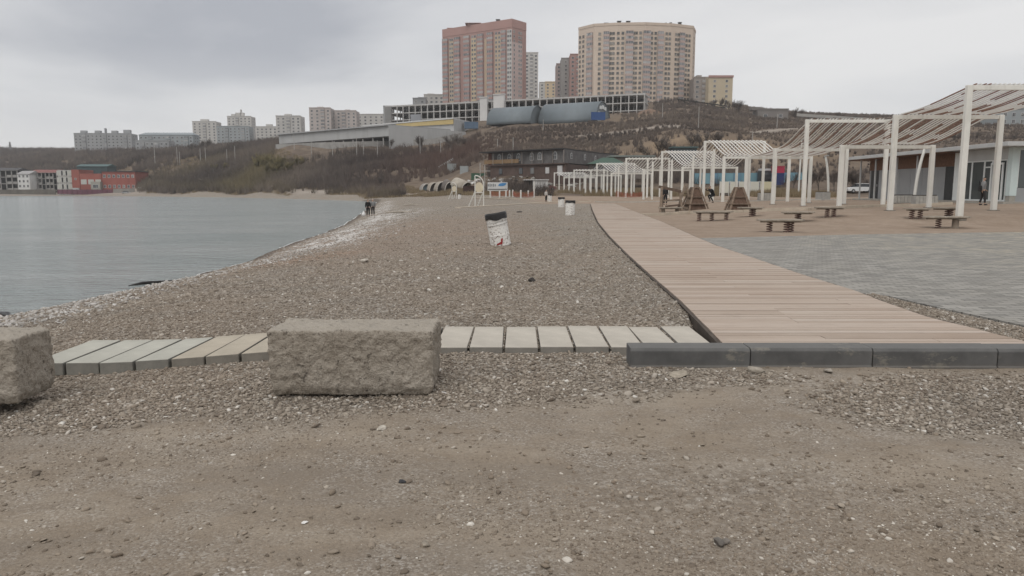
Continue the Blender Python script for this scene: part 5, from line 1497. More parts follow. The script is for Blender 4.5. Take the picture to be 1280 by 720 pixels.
# ------------------------------------------------------------------ long warehouse on the slope
def warehouse():
    A, B, C = pl(347, 386), pl(485, 330), pl(582, 363)
    zt = zpx(157, 330); zb = zpx(181.5, 330)
    root = empty('warehouse', Vector((B[0], B[1], zb)), 0, 'long low white-grey warehouse with open dark undercroft on the slope', 'warehouse')
    bs = root.location
    Q = lambda q: Vector((q[0] - bs.x, q[1] - bs.y, 0))
    wall = M('warehouse_panel', (0.42, 0.42, 0.415), 0.7, 0.05, .15, 0, 0, .3, (0.30, 0.29, 0.28), .4); dk = M('undercroft_shade', (0.06, 0.055, 0.052), 0.95, .3)
    a, b, c = Q(A), Q(B), Q(C); n1 = (c - b).normalized(); back = n1 * 36
    h = zt - zb; low = h * .47
    MB().prism([(p.x, p.y) for p in (a, b, b + back, a + back)], low, h).build('upper_hall', wall, root)
    MB().prism([(p.x, p.y) for p in (b + Vector((.05, 0, 0)), c, c + Vector((-40, 40, 0)), b + Vector((-4, 40, 0)))], -4, h - .15).build('end_hall', wall, root)
    MB().prism([(p.x, p.y) for p in (a + n1 * 9, b + n1 * 9, b + n1 * 10, a + n1 * 10)], -5, low - .05).build('rear_wall', dk, root)
    MB().prism([(p.x, p.y) for p in (a - n1 * 1.2, b - n1 * 1.2, b + back, a + back)], h + .003, h + .5).build('roof', M('warehouse_roof', (0.36, 0.36, 0.36), 0.6, .06, .1), root)
    MB().prism([(p.x, p.y) for p in (a + n1 * .2, b + n1 * .2, b + n1 * 9, a + n1 * 9)], low - .5, low - .03).build('soffit', dk, root)
    for k in range(12):
        p = a.lerp(b, (k + .4) / 12) + n1 * .5
        MB().box((p.x, p.y, low / 2 - 2), (.45, .45, low + 3.4)).build('column', M('undercroft_column', (0.36, 0.35, 0.335), .9), root)
    # low-pitched second roof with a yellow fascia
    e0, e1 = pl(452, 378), pl(566, 362)
    z0, z1 = zpx(156.5, 378) - zb, zpx(147, 362) - zb
    E0, E1 = Q(e0), Q(e1); dn = (E1 - E0).normalized(); nn = Vector((-dn.y, dn.x, 0))
    e2 = Q(pl(568.5, 372))
    m = MB(); m.add([E0 + Vector((0, 0, z0)), E1 + Vector((0, 0, z1)), E1 + nn * 24 + Vector((0, 0, z1)), E0 + nn * 24 + Vector((0, 0, z0)), E0 + Vector((0, 0, z0 - .6)), E1 + Vector((0, 0, z1 - .6)), E1 + nn * 24 + Vector((0, 0, z1 - .6)), E0 + nn * 24 + Vector((0, 0, z0 - .6))],
                    [(0, 1, 2, 3), (7, 6, 5, 4), (0, 4, 5, 1), (1, 5, 6, 2), (2, 6, 7, 3), (3, 7, 4, 0)])
    m.build('pitched_roof', M('pale_sheet_roof', (0.50, 0.495, 0.48), 0.5, .05, .1), root)
    ye = E0.lerp(E1, .38)
    mm = MB(); zz = z0 + (z1 - z0) * .38
    mm.add([ye + nn * .3 + Vector((0, 0, zz - 2.3)), E1 + nn * .3 + Vector((0, 0, z1 - 3.0)), E1 + nn * .3 + Vector((0, 0, z1 - .65)), ye + nn * .3 + Vector((0, 0, zz - .65))], [(0, 1, 2, 3)])
    o = mm.build('yellow_fascia', M('yellow_sheet', (0.48, 0.37, 0.17), 0.6, .08, .2), root); so = o.modifiers.new('thickness', 'SOLIDIFY'); so.thickness = .3
    MB().prism([(p.x, p.y) for p in (E0 + nn * 1, E1 + nn * 1, E1 + nn * 22, E0 + nn * 22)], 0, lambda i: (z0, z1, z1, z0)[i % 4] - .62).build('upper_wall', wall, root)
warehouse()
def yard_wall():
    pts = [ground_hit(a, b) for a, b in ((345, 186.5), (400, 184.5), (450, 183.5), (490, 182.5), (540, 180), (578, 172))]
    m = MB()
    for a, b in zip(pts, pts[1:]): m.bar(a + Vector((0, 0, .8)), b + Vector((0, 0, .8)), .4, 3.0)
    tag(m.build('yard_wall', M('yard_concrete', (0.30, 0.29, 0.275), 0.9, .2, .3)), 'long low concrete yard wall running below the warehouse', 'wall')
yard_wall()

# ------------------------------------------------------------------ two vaulted hangars
def hangar(px0, px1, Y0, Y1, R, pybase, label, door):
    a, b = P(px0, pybase, Y0), P(px1, pybase, Y1)
    d = Vector((b.x - a.x, b.y - a.y, 0)); Ln = d.length; yaw = math.atan2(d.y, d.x)
    root = empty('vaulted_hangar', Vector((a.x, a.y, min(a.z, b.z) - 1)), yaw, label, 'hangar')
    sheet = M('hangar_sheet', (0.150, 0.175, 0.190), 0.55, 0.08, .1, 0, .1, .3, (0.11, 0.12, 0.125), .4)
    n = 18; v, f = [], []
    for k in range(n + 1):
        t = math.pi * k / n
        for x in (0, Ln): v.append((x, R * math.cos(t), R * .98 * math.sin(t)))
    f = [(2 * k, 2 * k + 1, 2 * k + 3, 2 * k + 2) for k in range(n)]
    o = MB().add(v, f).build('vault', sheet, root, smooth=True); so = o.modifiers.new('thickness', 'SOLIDIFY'); so.thickness = .25
    for x in (.4, Ln - .6):
        MB().prism([(R * .985 * math.cos(math.pi * k / n), R * .965 * math.sin(math.pi * k / n)) for k in range(n + 1)], 0, .2, M=None, m=0).build('end_wall', M('hangar_end', (0.165, 0.19, 0.205), 0.6, .06, .1), root, Vector((x, 0, 0))).rotation_euler = (math.pi / 2, 0, math.pi / 2)
    if door:
        wm = M('white_window_frame', (0.68, 0.70, 0.69), 0.45, 0.04)
        for y, z, w, h in ((-3.2, R * .70, 2.4, 1.5), (-.2, R * .74, 2.6, 1.6), (3.0, R * .70, 2.4, 1.4), (-4.6, 3.6, 2.6, 2.6), (-4.2, 1.6, 4.5, 3.0)):
            MB().box((Ln - .2, y, z), (.3, w, h)).build('window', wm, root)
    return root
hangar(619, 673, 355, 345, 8.4, 153, 'blue-grey vaulted hangar, the left one below the concrete frame', False)
hangar(684, 754, 350, 338, 9.8, 152, 'blue-grey vaulted hangar with white end windows, the right one', True)
def container(label, px, py, wpx, hpx, col, Y=None, name='shipping_container', cat='container', depth=2.4, yaw=0.0):
    p = ground_hit(px, py) if Y is None else P(px, py, Y)
    sc = p.y * CP / F; w, h = wpx * sc, hpx * sc
    root = empty(name, p, yaw, label, cat)
    m = M('container_%s' % label[:10], col, .6, .12, .6, 0, 0, .3, tuple(x * .6 for x in col), .4)
    MB().box((0, depth / 2, h / 2 - .4), (w, depth, h + .8)).build('body', m, root)
    n = max(4, int(w / .5))
    rb = MB()
    for k in range(n): rb.box((-w / 2 + w * (k + .5) / n, -.03, h / 2), (w / n * .45, .055, h * .92))
    rb.build('ribs', m, root)
    MB().box((0, depth / 2, h + .04), (w + .12, depth + .12, .1)).build('roof', m, root)
    return root
container('blue container parked before the hangar end windows', 748, 147.5, 17, 7.0, (0.035, 0.085, 0.23), 325)
container('faded blue container below the concrete frame and right of the warehouse', 589, 158.5, 17, 6, (0.10, 0.15, 0.22), 372)
# ------------------------------------------------------------------ stone house with a gallery, below the slope
def stone_house():
    A, B, C = pl(604, 177), pl(706, 160), pl(751, 180)
    z1 = zpx(184.5, 160); zf = zpx(203.5, 160); zb = zpx(219, 160)
    root = empty('stone_house', Vector((B[0], B[1], zf)), 0, 'long dark two-storey stone house with a posted gallery and arched white windows', 'house')
    bs = root.location
    Q = lambda q: Vector((q[0] - bs.x, q[1] - bs.y, 0))
    a, b, c = Q(A), Q(B), Q(C)
    stone = M('dark_stone_wall', (0.135, 0.128, 0.125), .9, .3, .8, .05); brick = M('brownish_brick_wall', (0.105, 0.075, 0.065), .9, .25, .6); red = M('reddish_wood_wall', (0.135, 0.058, 0.042), .8, .25, .8)
    dk = M('gallery_shade', (0.055, 0.048, 0.045), .95, .2); wh = M('white_arched_frame', (0.52, 0.51, 0.50), .6, .06); post = M('gallery_post', (0.25, 0.22, 0.20), .8, .15)
    d = (b - a).normalized(); n = Vector((-d.y, d.x, 0)); L_ = (b - a).length; d2 = (c - b).normalized()
    H1 = z1 - zf
    off = n * 1.6
    MB().prism([(p.x, p.y) for p in (a + off, b, c, c + n * 6, a + n * 9)], 0.0, H1 - .35).build('upper_wall', stone, root)
    MB().prism([(p.x, p.y) for p in (a + n * .3 + d * 2, b + n * .3, c, c + n * 6, a + n * 9)], zb - zf - 2, -.2).build('lower_wall', brick, root)
    MB().bar(a + off * .97 + d * .1 + Vector((0, 0, H1 * .46)), a + off * .97 + d * 6.6 + Vector((0, 0, H1 * .46)), .06, H1 * .86).build('red_wall', red, root)
    # floor and roof slabs
    MB().prism([(p.x, p.y) for p in (a - n * .2, b - n * .2, b + off, a + off)], -.2, .0).build('gallery_floor', brick, root)
    r = MB()
    P_ = [a - n * .7 - d * .8, b - n * .7, c + d2 * .6 - n * .2, c + n * 6.5, a + n * 9.5 - d * .8]
    r.prism([(p.x, p.y) for p in P_], H1 - .30, H1 - .05).build('roof', M('dark_roof_sheet', (0.045, 0.042, 0.042), .7, .2), root)
    for k in range(9):
        p = a.lerp(b, (k + .05) / 8.1)
        MB().box((p.x, p.y, H1 * .45), (.16, .16, H1 * .9 - .2)).build('post', post, root)
    MB().bar(a + Vector((0, 0, .75)), a.lerp(b, .46) + Vector((0, 0, .75)), .06, .9).build('railing', M('ochre_railing', (0.225, 0.15, 0.085), .8, .2, 1), root)
    def arch(p, dr, w, h, nm='window'):
        nn = Vector((dr.y, -dr.x, 0))
        m = MB(); N = 10
        for (ww, hh, o_, mi) in ((w, h, .05, 0), (w * .74, h * .84, .075, 1)):
            prof = [(-ww / 2, 0), (ww / 2, 0), (ww / 2, hh * .55)] + [(ww / 2 * math.cos(t), hh * .55 + hh * .45 * math.sin(t)) for t in np.linspace(0, math.pi, N)][1:-1] + [(-ww / 2, hh * .55)]
            v = [tuple(p + dr * x + nn * o_ + Vector((0, 0, z + (0 if mi == 0 else .1)))) for x, z in prof] + [tuple(p + dr * x + Vector((0, 0, z + (0 if mi == 0 else .1)))) for x, z in prof]
            q = len(prof)
            m.add(v, [tuple(range(q))] + [(i, i + q, (i + 1) % q + q, (i + 1) % q) for i in range(q)], mi)
        m.bar(p + nn * .09 + Vector((0, 0, .1)), p + nn * .09 + Vector((0, 0, h * .92)), .06, .05, 0); m.bar(p + nn * .09 - dr * w * .36 + Vector((0, 0, h * .5)), p + nn * .09 + dr * w * .36 + Vector((0, 0, h * .5)), .06, .05, 0)
        m.build(nm, [wh, GL_DARK], root)
    for u in (.16, .30, .425, .60, .70, .89):
        arch(a.lerp(b, u) + off * (1 - max(0, (u - .0)) * 1.0 * .999) + Vector((0, 0, .8)), d, 1.15, 1.75)
    for u in (.18, .55, .86):
        arch(b.lerp(c, u) + Vector((0, 0, 1.0)), d2, 1.1, 1.3)
    for u in (.22, .48, .62, .80):
        MB().box((0, 0, 0), (1.0, .2, 1.3)).build('lower_window', FR_WHITE if u > .7 else GL_DARK, root, a.lerp(b, u) + n * .25 + Vector((0, 0, -1.5))).rotation_euler = (0, 0, math.atan2(d.y, d.x))
    MB().box((0, 0, 0), (1.3, .25, 2.1)).build('door', FR_WHITE, root, a.lerp(b, .945) + n * .25 + Vector((0, 0, -1.6))).rotation_euler = (0, 0, math.atan2(d.y, d.x))
stone_house()
def green_roof_cafe():
    Y = 150; p = P(758, 216, Y)
    root = empty('green_roofed_house', p, 0, 'low building with a green hipped roof, glimpsed above the farthest pergola', 'house')
    w = 6.6; h = zpx(205, Y) - p.z
    MB().box((0, 2, h / 2 - 1), (w, 4, h + 2)).build('wall', M('dim_house_wall', (0.12, 0.105, 0.095), .9, .2), root)
    v = [(-w / 2 - .6, -.6, h), (w / 2 + .6, -.6, h), (w / 2 + .6, 4.6, h), (-w / 2 - .6, 4.6, h), (-w * .1, 2, h + 1.35), (w * .25, 2, h + 1.35)]
    MB().add(v, [(0, 1, 5, 4), (1, 2, 5), (2, 3, 4, 5), (3, 0, 4), (0, 3, 2, 1)]).build('roof', M('green_sheet_roof', (0.045, 0.085, 0.062), .6, .1, .4), root)
    MB().box((0, -.02, h * .5), (w * .8, .06, h * .5)).build('window', GL_DARK, root)
    root2 = empty('long_shed', P(790, 212, 158), 0, 'long shed with a flat grey-green roof behind the green-roofed house', 'shed')
    h = zpx(195.5, 158) - root2.location.z
    MB().box((0, 2.5, h / 2 - 1), (9, 5, h + 1.8)).build('wall', M('shed_board', (0.17, 0.15, 0.135), .9, .2), root2)
    MB().box((0, 2.4, h + .05), (9.6, 5.8, .3)).build('roof', M('greygreen_roof', (0.20, 0.225, 0.21), .6, .1, .4), root2)
    root3 = empty('teal_shed', P(856, 196, 190), 0, 'small dark teal-roofed shed above the white pergola canopies', 'shed')
    MB().box((0, 2, .8), (6, 4, 3)).build('wall', M('teal_shed_wall', (0.06, 0.075, 0.075), .9, .2), root3)
    MB().box((0, 2, 2.4), (6.6, 4.6, .3)).build('roof', M('teal_roof', (0.085, 0.135, 0.13), .6, .1, .4), root3)
green_roof_cafe()

# ------------------------------------------------------------------ houses on the far shore
def shore_house(label, px0, px1, pyt, pyb, Y, col, rows, cols, ww=1.2, wh=1.3, glass=None, frame=None, depth=10, roof=None, roof_h=0.0, balc=None, name='shore_house', cat='house', slab=None, open_floors=False, yaw=0.0):
    x0, x1 = pl(px0, Y)[0], pl(px1, Y)[0]; zt, zb = zpx(pyt, Y), zpx(pyb, Y)
    W, Hh = x1 - x0, zt - zb
    root = empty(name, Vector(((x0 + x1) / 2, Y, zb)), yaw, label, cat)
    m = M('wall_' + label[:14], col, .85, .12, .15, 0, 0, .2, tuple(c * .6 for c in col), .35)
    if open_floors:
        MB().box((0, depth / 2 + 2, Hh / 2 - 1), (W, depth - 4, Hh + 1.9)).build('wall', M('open_floor_shade', (0.070, 0.066, 0.064), .95), root)
        for k in range(rows + 1):
            MB().box((0, 1.5, Hh * k / rows), (W + .4, 3.4, .35)).build('balcony_slab', slab or m, root)
        for k in range(cols + 1):
            MB().box((-W / 2 + W * k / cols, 0, Hh / 2 - 1), (.4, .4, Hh + 1.5)).build('column', slab or m, root)
        for r_ in range(rows):
            for c_ in range(cols):
                if (r_ * 3 + c_ * 5 + int(px0)) % 3 != 0:
                    MB().box((-W / 2 + W * (c_ + .5) / cols, .2, Hh * r_ / rows + .7), (W / cols - .5, .12, 1.0)).build('railing', slab or m, root)
    else:
        MB().box((0, depth / 2, Hh / 2 - 1), (W, depth, Hh + 2)).build('wall', m, root)
        wm = win_mesh(ww, wh, glass or GL_DARK, frame or FR_WHITE)
        pl_ = []
        for r_ in range(rows):
            for c_ in range(cols):
                pl_.append((Vector((-W / 2 + W * (c_ + .5) / cols, -.01, Hh * (r_ + .55) / rows)), 0))
        grid_parts(root, 'window', wm, pl_)
    if roof is not None:
        if roof_h > 0:
            v = [(-W / 2 - .4, -.5, Hh), (W / 2 + .4, -.5, Hh), (W / 2 + .4, depth + .5, Hh), (-W / 2 - .4, depth + .5, Hh), (-W / 2 - .4, depth / 2, Hh + roof_h), (W / 2 + .4, depth / 2, Hh + roof_h)]
            MB().add(v, [(0, 1, 5, 4), (2, 3, 4, 5), (1, 2, 5), (3, 0, 4), (0, 3, 2, 1)]).build('roof', roof, root)
        else:
            MB().box((0, depth / 2, Hh + .15), (W + .8, depth + 1, .35)).build('roof', roof, root)
    return root
GRC = M('raw_concrete_grey', (0.30, 0.29, 0.275), .9, .15, .2)
RFD = M('dark_house_roof', (0.06, 0.058, 0.06), .7, .2, .2)
shore_house('raw concrete shore house with open dark balconies, cut by the left photo edge', -22, 14, 213, 238, 405, (0.28, 0.27, 0.25), 3, 5, open_floors=True, slab=GRC, roof=RFD, roof_h=1.5)
shore_house('small white gabled shore house between two raw concrete ones', 14, 29, 217.5, 236, 402, (0.60, 0.595, 0.58), 3, 3, .9, 1.2, roof=M('pale_house_roof', (0.30, 0.29, 0.285), .7), roof_h=1.8)
shore_house('grey concrete shore house with open balconies and a dim red roof', 30, 64, 216, 238, 408, (0.25, 0.24, 0.225), 3, 7, open_floors=True, slab=GRC, roof=M('dim_red_roof', (0.19, 0.075, 0.065), .7, .15, .2), roof_h=1.8)
shore_house('pale grey shore house of large blank panels beside the red brick one', 65, 82, 212.5, 238, 404, (0.36, 0.355, 0.33), 3, 3, 3.2, 2.4, glass=M('blank_pale_panel', (0.44, 0.44, 0.40), .6), depth=12)
RB = (0.285, 0.098, 0.078)
shore_house('narrow red brick block with a dark green roof, left end of the brick house', 82.5, 92, 212, 238, 400, RB, 1, 1, .8, .9, roof=None, depth=14)
shore_house('dark teal-roofed hall behind the red brick house on the far shore', 90, 128, 208, 236, 420, (0.06, 0.085, 0.09), 1, 6, 1.4, 1.2, roof=M('dark_teal_roof', (0.05, 0.095, 0.095), .6, .15, .2), roof_h=1.4)
shore_house('red brick house with small dark windows on the far shore', 121, 163, 214.5, 240, 378, RB, 2, 7, 1.1, 1.35, roof=RFD, depth=14)
shore_house('lower red brick wing with wide pale windows, on the far shore', 93, 120.5, 217, 240, 380, RB, 1, 3, 2.6, 2.2, glass=M('blank_pale_panel', (0.44, 0.44, 0.40), .6), depth=12)
shore_house('low pale garage box at the foot of the red brick wing', 106, 118, 227, 240, 376, (0.30, 0.285, 0.25), 1, 1, 2.6, 1.6, depth=4, name='garage_box', cat='garage')
shore_house('small white kiosk van body on the quay right of the brick house', 166, 176, 234, 241, 368, (0.58, 0.575, 0.56), 1, 2, 1.0, .9, depth=2.5, name='kiosk', cat='kiosk')
def shore_fence():
    a, b = P(72, 241.5, 382), P(141, 241.5, 372)
    root = empty('sheet_fence', a, 0, 'long purple sheet-metal fence along the far quay', 'fence')
    m = MB().bar(Vector((0, 0, .6)), b - a + Vector((0, 0, .6)), .1, 2.4); m.build('sheet_panel', M('purple_sheet', (0.120, 0.045, 0.065), .6, .12, .2), root)
    for k in range(12):
        q = (b - a) * (k / 11); MB().box((q.x, q.y - .12, .7), (.12, .1, 2.7)).build('post', M('fence_post_dark', (0.08, 0.05, 0.05), .7), root)
    a, b = P(-30, 243, 392), P(70, 242.5, 384)
    root = empty('quay_wall', a, 0, 'low grey retaining wall under the houses on the far quay', 'wall')
    MB().bar(Vector((0, 0, .7)), b - a + Vector((0, 0, .7)), .6, 3.4).build('wall', M('quay_stone', (0.125, 0.115, 0.10), .9, .25, .3), root)
    a, b = P(142, 241, 372), P(168, 240.5, 366)
    root = empty('block_wall', a, 0, 'short grey block wall on the far quay right of the purple fence', 'wall')
    MB().bar(Vector((0, 0, .7)), b - a + Vector((0, 0, .7)), .4, 2.6).build('wall', M('block_wall_grey', (0.22, 0.205, 0.185), .9, .2, .3), root)
shore_fence()
# boats and launches pulled up on the far quay
def boat(px, py, Y, ln, label, canopy=True):
    p = P(px, py, Y); root = empty('moored_boat', p, rnd.uniform(-.1, .1), label, 'boat', 'white boats laid up on the far quay')
    st = [(-.5, .26, .30), (-.25, .32, .28), (.1, .31, .26), (.35, .2, .30), (.5, .02, .40)]
    v, f = [], []
    for u, w, s in st:
        v += [(u * ln, -w * ln * .32, s * ln * .42), (u * ln, 0, 0), (u * ln, w * ln * .32, s * ln * .42)]
    for i in range(4):
        for k in range(2): f.append((i * 3 + k, i * 3 + k + 1, i * 3 + 4 + k, i * 3 + 3 + k))
        f.append((i * 3 + 2, i * 3, i * 3 + 3, i * 3 + 5))
    f.append((0, 1, 2))
    MB().add(v, f).build('hull', M('white_hull', (0.58, 0.57, 0.55), .5, .1, .3), root)
    if canopy: MB().prism([(-.3 * ln, -.07 * ln), (.15 * ln, -.07 * ln), (.15 * ln, .07 * ln), (-.3 * ln, .07 * ln)], .11 * ln, .25 * ln).build('cabin', M('boat_cabin', (0.42, 0.43, 0.43), .5), root)
boat(97, 239.5, 384, 7.5, 'white covered boat, larger one before the red brick wing', True)
boat(81, 240, 384, 5.0, 'white open boat left of the larger covered boat', False)
boat(80, 244.0, 380.5, 5.0, 'small pale boat at the quay edge below the purple fence', False)
boat(89, 244.0, 379.5, 4.0, 'smallest pale skiff at the quay edge, right of its twin', False)

# ------------------------------------------------------------------ cars
def car(px, py, col, label, yaw=0.0, Y=None, ln=4.4):
    p = ground_hit(px, py) if Y is None else P(px, py, Y)
    root = empty('parked_car', p, yaw, label, 'car')
    body = M('car_paint_%d' % int(px), col, .3, .05, 1, 0, .2, .5); gl = Mglass('car_glass', (0.02, 0.022, 0.025), .06); ty = M('tyre_rubber', (0.02, 0.02, 0.02), .8)
    s = ln / 4.4
    lower = [(-2.2, .38), (-2.18, .75), (-1.95, .92), (-.9, .98), (1.0, .98), (1.9, .84), (2.17, .66), (2.2, .36), (1.75, .30), (-1.75, .30)]
    upper = [(-1.75, .95), (-1.25, 1.44), (-.5, 1.52), (.35, 1.47), (1.15, .97)]
    def ext(prof, w0, w1, mat, nm):
        n = len(prof); m = MB()
        zz_ = [q[1] for q in prof]; lo, hi = min(zz_), max(zz_)
        wf = lambda z: w0 + (w1 - w0) * (z - lo) / (hi - lo)
        v = [(x * s, -wf(z) * s, z * s) for x, z in prof] + [(x * s, wf(z) * s, z * s) for x, z in prof]
        m.add(v, [tuple(range(n))[::-1] if nm != 'cabin' else tuple(range(n)), tuple(range(n, 2 * n))] + [(i, (i + 1) % n, n + (i + 1) % n, n + i) for i in range(n)])
        return m.build(nm, mat, root, bevel=.04 * s)
    ext(lower, .86, .84, body, 'body'); ext(upper, .80, .62, gl, 'cabin')
    rf = [(-1.3, 1.45), (-.5, 1.545), (.4, 1.49)]
    MB().prism([(-1.28 * s, -.6 * s), (.42 * s, -.6 * s), (.42 * s, .6 * s), (-1.28 * s, .6 * s)], 1.47 * s, 1.56 * s).build('roof', body, root, bevel=.03)
    for x in (-1.35, 1.35):
        for y in (-.80, .80):
            w = MB().lathe([(0, -.1), (.28, -.1), (.32, -.06), (.32, .06), (.28, .1), (0, .1)], 16, 0, Matrix.Translation((x * s, y * s, .32 * s)) @ Matrix.Rotation(math.pi / 2, 4, 'X')).build('wheel', ty, root, smooth=False)
            MB().lathe([(0, -.11), (.17, -.11), (.17, .11), (0, .11)], 12, 0, Matrix.Translation((x * s, y * s, .32 * s)) @ Matrix.Rotation(math.pi / 2, 4, 'X')).build('rim', M('car_rim', (0.4, 0.4, 0.4), .4, .05, 1, 0, .6), w)
    for y in (-.6, .6):
        MB().box((2.14 * s, y * s, .70 * s), (.12, .34, .13)).build('headlight', M('headlight_lens', (0.6, 0.6, 0.58), .2), root)
        MB().box((-2.17 * s, y * s, .80 * s), (.08, .26, .14)).build('tail_light', M('tail_light_lens', (0.3, 0.02, 0.02), .3), root)
    return root
car(470, 239.5, (0.055, 0.06, 0.062), 'dark grey car parked on the dirt road at the head of the bay', math.pi + .05)
car(660.5, 238.6, (0.02, 0.021, 0.022), 'black car parked in front of the white shed', math.pi - .4)
car(680.5, 238.3, (0.15, 0.06, 0.055), 'dull reddish car parked right of the white shed', .3)
car(1074, 241.3, (0.62, 0.62, 0.61), 'white car showing past the left corner of the pavilion', math.pi)
car(176, 242.3, (0.62, 0.62, 0.60), 'white car on the far quay right of the red brick house', 0, 366, 4.2)
car(158, 242.2, (0.30, 0.30, 0.30), 'grey car on the far quay before the block wall', 0, 366, 4.0)

# ------------------------------------------------------------------ by the parking: shed, hoop shelters, banner, bollards
def white_shed():
    p = P(670, 239.5, 137); sc = 137 * CP / F
    root = empty('white_shed', p, 0, 'small white box shed with an open dark bay, behind the black car', 'shed')
    w = 31 * sc; h = 14 * sc
    MB().box((w * .18, 1.5, h / 2 - .3), (w * .62, 3, h + .6)).build('body', M('white_shed_wall', (0.60, 0.595, 0.58), .7, .06, .5), root)
    MB().box((-w * .30, 1.9, h / 2 - .3), (w * .335, 2.2, h + .6)).build('dark_bay', M('dark_bay_shade', (0.04, 0.038, 0.037), .9), root)  # solid near-black block, colour stands in for the shade of the opening
    MB().box((0, 1.4, h + .09), (w * 1.04, 3.4, .16)).build('roof', M('white_shed_roof', (0.52, 0.51, 0.50), .7), root)
white_shed()
def hoop_shelter(px, py, wpx, hpx, label, col, end=None, yaw=.35, tilt=0.0):
    p = ground_hit(px, py); sc = p.y * CP / F; R = wpx * sc / 2; h = hpx * sc
    root = empty('hoop_shelter', p, yaw, label, 'hoop shelter', 'arched hoop shelters stacked by the slope')
    root.rotation_euler = (tilt, 0, yaw)
    n = 14; v = []
    for k in range(n + 1):
        t = math.pi * k / n
        for y in (0, 3.2): v.append((R * math.cos(t), y, h * math.sin(t)))
    o = MB().add(v, [(2 * k, 2 * k + 2, 2 * k + 3, 2 * k + 1) for k in range(n)]).build('arched_skin', M('hoop_skin_%d' % int(px), col, .7, .15, .6, 0, 0, .2, tuple(c * .5 for c in col), .5), root, smooth=True)
    so = o.modifiers.new('thickness', 'SOLIDIFY'); so.thickness = .12
    MB().prism([(R * .93 * math.cos(math.pi * k / n), h * .93 * math.sin(math.pi * k / n)) for k in range(n + 1)], 0, .08).build('end_panel', end or M('hoop_inside', (0.10, 0.09, 0.08), .9), root, Vector((0, 1.2, 0))).rotation_euler = (math.pi / 2, 0, 0)
    rim = MB().tube([(R * math.cos(math.pi * k / n), -.02, h * math.sin(math.pi * k / n)) for k in range(n + 1)], .11, 6); rim.build('rim_hoop', M('hoop_rim', (0.50, 0.47, 0.42), .7), root)
hoop_shelter(534, 239, 13, 9, 'lowest grey hoop shelter with a pale blue end, leftmost of its row', (0.30, 0.28, 0.255), M('pale_blue_end', (0.30, 0.42, 0.50), .6))
hoop_shelter(544, 239, 14, 10.5, 'beige hoop shelter, second in the row from the bluish one', (0.36, 0.315, 0.26))
hoop_shelter(553.5, 239, 15, 11.5, 'tallest beige hoop shelter with a broad pale rim', (0.34, 0.30, 0.25))
hoop_shelter(562, 238.6, 12, 11, 'dark open hoop shelter with a tilted rim behind the small beach frame', (0.15, 0.13, 0.115), tilt=.2)
hoop_shelter(583, 236.5, 20, 9, 'overturned pale hoop shelter leaning above the dark brown shed', (0.38, 0.34, 0.285), yaw=1.0, tilt=.3)
container('dark brown shed left of the tall white beach frame', 586, 240, 14, 7.0, (0.055, 0.032, 0.028), None, 'brown_shed', 'shed', 3.0)
container('small grey-white cabin on the slope left of the stone house', 580, 216.0, 10, 8, (0.33, 0.35, 0.355), None, 'hill_cabin', 'cabin', 3.0)
container('pale cabin lying lower on the slope, left of its grey-white neighbour', 566, 214, 9, 9, (0.30, 0.32, 0.32), None, 'hill_cabin', 'cabin', 3.0, .3)
container('green sheeted hut on the slope beneath the grey-white cabin', 598, 222, 18, 5, (0.055, 0.12, 0.075), None, 'green_hut', 'hut', 3.0)
def grave_fence():
    a, b = ground_hit(549, 214), ground_hit(566, 204)
    root = empty('pale_fence', a, 0, 'short pale slatted fence climbing the slope left of the cabins', 'fence')
    m = M('pale_fence_board', (0.36, 0.36, 0.355), .8, .1)
    for k in range(9):
        q = (b - a) * (k / 8.0); z = float(H(a.x + q.x, a.y + q.y)) - a.z
        MB().box((q.x, q.y, z + .8), (.5, .1, 1.9)).build('board', m, root)
grave_fence()
def banner():
    p = P(622, 238.5, 128); sc = 128 * CP / F
    root = empty('banner_board', p, .0, 'white and blue board with faded lettering-like marks left of the white shed', 'board')
    w, h = 25 * sc, 10.5 * sc
    MB().box((0, .1, h / 2), (w, .12, h)).build('panel', M('board_white', (0.58, 0.58, 0.57), .6, .08, .8), root)
    blue = M('board_blue', (0.07, 0.23, 0.46), .5, .15, 1)
    m = MB(); prof = [(.02, .62), (.10, .86), (.26, .93), (.45, .90), (.40, .70), (.30, .58), (.12, .55)]
    m.prism([(x * w, z * h) for x, z in prof], -.02, .02); m.build('blue_shape', blue, root, Vector((0, .02, 0))).rotation_euler = (math.pi / 2, 0, 0)
    for k in range(5):
        MB().box((-w * .46 + k * w * .085, .025, h * .66), (w * .05, .03, h * (.34 if k % 2 else .26))).build('grey_mark', M('board_grey', (0.20, 0.21, 0.22), .6), root)
    MB().box((0, .03, h * .18), (w * .94, .03, h * .10)).build('dark_band', M('board_dark', (0.09, 0.09, 0.09), .6), root)
    for x in (-w * .4, w * .4): MB().box((x, .25, h * .4), (.1, .1, h * 1.0)).build('leg', FR_WHITE, root)
banner()
def gantry():
    p = ground_hit(603, 238); sc = p.y * CP / F
    root = empty('twin_pole_gate', p, 0, 'two thin pale poles joined by a crossbar behind the tall white frame', 'poles')
    m = M('thin_pole_paint', (0.36, 0.34, 0.315), .7)
    for x in (-2.7, 3.0): MB().tube([(x * sc, 0, -.3), (x * sc, 0, 34 * sc if x < 0 else 31 * sc)], .09, 6).build('pole', m, root)
    MB().bar((-2.7 * sc, 0, 24 * sc), (10 * sc, 0, 24 * sc), .1, .14).build('crossbar', m, root)
gantry()
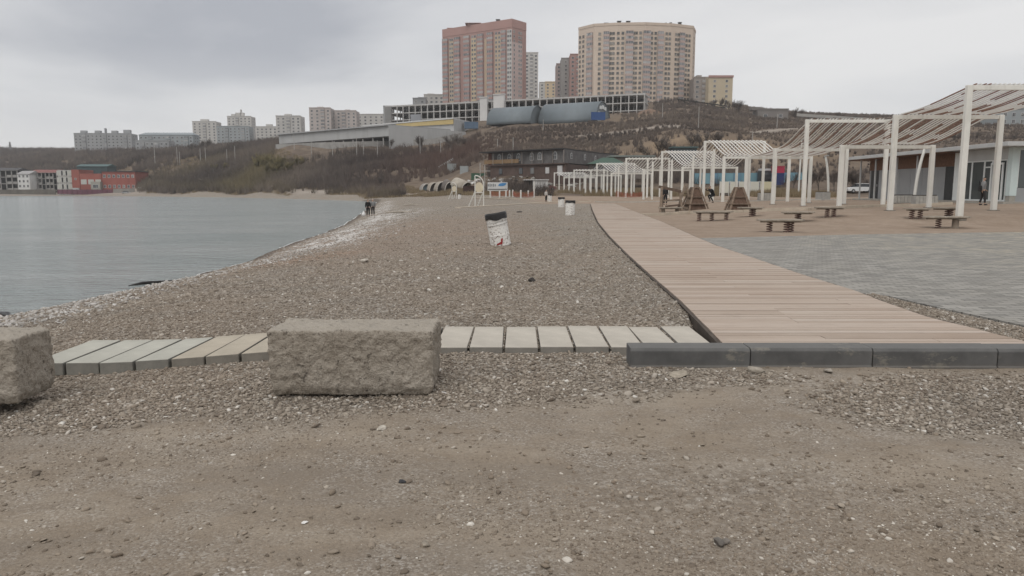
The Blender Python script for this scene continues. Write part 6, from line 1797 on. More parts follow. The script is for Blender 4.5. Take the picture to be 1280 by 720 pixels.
def bollards():
    xs = [(613, 247.0), (624.5, 246.6), (632.5, 246.3), (637, 246), (641, 246.3), (651, 248.2), (660.3, 245.6), (667.5, 247.0)]
    hs = [8, 8, 9, 8.5, 9, 10.5, 7.5, 20]
    lab = ['leftmost white bollard, near the tall white frame', 'white bollard beneath the blue board, left one', 'white bollard beneath the right end of the blue board', 'white bollard right of the blue board', 'thick white bollard left of the orange netting sag', 'white bollard nearest the camera by the orange netting', 'short white bollard before the black car', 'tall white post in front of the white shed']
    m = M('bollard_white', (0.60, 0.585, 0.55), .6, .06)
    pts = []
    for (x, y), h, l in zip(xs, hs, lab):
        p = ground_hit(x, y); sc = p.y * CP / F; pts.append(p)
        o = MB().lathe([(0, -.2), (.11, -.2), (.11, h * sc - .05), (.07, h * sc), (0, h * sc)], 10).build('bollard', m, None, p)
        tag(o, l, 'bollard', 'white posts edging the parking')
    net = M('orange_net', (0.30, 0.075, 0.045), .8, .2)
    def netting(a, b, label, s):
        mm = MB(); N = 10
        for k in range(N):
            u0, u1 = k / N, (k + 1) / N
            for lv in range(5):
                za = lambda u: .18 + lv * .16 - .35 * math.sin(u * math.pi) * (.4 + .15 * lv) * s + .1
                mm.bar(a.lerp(b, u0) + Vector((0, 0, za(u0))), a.lerp(b, u1) + Vector((0, 0, za(u1))), .03, .05)
            mm.bar(a.lerp(b, u0) + Vector((0, 0, .15)), a.lerp(b, u0) + Vector((0, 0, .85)), .03, .03)
        tag(mm.build('safety_net', net), label, 'net', 'orange safety netting strung along the parking')
    netting(pts[0], pts[3], 'orange safety netting strung between the bollards below the blue board', .5)
    netting(pts[4], pts[5], 'sagging orange safety netting between two bollards', 1.2)
    netting(pts[5], pts[7], 'orange safety netting hanging left of the tall white post', 1.1)
    a, b = ground_hit(770, 247.5), ground_hit(806, 247.5)
    netting(a, b, 'reddish safety netting seen through the far pergola posts', 1.0)
bollards()

# ------------------------------------------------------------------ white tubular beach frames
def beach_frame(px, py, hpx, label):
    p = ground_hit(px, py); s = hpx * p.y * CP / F
    root = empty('beach_frame', p, 0, label, 'beach frame')
    w = M('white_tube_paint', (0.62, 0.605, 0.56), .55, .06); cr_ = M('cream_disc_paint', (0.60, 0.53, 0.40), .6, .1)
    r = .055
    MB().tube([(-.09 * s, 0, -.1), (-.09 * s, 0, .97 * s)], r, 8).build('upright', w, root)
    arc = [(-.09 * s + .27 * s * math.sin(t) , 0, .70 * s + .28 * s * math.cos(t)) for t in np.linspace(0, math.pi / 2, 9)] + [(.18 * s, 0, .3 * s), (.18 * s, 0, -.1)]
    MB().tube(arc, r, 8).build('arched_tube', w, root)
    MB().tube([(-.31 * s, .15, -.1), (-.09 * s, .02, .48 * s)], r, 8).build('slanted_leg', w, root)
    MB().tube([(-.03 * s, .35, -.1), (.17 * s, .02, .46 * s)], r, 8).build('slanted_leg', w, root)
    MB().lathe([(0, -.04), (.13 * s, -.04), (.13 * s, .04), (0, .04)], 20, 0, Matrix.Translation((.04 * s, .05, .60 * s)) @ Matrix.Rotation(math.pi / 2, 4, 'X') @ Matrix.Scale(1.3, 4, (0, 1, 0))).build('round_panel', cr_, root)
    MB().bar((-.09 * s, 0, .44 * s), (.18 * s, 0, .44 * s), .07, .07).build('crossbar', w, root)
beach_frame(597.5, 258, 39, 'taller white tubular frame with an arched top and cream disc, on the shingle')
beach_frame(567, 248.6, 21, 'smaller distant white tubular frame in front of the hoop shelters')

# ------------------------------------------------------------------ panels, fences and lamp posts behind the pergolas
def panel_row():
    p = P(905, 243.2, 100); sc = 100 * CP / F
    m = M('cream_panel', (0.58, 0.565, 0.49), .6, .06, .5); m2 = M('yellowish_panel', (0.56, 0.51, 0.35), .6, .06, .5); fr = M('panel_frame', (0.55, 0.545, 0.52), .6)
    spec = [(899, 911, m), (912, 922, m), (923, 935, m), (937, 948.5, m), (949.5, 967.5, m2)]
    labs = ['leftmost cream panel of the screen row behind the crouching person', 'narrow cream panel second in the screen row', 'cream panel partly behind the right climbing hut', 'cream panel right of the climbing hut top', 'broad yellowish panel at the right end of the screen row']
    for (a, b, mm), l in zip(spec, labs):
        q = P((a + b) / 2, 244, 100); w = (b - a) * sc; h = 17.5 * sc
        root = empty('screen_panel', q, 0, l, 'screen panel', 'cream screen panels standing in a row')
        MB().box((0, 0, h * .56), (w - .16, .08, h * .80)).build('panel', mm, root)
        for x in (-w / 2 + .04, w / 2 - .04): MB().box((x, 0, h * .5 - .2), (.07, .12, h + .4)).build('post', fr, root)
        MB().box((0, -.05, .15), (w * .7, .3, .3)).build('foot_weight', M('panel_foot', (0.10, 0.09, 0.08), .9), root)
panel_row()
def blue_fence():
    a, b = P(868, 227.5, 165), P(1004, 226.5, 165)
    root = empty('blue_fence', a, 0, 'long blue-teal sheet fence seen between the pergola posts', 'fence')
    n = 14
    for k in range(n):
        q0, q1 = (b - a) * (k / n), (b - a) * ((k + 1) / n)
        c = [(0.14, 0.27, 0.33), (0.16, 0.29, 0.34), (0.12, 0.23, 0.31)][k % 3]
        MB().bar(q0 + Vector((.03, 0, .75)), q1 + Vector((-.03, 0, .75)), .08, 2.3).build('sheet_panel', M('blue_sheet_%d' % (k % 3), c, .6, .1, .4), root)
        MB().box((q0.x, q0.y + .1, .8), (.1, .1, 2.6)).build('post', M('blue_fence_post', (0.10, 0.15, 0.18), .7), root)
    p = P(974, 226.5, 160); sc = 160 * CP / F
    root = empty('red_navy_kiosk', p, 0, 'small kiosk painted red above and navy below, behind the pergola', 'kiosk')
    w, h = 12 * sc, 18 * sc
    MB().box((0, 1, h * .28 - .4), (w, 2, h * .56 + .8)).build('navy_wall', M('navy_paint', (0.022, 0.035, 0.11), .5, .1), root)
    MB().box((0, 1, h * .79), (w, 2, h * .44)).build('red_wall', M('red_paint_wall', (0.36, 0.030, 0.065), .5, .1), root)
    MB().box((0, 1, h + .06), (w + .2, 2.2, .12)).build('roof', M('red_paint_wall', (0.36, 0.030, 0.065)), root)
    p = P(957, 226.5, 162)
    root = empty('parked_van', p, 0, 'dark van with a pale roof behind the blue fence line', 'van')
    MB().box((0, 1, 1.1), (2.4, 2, 2.2)).build('body', M('dark_van_paint', (0.04, 0.04, 0.042), .4), root, bevel=.1)
    MB().box((0, 1, 2.45), (2.2, 1.8, .45)).build('roof', M('van_roof', (0.5, 0.5, 0.5), .5), root, bevel=.08)
    MB().box((0, -.02, 1.6), (1.7, .05, .6)).build('window', GL_DARK, root)
    for x in (-.8, .8): MB().lathe([(0, -.1), (.32, -.1), (.32, .1), (0, .1)], 14, 0, Matrix.Translation((x, .0, .2)) @ Matrix.Rotation(math.pi / 2, 4, 'X')).build('wheel', M('tyre_rubber', (0.02, 0.02, 0.02)), root)
blue_fence()
def lamp_post(px0, py0, px1, py1, label, lean):
    p = ground_hit(px0, py0); sc = p.y * CP / F; h = (py0 - py1) * sc
    root = empty('lamp_post', p, 0, label, 'lamp post', 'curved white lamp posts by the pavilion')
    w = M('lamp_post_paint', (0.66, 0.65, 0.61), .5, .05)
    pts = [(lean * sc * (t ** 2.2), 0, -.1 + (h + .1) * t) for t in np.linspace(0, 1, 9)]
    MB().tube(pts, [.105] * 6 + [.10, .09, .085], 10).build('pole', w, root, smooth=True)
    MB().box((pts[-1][0], -.25, h + .02), (.16, .7, .09)).build('lamp_head', M('lamp_head_grey', (0.30, 0.30, 0.30), .5), root, bevel=.02)
    MB().lathe([(0, 0), (.2, 0), (.2, .04), (0, .06)], 12).build('base_plate', w, root)
lamp_post(1142.5, 254.5, 1150, 186, 'curved white lamp post beside the pavilion planters', 9)
lamp_post(1035, 249.5, 1029, 196, 'curved white lamp post farther off, left of the pavilion', -6)
lamp_post(998, 244.5, 999, 176, 'thin straight pale lamp post behind the tallest pergola frame', 1)

# ------------------------------------------------------------------ poles on the hillside
def hill_pole(px, pyb, pyt, label, arm=True, lean=0.0, two=False):
    p = ground_hit(px, pyb); sc = p.y * CP / F; h = (pyb - pyt) * sc
    root = empty('utility_pole', p, rnd.uniform(-.3, .3), label, 'utility pole', 'concrete utility poles along the slope')
    m = M('pole_concrete', (0.36, 0.345, 0.325), .9, .12, .5)
    MB().tube([(0, 0, -1.5), (lean * h, 0, h)], [max(.16, sc * .42), max(.11, sc * .30)], 8).build('pole', m, root)
    if arm: MB().bar((lean * h - .9, 0, h - .5), (lean * h + .9, 0, h - .5), .12, .12).build('crossarm', M('pole_arm', (0.12, 0.11, 0.10), .8), root)
HP = [(194, 206, 178), (222, 207, 184), (225, 207, 190), (251, 206, 186), (257.5, 206, 185), (284, 204, 187), (294, 204, 183), (389.5, 197, 175), (416, 198, 176), (446, 197, 172), (472, 197, 176), (525.5, 198, 170), (551, 196, 174), (454.5, 197, 180), (368, 187, 168), (506, 178, 160), (641.5, 188, 172), (622, 187, 174), (679, 165, 150), (873, 160, 134), (971, 160, 143), (828, 150, 130), (940, 185, 165)]
HL = ['utility pole below the sheet-roofed block', 'utility pole left of a close pair, under the bluish blocks', 'shorter utility pole of the close pair under the bluish blocks', 'utility pole left of a near twin below the whitish tower', 'utility pole right of its near twin below the whitish tower', 'utility pole among yellowish willows, left of another', 'utility pole among yellowish willows, right of another', 'utility pole below the left part of the warehouse', 'utility pole below the middle of the warehouse undercroft', 'tall utility pole in front of the warehouse corner', 'utility pole below the warehouse corner', 'tall pale utility pole in front of the warehouse end wall', 'utility pole right of the warehouse end wall', 'short pole just right of the tall one by the warehouse corner', 'short pole before the warehouse left end', 'thin pole against the warehouse end wall', 'pole on the slope above the stone house', 'short pole above the left end of the stone house', 'small pole below the right hangar', 'pole by the dark steel skeleton near the cream tower', 'lone pole on the slope below the low grey building', 'pole below the concrete frame right end', 'pole behind the trees above the white pergola']
for (a, b, c), l in zip(HP, HL): hill_pole(a, b, c, l, arm=rnd.random() < .55, lean=rnd.uniform(-.012, .012))
def mast():
    p = P(14.5, 205, 900); sc = 900 * CP / F
    root = empty('lattice_mast', p, 0, 'thin lattice power mast on the far left skyline', 'mast')
    m = M('mast_steel', (0.20, 0.20, 0.205), .7); h = 27 * sc
    for x in (-1, 1):
        for y in (-1, 1): MB().bar((x * 1.6, y * 1.6, -3), (x * .3, y * .3, h), .45, .45).build('leg', m, root)
    for k, z in enumerate((.55, .7, .85)): MB().bar((-4 + k, 0, h * z), (4 - k, 0, h * z), .5, .5).build('crossarm', m, root)
mast()
def steel_skeleton():
    p = P(862, 138, 415); root = empty('steel_skeleton', p, 0, 'dark ruined steel and timber skeleton below the yellowish flats', 'ruin')
    m = M('dark_steel_wood', (0.040, 0.037, 0.035), .8, .3)
    g = random.Random(3)
    for x in (-6, -3, 0, 3, 6, 10, 14, 18): MB().bar((x, 0, -3), (x + g.uniform(-.4, .4), 0, 6.0 - .14 * (x + 6) ), .5, .5).build('upright', m, root)
    for z0, z1 in ((1.2, .3), (3.6, 1.5), (6.0, 2.4)): MB().bar((-7, -.3, z0), (19, -.3, z1), .5, .6).build('beam', m, root)
    MB().bar((-6, .3, 6), (10, .3, -1), .35, .35).build('brace', m, root)
    MB().box((6, 5, 0), (24, 4, 3.4)).build('dark_wall', m, root)
steel_skeleton()
def dirt_heap():
    p = P(812, 150, 352); n = 18; v = [(0, 0, 5.2)]; f = []
    for r_, z in ((.35, 3.8), (.7, 1.6), (1.05, -2.5)):
        for k in range(n):
            a = 2 * math.pi * k / n; q = 1 + .18 * math.sin(3 * a + z) + .1 * math.sin(7 * a)
            v.append((11 * r_ * q * math.cos(a), 6 * r_ * q * math.sin(a), z + .4 * math.sin(5 * a + z)))
    for k in range(n): f.append((0, 1 + k, 1 + (k + 1) % n))
    for i in range(2):
        for k in range(n): f.append((1 + i * n + k, 1 + (i + 1) * n + k, 1 + (i + 1) * n + (k + 1) % n, 1 + i * n + (k + 1) % n))
    tag(MB().add(v, f).build('soil_heap', M('reddish_soil', (0.19, 0.13, 0.095), .95, .2, .2, .2), None, p, smooth=True), 'reddish heap of dug soil right of the hangars', 'soil heap')
dirt_heap()
# ------------------------------------------------------------------ bare trees and scrub
BARK = M('grey_bark', (0.090, 0.075, 0.064), .9, .25, 3)
TWIG = M('twig_bark', (0.100, 0.080, 0.070), .9, .3, 1)
WILLOW = M('willow_twig', (0.215, 0.180, 0.085), .9, .25, .4)
def tree_meshes(seed, h, spread=0.5, lean=0.0, multi=1, rmin=.012, deep=4, kids3=3):
    g = random.Random(seed)
    trunk, crown = MB(), MB()
    def limb(p, d, ln, r, lv):
        pts, rs = [p.copy()], [r]
        n = 4 if lv < 2 else 3
        q = p.copy(); dd = d.copy()
        kids = []
        for k in range(n):
            dd = (dd + Vector((g.gauss(0, .16), g.gauss(0, .16), .06 if lv else .03))).normalized()
            q = q + dd * (ln / n); pts.append(q.copy()); rs.append(r * (1 - .55 * (k + 1) / n))
            if k >= (1 if lv == 0 else 0): kids.append((q.copy(), dd.copy(), rs[-1]))
        if lv <= 2: (trunk if lv == 0 else crown).tube(pts, rs, 6 if lv == 0 else 4, cap=False)
        else:
            for a, b, r0 in zip(pts, pts[1:], rs):
                s = Vector((-(b - a).y, (b - a).x, 0)); s = (s.normalized() if s.length > 1e-6 else Vector((1, 0, 0))) * max(r0, rmin)
                crown.add([a - s, a + s, b], [(0, 1, 2)])
        if lv < deep:
            for (q, dq, rq) in kids:
                for _ in range((2 if lv else 2) if lv < 3 else kids3):
                    ax = Vector((g.gauss(0, 1), g.gauss(0, 1), g.gauss(0, .5))).normalized()
                    nd = (dq + ax * spread * g.uniform(.7, 1.5) + Vector((0, 0, .12))).normalized()
                    limb(q, nd, ln * g.uniform(.5, .72), rq * .62, lv + 1)
    for k in range(multi):
        a = g.uniform(0, 6.28)
        d0 = Vector((lean + (.28 * math.cos(a) if multi > 1 else 0), .28 * math.sin(a) if multi > 1 else 0, 1)).normalized()
        limb(Vector((0, 0, -.4)), d0, h * .42, h * .022 / (1.2 if multi > 1 else 1), 0)
    return trunk, crown
def to_mesh(m, name, mat):
    me = bpy.data.meshes.new(name); me.from_pydata(m.v, [], m.f); me.materials.append(mat); me.update(); return me
TREES = []
for sd, sp, mu in ((1, .5, 1), (2, .62, 1), (3, .55, 3), (4, .7, 2), (5, .45, 1)):
    t, c = tree_meshes(sd, 8.0, sp, 0, mu)
    TREES.append((to_mesh(t, 'trunk', BARK), to_mesh(c, 'crown', TWIG)))
FBARK = M('pale_far_bark', (0.135, 0.115, 0.102), .9, .2, 1)
FAR_TREES = []
for sd, sp, mu in ((11, .55, 1), (12, .65, 2), (13, .6, 1)):
    t, c = tree_meshes(sd, 8.0, sp, 0, mu, .040, 4, 1)
    FAR_TREES.append((to_mesh(t, 'trunk', FBARK), to_mesh(c, 'crown', FBARK)))
t, c = tree_meshes(9, 8.0, .35, 0, 3, .03)
WIL = (to_mesh(t, 'trunk', BARK), to_mesh(c, 'crown', WILLOW))
_proto = {}
def tree(p, h, label, k=0, group=None, wil=False, cat='tree', name='bare_tree', wide=1.0):
    t, c = WIL if wil else (FAR_TREES[k % 3] if p.y > 190 else TREES[k % len(TREES)])
    root = empty(name, p, rnd.uniform(0, 6.28), label, cat, group)
    s = h / 8.0; root.scale = (s * wide, s * wide, s)
    link('trunk', t, root); link('crown', c, root)
    return root
def trees_at(lst, label, group, wil=False, cat='tree', name='bare_tree', Y=None, wide=1.0):
    for k, (px, pyb, hp) in enumerate(lst):
        p = ground_hit(px, pyb) if Y is None else P(px, pyb, Y)
        if Y is not None: p.z = min(p.z, float(H(p.x, p.y)) + .2)
        h = hp * p.y * CP / F
        tree(p, h, label, k + int(px), group, wil, cat, name, wide)
trees_at([(823, 196, 30), (840, 199, 26), (806, 197, 20)], 'dark bare tree with forking limbs in front of the tan cutting', 'bare trees before the tan cutting', wide=1.2)
trees_at([(862, 187, 27), (876, 188, 30), (893, 184, 22), (903, 185, 25), (920, 184, 20)], 'bare tree on the slope above the white pergolas', 'bare trees above the white pergolas', wide=1.15)
trees_at([(925, 141, 21), (938, 143, 14), (995, 152, 20), (1044, 152, 15), (1052, 152, 12), (912, 141, 16), (960, 146, 10), (975, 147, 9)], 'bare tree standing against the sky on the right-hand skyline', 'bare trees on the right skyline', Y=400, wide=1.2)
trees_at([(862, 136, 16), (888, 138, 17), (898, 138, 20), (906, 137, 15), (852, 136, 12)], 'bare tree in front of the yellowish flats', 'bare trees before the yellowish flats', Y=440, wide=1.2)
trees_at([(522, 190, 25), (530, 191, 27), (563, 186, 22), (572, 187, 24), (580, 186, 18), (487, 186, 16)], 'bare tree in front of the warehouse end wall', 'bare trees by the warehouse', wide=1.1)
trees_at([(36, 196, 9), (48, 196, 10), (60, 195, 9), (70, 196, 7), (22, 197, 7), (82, 196, 7), (5, 197, 8)], 'small bare tree on the far left skyline', 'bare trees on the left skyline', Y=850, wide=1.3)
trees_at([(238, 186, 16), (248, 186, 20), (256, 187, 20), (263, 186, 15), (318, 180, 12), (328, 180, 13), (337, 178, 12)], 'bare tree between the distant white blocks and the warehouse', 'bare trees below the distant blocks', Y=480, wide=1.3)
trees_at([(436, 162, 12), (446, 162, 14), (456, 162, 16), (466, 162, 15), (474, 162, 14), (482, 163, 10), (425, 162, 9)], 'bare tree on the ridge behind the long warehouse', 'bare trees behind the warehouse', Y=455, wide=1.3)
trees_at([(318, 217, 24), (328, 216, 27), (340, 214, 24), (334, 221, 20), (355, 214, 20), (345, 220, 18), (280, 214, 12), (268, 214, 10), (372, 210, 16), (365, 216, 16)], 'yellowish willow scrub tree on the bank above the bay', 'yellowish willows on the bank', True, name='willow_tree', wide=1.2)
trees_at([(476, 236, 22), (645, 238, 24), (634, 236, 16), (700, 233, 16), (655, 234, 13)], 'dark bare tree near the foot of the slope by the stone house and road', 'bare trees at the slope foot', wide=1.0)
trees_at([(1012, 240, 38), (1024, 240, 42), (1042, 240, 38), (1056, 239, 34), (990, 238, 30), (980, 240, 26), (1066, 239, 30)], 'tall bare tree seen between the pergola posts left of the pavilion', 'bare trees left of the pavilion', wide=.9)
trees_at([(1195, 176, 14), (1222, 176, 16), (1240, 178, 14), (1268, 178, 14), (1175, 176, 12)], 'bare tree on the slope above the pavilion roof', 'bare trees above the pavilion', Y=235, wide=1.3)

def scrub():
    g = np.random.default_rng(31)
    N = 170000
    q = g.uniform(-60, 1400, N)
    lo = np.interp(q, _Q, _DQ)
    d = np.exp(g.uniform(np.log(lo * 1.0), np.where(q < 260, np.log(1100), np.log(700))))
    # equalise per square metre a little in favour of nearer ground
    x = (q - 640) / F * d * CP; y = d
    zf = zone_fields(x, y)
    den = 0.35 + 1.3 * (fbm(x * .035, y * .035, 4) + .12)
    den = den * (zf['hill'] > .35) * (1 - .85 * zf['cliff']) * (1 - zf['road'])
    # thinner above the road, bare terraces kept free
    def box(qa, qb, da, db): return (q > qa) & (q < qb) & (d > da) & (d < db)
    for b in ((590, 760, 150, 182), (345, 600, 318, 400), (600, 775, 318, 372), (475, 815, 380, 470), (-80, 168, 360, 436), (660, 695, 120, 148), (735, 812, 140, 168), (610, 640, 115, 140), (505, 610, 120, 236), (845, 930, 440, 500), (700, 870, 455, 520), (540, 665, 485, 560), (640, 700, 130, 150)):
        den = np.where(box(*b), 0, den)
    den = np.where((q > 930) & (d < 235), den * .55, den)
    den = np.where((q > 960) & (q < 1300) & (d < 150), 0, den)
    den = np.where((q > 690) & (d < 165), 0, den)
    den = np.where((q < 560) & (d < 300), den * 1.5, den)
    den = np.where((q > 600) & (d > 225), den * 1.5, den)
    keep = g.random(N) < np.clip(den, 0, 1) * 0.62
    x, y, q, d = x[keep], y[keep], q[keep], d[keep]
    z = H(x, y)
    n = len(x); T = 30
    hgt = g.uniform(1.2, 3.6, n) * (1 + .5 * (fbm(x * .02, y * .02, 2))) * np.clip(d / 300, .75, 1.4)
    hgt = np.where((q > 600) & (d > 225), hgt * .5, hgt)
    hgt = np.where((q > 930), hgt * .6, hgt)
    az = g.uniform(0, 2 * np.pi, (n, T)); sp = np.abs(g.normal(0, .42, (n, T)))
    ln = hgt[:, None] * g.uniform(.55, 1.05, (n, T))
    b0 = g.normal(0, .30, (n, T, 2)) * hgt[:, None, None] * .55
    bx, by = x[:, None] + b0[..., 0], y[:, None] + b0[..., 1]
    zf0 = z[:, None] + g.uniform(-.2, .35, (n, T)) * hgt[:, None]
    dx, dy, dz = np.cos(az) * np.sin(sp), np.sin(az) * np.sin(sp), np.cos(sp)
    w = (d / 1000 * .22 + .018)[:, None] * g.uniform(.6, 1.5, (n, T))
    wa = g.uniform(0, np.pi, (n, T))
    wx, wy = np.cos(wa) * w, np.sin(wa) * w * .4
    V = np.zeros((n, T, 3, 3), np.float32)
    V[..., 0, 0] = bx - wx; V[..., 0, 1] = by - wy; V[..., 0, 2] = zf0
    V[..., 1, 0] = bx + wx; V[..., 1, 1] = by + wy; V[..., 1, 2] = zf0
    V[..., 2, 0] = bx + dx * ln; V[..., 2, 1] = by + dy * ln; V[..., 2, 2] = zf0 + dz * ln
    tone = np.clip(.5 + .18 * ((q > 600) & (d > 225)) + 1.3 * fbm(x * .05, y * .05, 3) + g.normal(0, .11, n), 0, 1)
    yel = np.exp(-(((q - 325) / 45) ** 2 + ((d - 318) / 22) ** 2)) + .55 * np.exp(-(((q - 240) / 50) ** 2 + ((d - 385) / 16) ** 2)) + .35 * np.exp(-((d / np.interp(q, _Q, _DQ) - 1.06) / .03) ** 2) * (q < 500)
    redd = np.exp(-(((q - 560) / 75) ** 2 + ((d - 275) / 45) ** 2))
    tm = NT('scrub_twigs')
    a, b_, c_ = tm.attr('tone'), tm.attr('yellow'), tm.attr('reddish')
    col = tm.ramp(a, [(0.0, (0.062, 0.052, 0.048)), (.45, (0.112, 0.092, 0.082)), (1.0, (0.185, 0.152, 0.126))])
    col = tm.mix(tm.math('MULTIPLY', b_, .75), col, (0.20, 0.165, 0.085)); col = tm.mix(tm.math('MULTIPLY', c_, .6), col, (0.135, 0.078, 0.062))
    tm.set(col, .9, 0, None, .1)
    Vf = V.reshape(-1, 3)
    me = mesh_np('scrub', Vf, np.arange(len(Vf)), np.arange(len(Vf) // 3) * 3, [tm.mat])
    for nm, arr in (('tone', tone), ('yellow', np.clip(yel, 0, 1)), ('reddish', np.clip(redd, 0, 1))):
        at = me.attributes.new(nm, 'FLOAT', 'POINT'); at.data.foreach_set('value', np.repeat(arr, T * 3).astype(np.float32))
    tag(link('scrub', me), label='leafless brown scrub covering the hillside and the bank of the bay', kind='stuff')
    # dead grass along the foot of the slopes
    N = 30000
    q = g.uniform(150, 1300, N); lo = np.interp(q, _Q, _DQ); d = lo * g.uniform(1.0, 1.35, N); x = (q - 640) / F * d * CP; y = d
    zf = zone_fields(x, y); keep = (zf['hill'] > .15) & (zf['road'] < .3) & (fbm(x * .12, y * .12, 3) > -.06)
    for b in ((590, 760, 140, 182), (655, 700, 118, 148), (1040, 1400, 0, 150)): keep &= ~((q > b[0]) & (q < b[1]) & (d > b[2]) & (d < b[3]))
    x, y, d = x[keep], y[keep], d[keep]; n = len(x); T = 8; z = H(x, y)
    az = g.uniform(0, 2 * np.pi, (n, T)); sp = np.abs(g.normal(0, .6, (n, T))); ln = g.uniform(.3, .9, (n, T))
    bx = x[:, None] + g.normal(0, .35, (n, T)); by = y[:, None] + g.normal(0, .35, (n, T)); w = (d / 1000 * .2 + .01)[:, None] * np.ones((n, T))
    V = np.zeros((n, T, 3, 3), np.float32)
    for i, s in ((0, -1), (1, 1)):
        V[..., i, 0] = bx + s * w; V[..., i, 1] = by; V[..., i, 2] = z[:, None] - .05
    V[..., 2, 0] = bx + np.cos(az) * np.sin(sp) * ln; V[..., 2, 1] = by + np.sin(az) * np.sin(sp) * ln; V[..., 2, 2] = z[:, None] + np.cos(sp) * ln
    tg = NT('dead_grass'); r = tg.geo.outputs['Random Per Island']
    tg.set(tg.ramp(r, [(0, (0.15, 0.115, 0.07)), (1, (0.27, 0.215, 0.14))]), .9, 0, None, .1)
    me = mesh_np('dead_grass', V.reshape(-1, 3), np.arange(n * T * 3), np.arange(n * T) * 3, [tg.mat])
    tag(link('dead_grass', me), label='dry straw-coloured grass along the foot of the slope', kind='stuff')
scrub()

# rubble and dumped slabs under the stone house
def rubble():
    g = np.random.default_rng(77)
    T, Fc = stone_templates(8, 1, 55)
    mats = [M('rubble_pale', (0.33, 0.315, 0.29), .9, .2), M('rubble_brown', (0.17, 0.14, 0.115), .9, .2), M('rubble_white', (0.52, 0.51, 0.49), .9, .1)]
    m = MB()
    spots = [(g.uniform(600, 735), g.uniform(221, 234)) for _ in range(90)] + [(g.uniform(568, 600), g.uniform(224, 231)) for _ in range(25)]
    for (px, py) in spots:
        p = ground_hit(px, py); W = T[int(g.integers(8))] * g.uniform(.25, .9); a = g.uniform(0, 6.28)
        R = Matrix.Translation(p + Vector((0, 0, .15))) @ Matrix.Rotation(a, 4, 'Z') @ Matrix.Rotation(g.normal(0, .4), 4, 'X')
        m.add([tuple(v) for v in W], [tuple(f) for f in Fc], int(g.choice([0, 1, 1, 2, 0])), R)
    tag(m.build('rubble', mats), label='pale rubble and broken slabs strewn on the slope below the stone house', kind='stuff')
rubble()
# shore rocks and seaweed wrack
def shore_bits():
    p = G(4, 397, WATER_Z)
    for k, (px, py, s, l) in enumerate(((2, 396.5, .50, 'black wet rock in shallow water at the left photo edge'), (10, 402.5, .22, 'small black wet stone near the larger rock at the left edge'))):
        p = G(px, py, WATER_Z); T, Fc = stone_templates(1, 2, 300 + k); W = T[0] * s * .5
        o = link('wet_rock', mesh_np('wet_rock', W, Fc.ravel(), np.arange(len(Fc)) * 3, [M('wet_black_rock', (0.018, 0.017, 0.016), .3, .3, 8, .01)], smooth=False), loc=p + Vector((0, 0, .03)))
        tag(o, l, 'rock')
    a, b, c = G(161, 357.5, WATER_Z), G(190, 354.5, WATER_Z), G(222, 350, WATER_Z)
    m = MB().tube([a, a.lerp(b, .5) + Vector((0, .12, .03)), b + Vector((0, 0, .02)), b.lerp(c, .5) + Vector((0, -.06, .02)), c], [.02, .05, .06, .03, .012], 7)
    tag(m.build('driftwood', M('black_driftwood', (0.016, 0.014, 0.013), .5, .3, 5), smooth=True), 'long black waterlogged branch lying in the shallows', 'driftwood')
    p = ground_hit(483, 262); 
    for k, (px, py, w, l) in enumerate(((500, 266.5, 1.2, 'low pale driftwood log on the far shingle, left of the frame'), (515, 257, .9, 'small pale plank on the far shingle near the water tip'))):
        p = ground_hit(px, py); m = MB().tube([(-w, 0, .05), (0, .1, .12), (w, .25, .06)], [.06, .09, .05], 6)
        tag(m.build('driftwood', M('bleached_driftwood', (0.36, 0.32, 0.27), .85, .2), None, p), l, 'driftwood')
    p = ground_hit(458, 378-0)
shore_bits()
single_stone(456, 328, .26, (0.42, 0.38, 0.33), 'single pale boulder on the open shingle left of the leaning drum', seed=20, flat=.6)
single_stone(665, 352, .16, (0.05, 0.045, 0.042), 'blackish lump on the shingle right of the leaning drum', seed=21, flat=.6, name='driftwood_lump')
single_stone(650, 265.5, .5, (0.06, 0.05, 0.045), 'dark lump on the far shingle behind the leaning drum', seed=22, flat=.35)

# ------------------------------------------------------------------ people
SKIN = M('skin', (0.42, 0.27, 0.20), .6, .06)
def skin_chain(mb_v, mb_e, rad, roots, pts, rs, start=None):
    idx = [] if start is None else [start]
    for k, (p, r) in enumerate(zip(pts, rs)):
        mb_v.append(tuple(p)); rad.append(r); idx.append(len(mb_v) - 1)
    for a, b in zip(idx, idx[1:]): mb_e.append((a, b))
    return idx
def skinned(name, parts, mat, parent, sub=2):
    """parts: list of islands; each island a list of (pts, radii, attach) chains sharing vertices by index"""
    v, e, rad, roots = [], [], [], []
    for chains in parts:
        roots.append(len(v)); base = []
        for pts, rs, att in chains:
            st = None if att is None else base[att[0]][att[1]]
            base.append(skin_chain(v, e, rad, roots, pts, rs, st))
    me = bpy.data.meshes.new(name); me.from_pydata(v, e, []); me.materials.append(mat)
    o = link(name, me, parent)
    sk = o.modifiers.new('skin', 'SKIN'); sk.use_smooth_shade = True
    sv = me.skin_vertices[0].data if me.skin_vertices else None
    if sv is None:
        bm_ = __import__('bmesh').new(); bm_.from_mesh(me); bm_.verts.layers.skin.verify(); bm_.to_mesh(me); bm_.free(); sv = me.skin_vertices[0].data
    for k, r in enumerate(rad):
        r = r if isinstance(r, tuple) else (r, r); sv[k].radius = r; sv[k].use_root = k in roots
    ss_ = o.modifiers.new('smooth', 'SUBSURF'); ss_.levels = sub; ss_.render_levels = sub
    return o
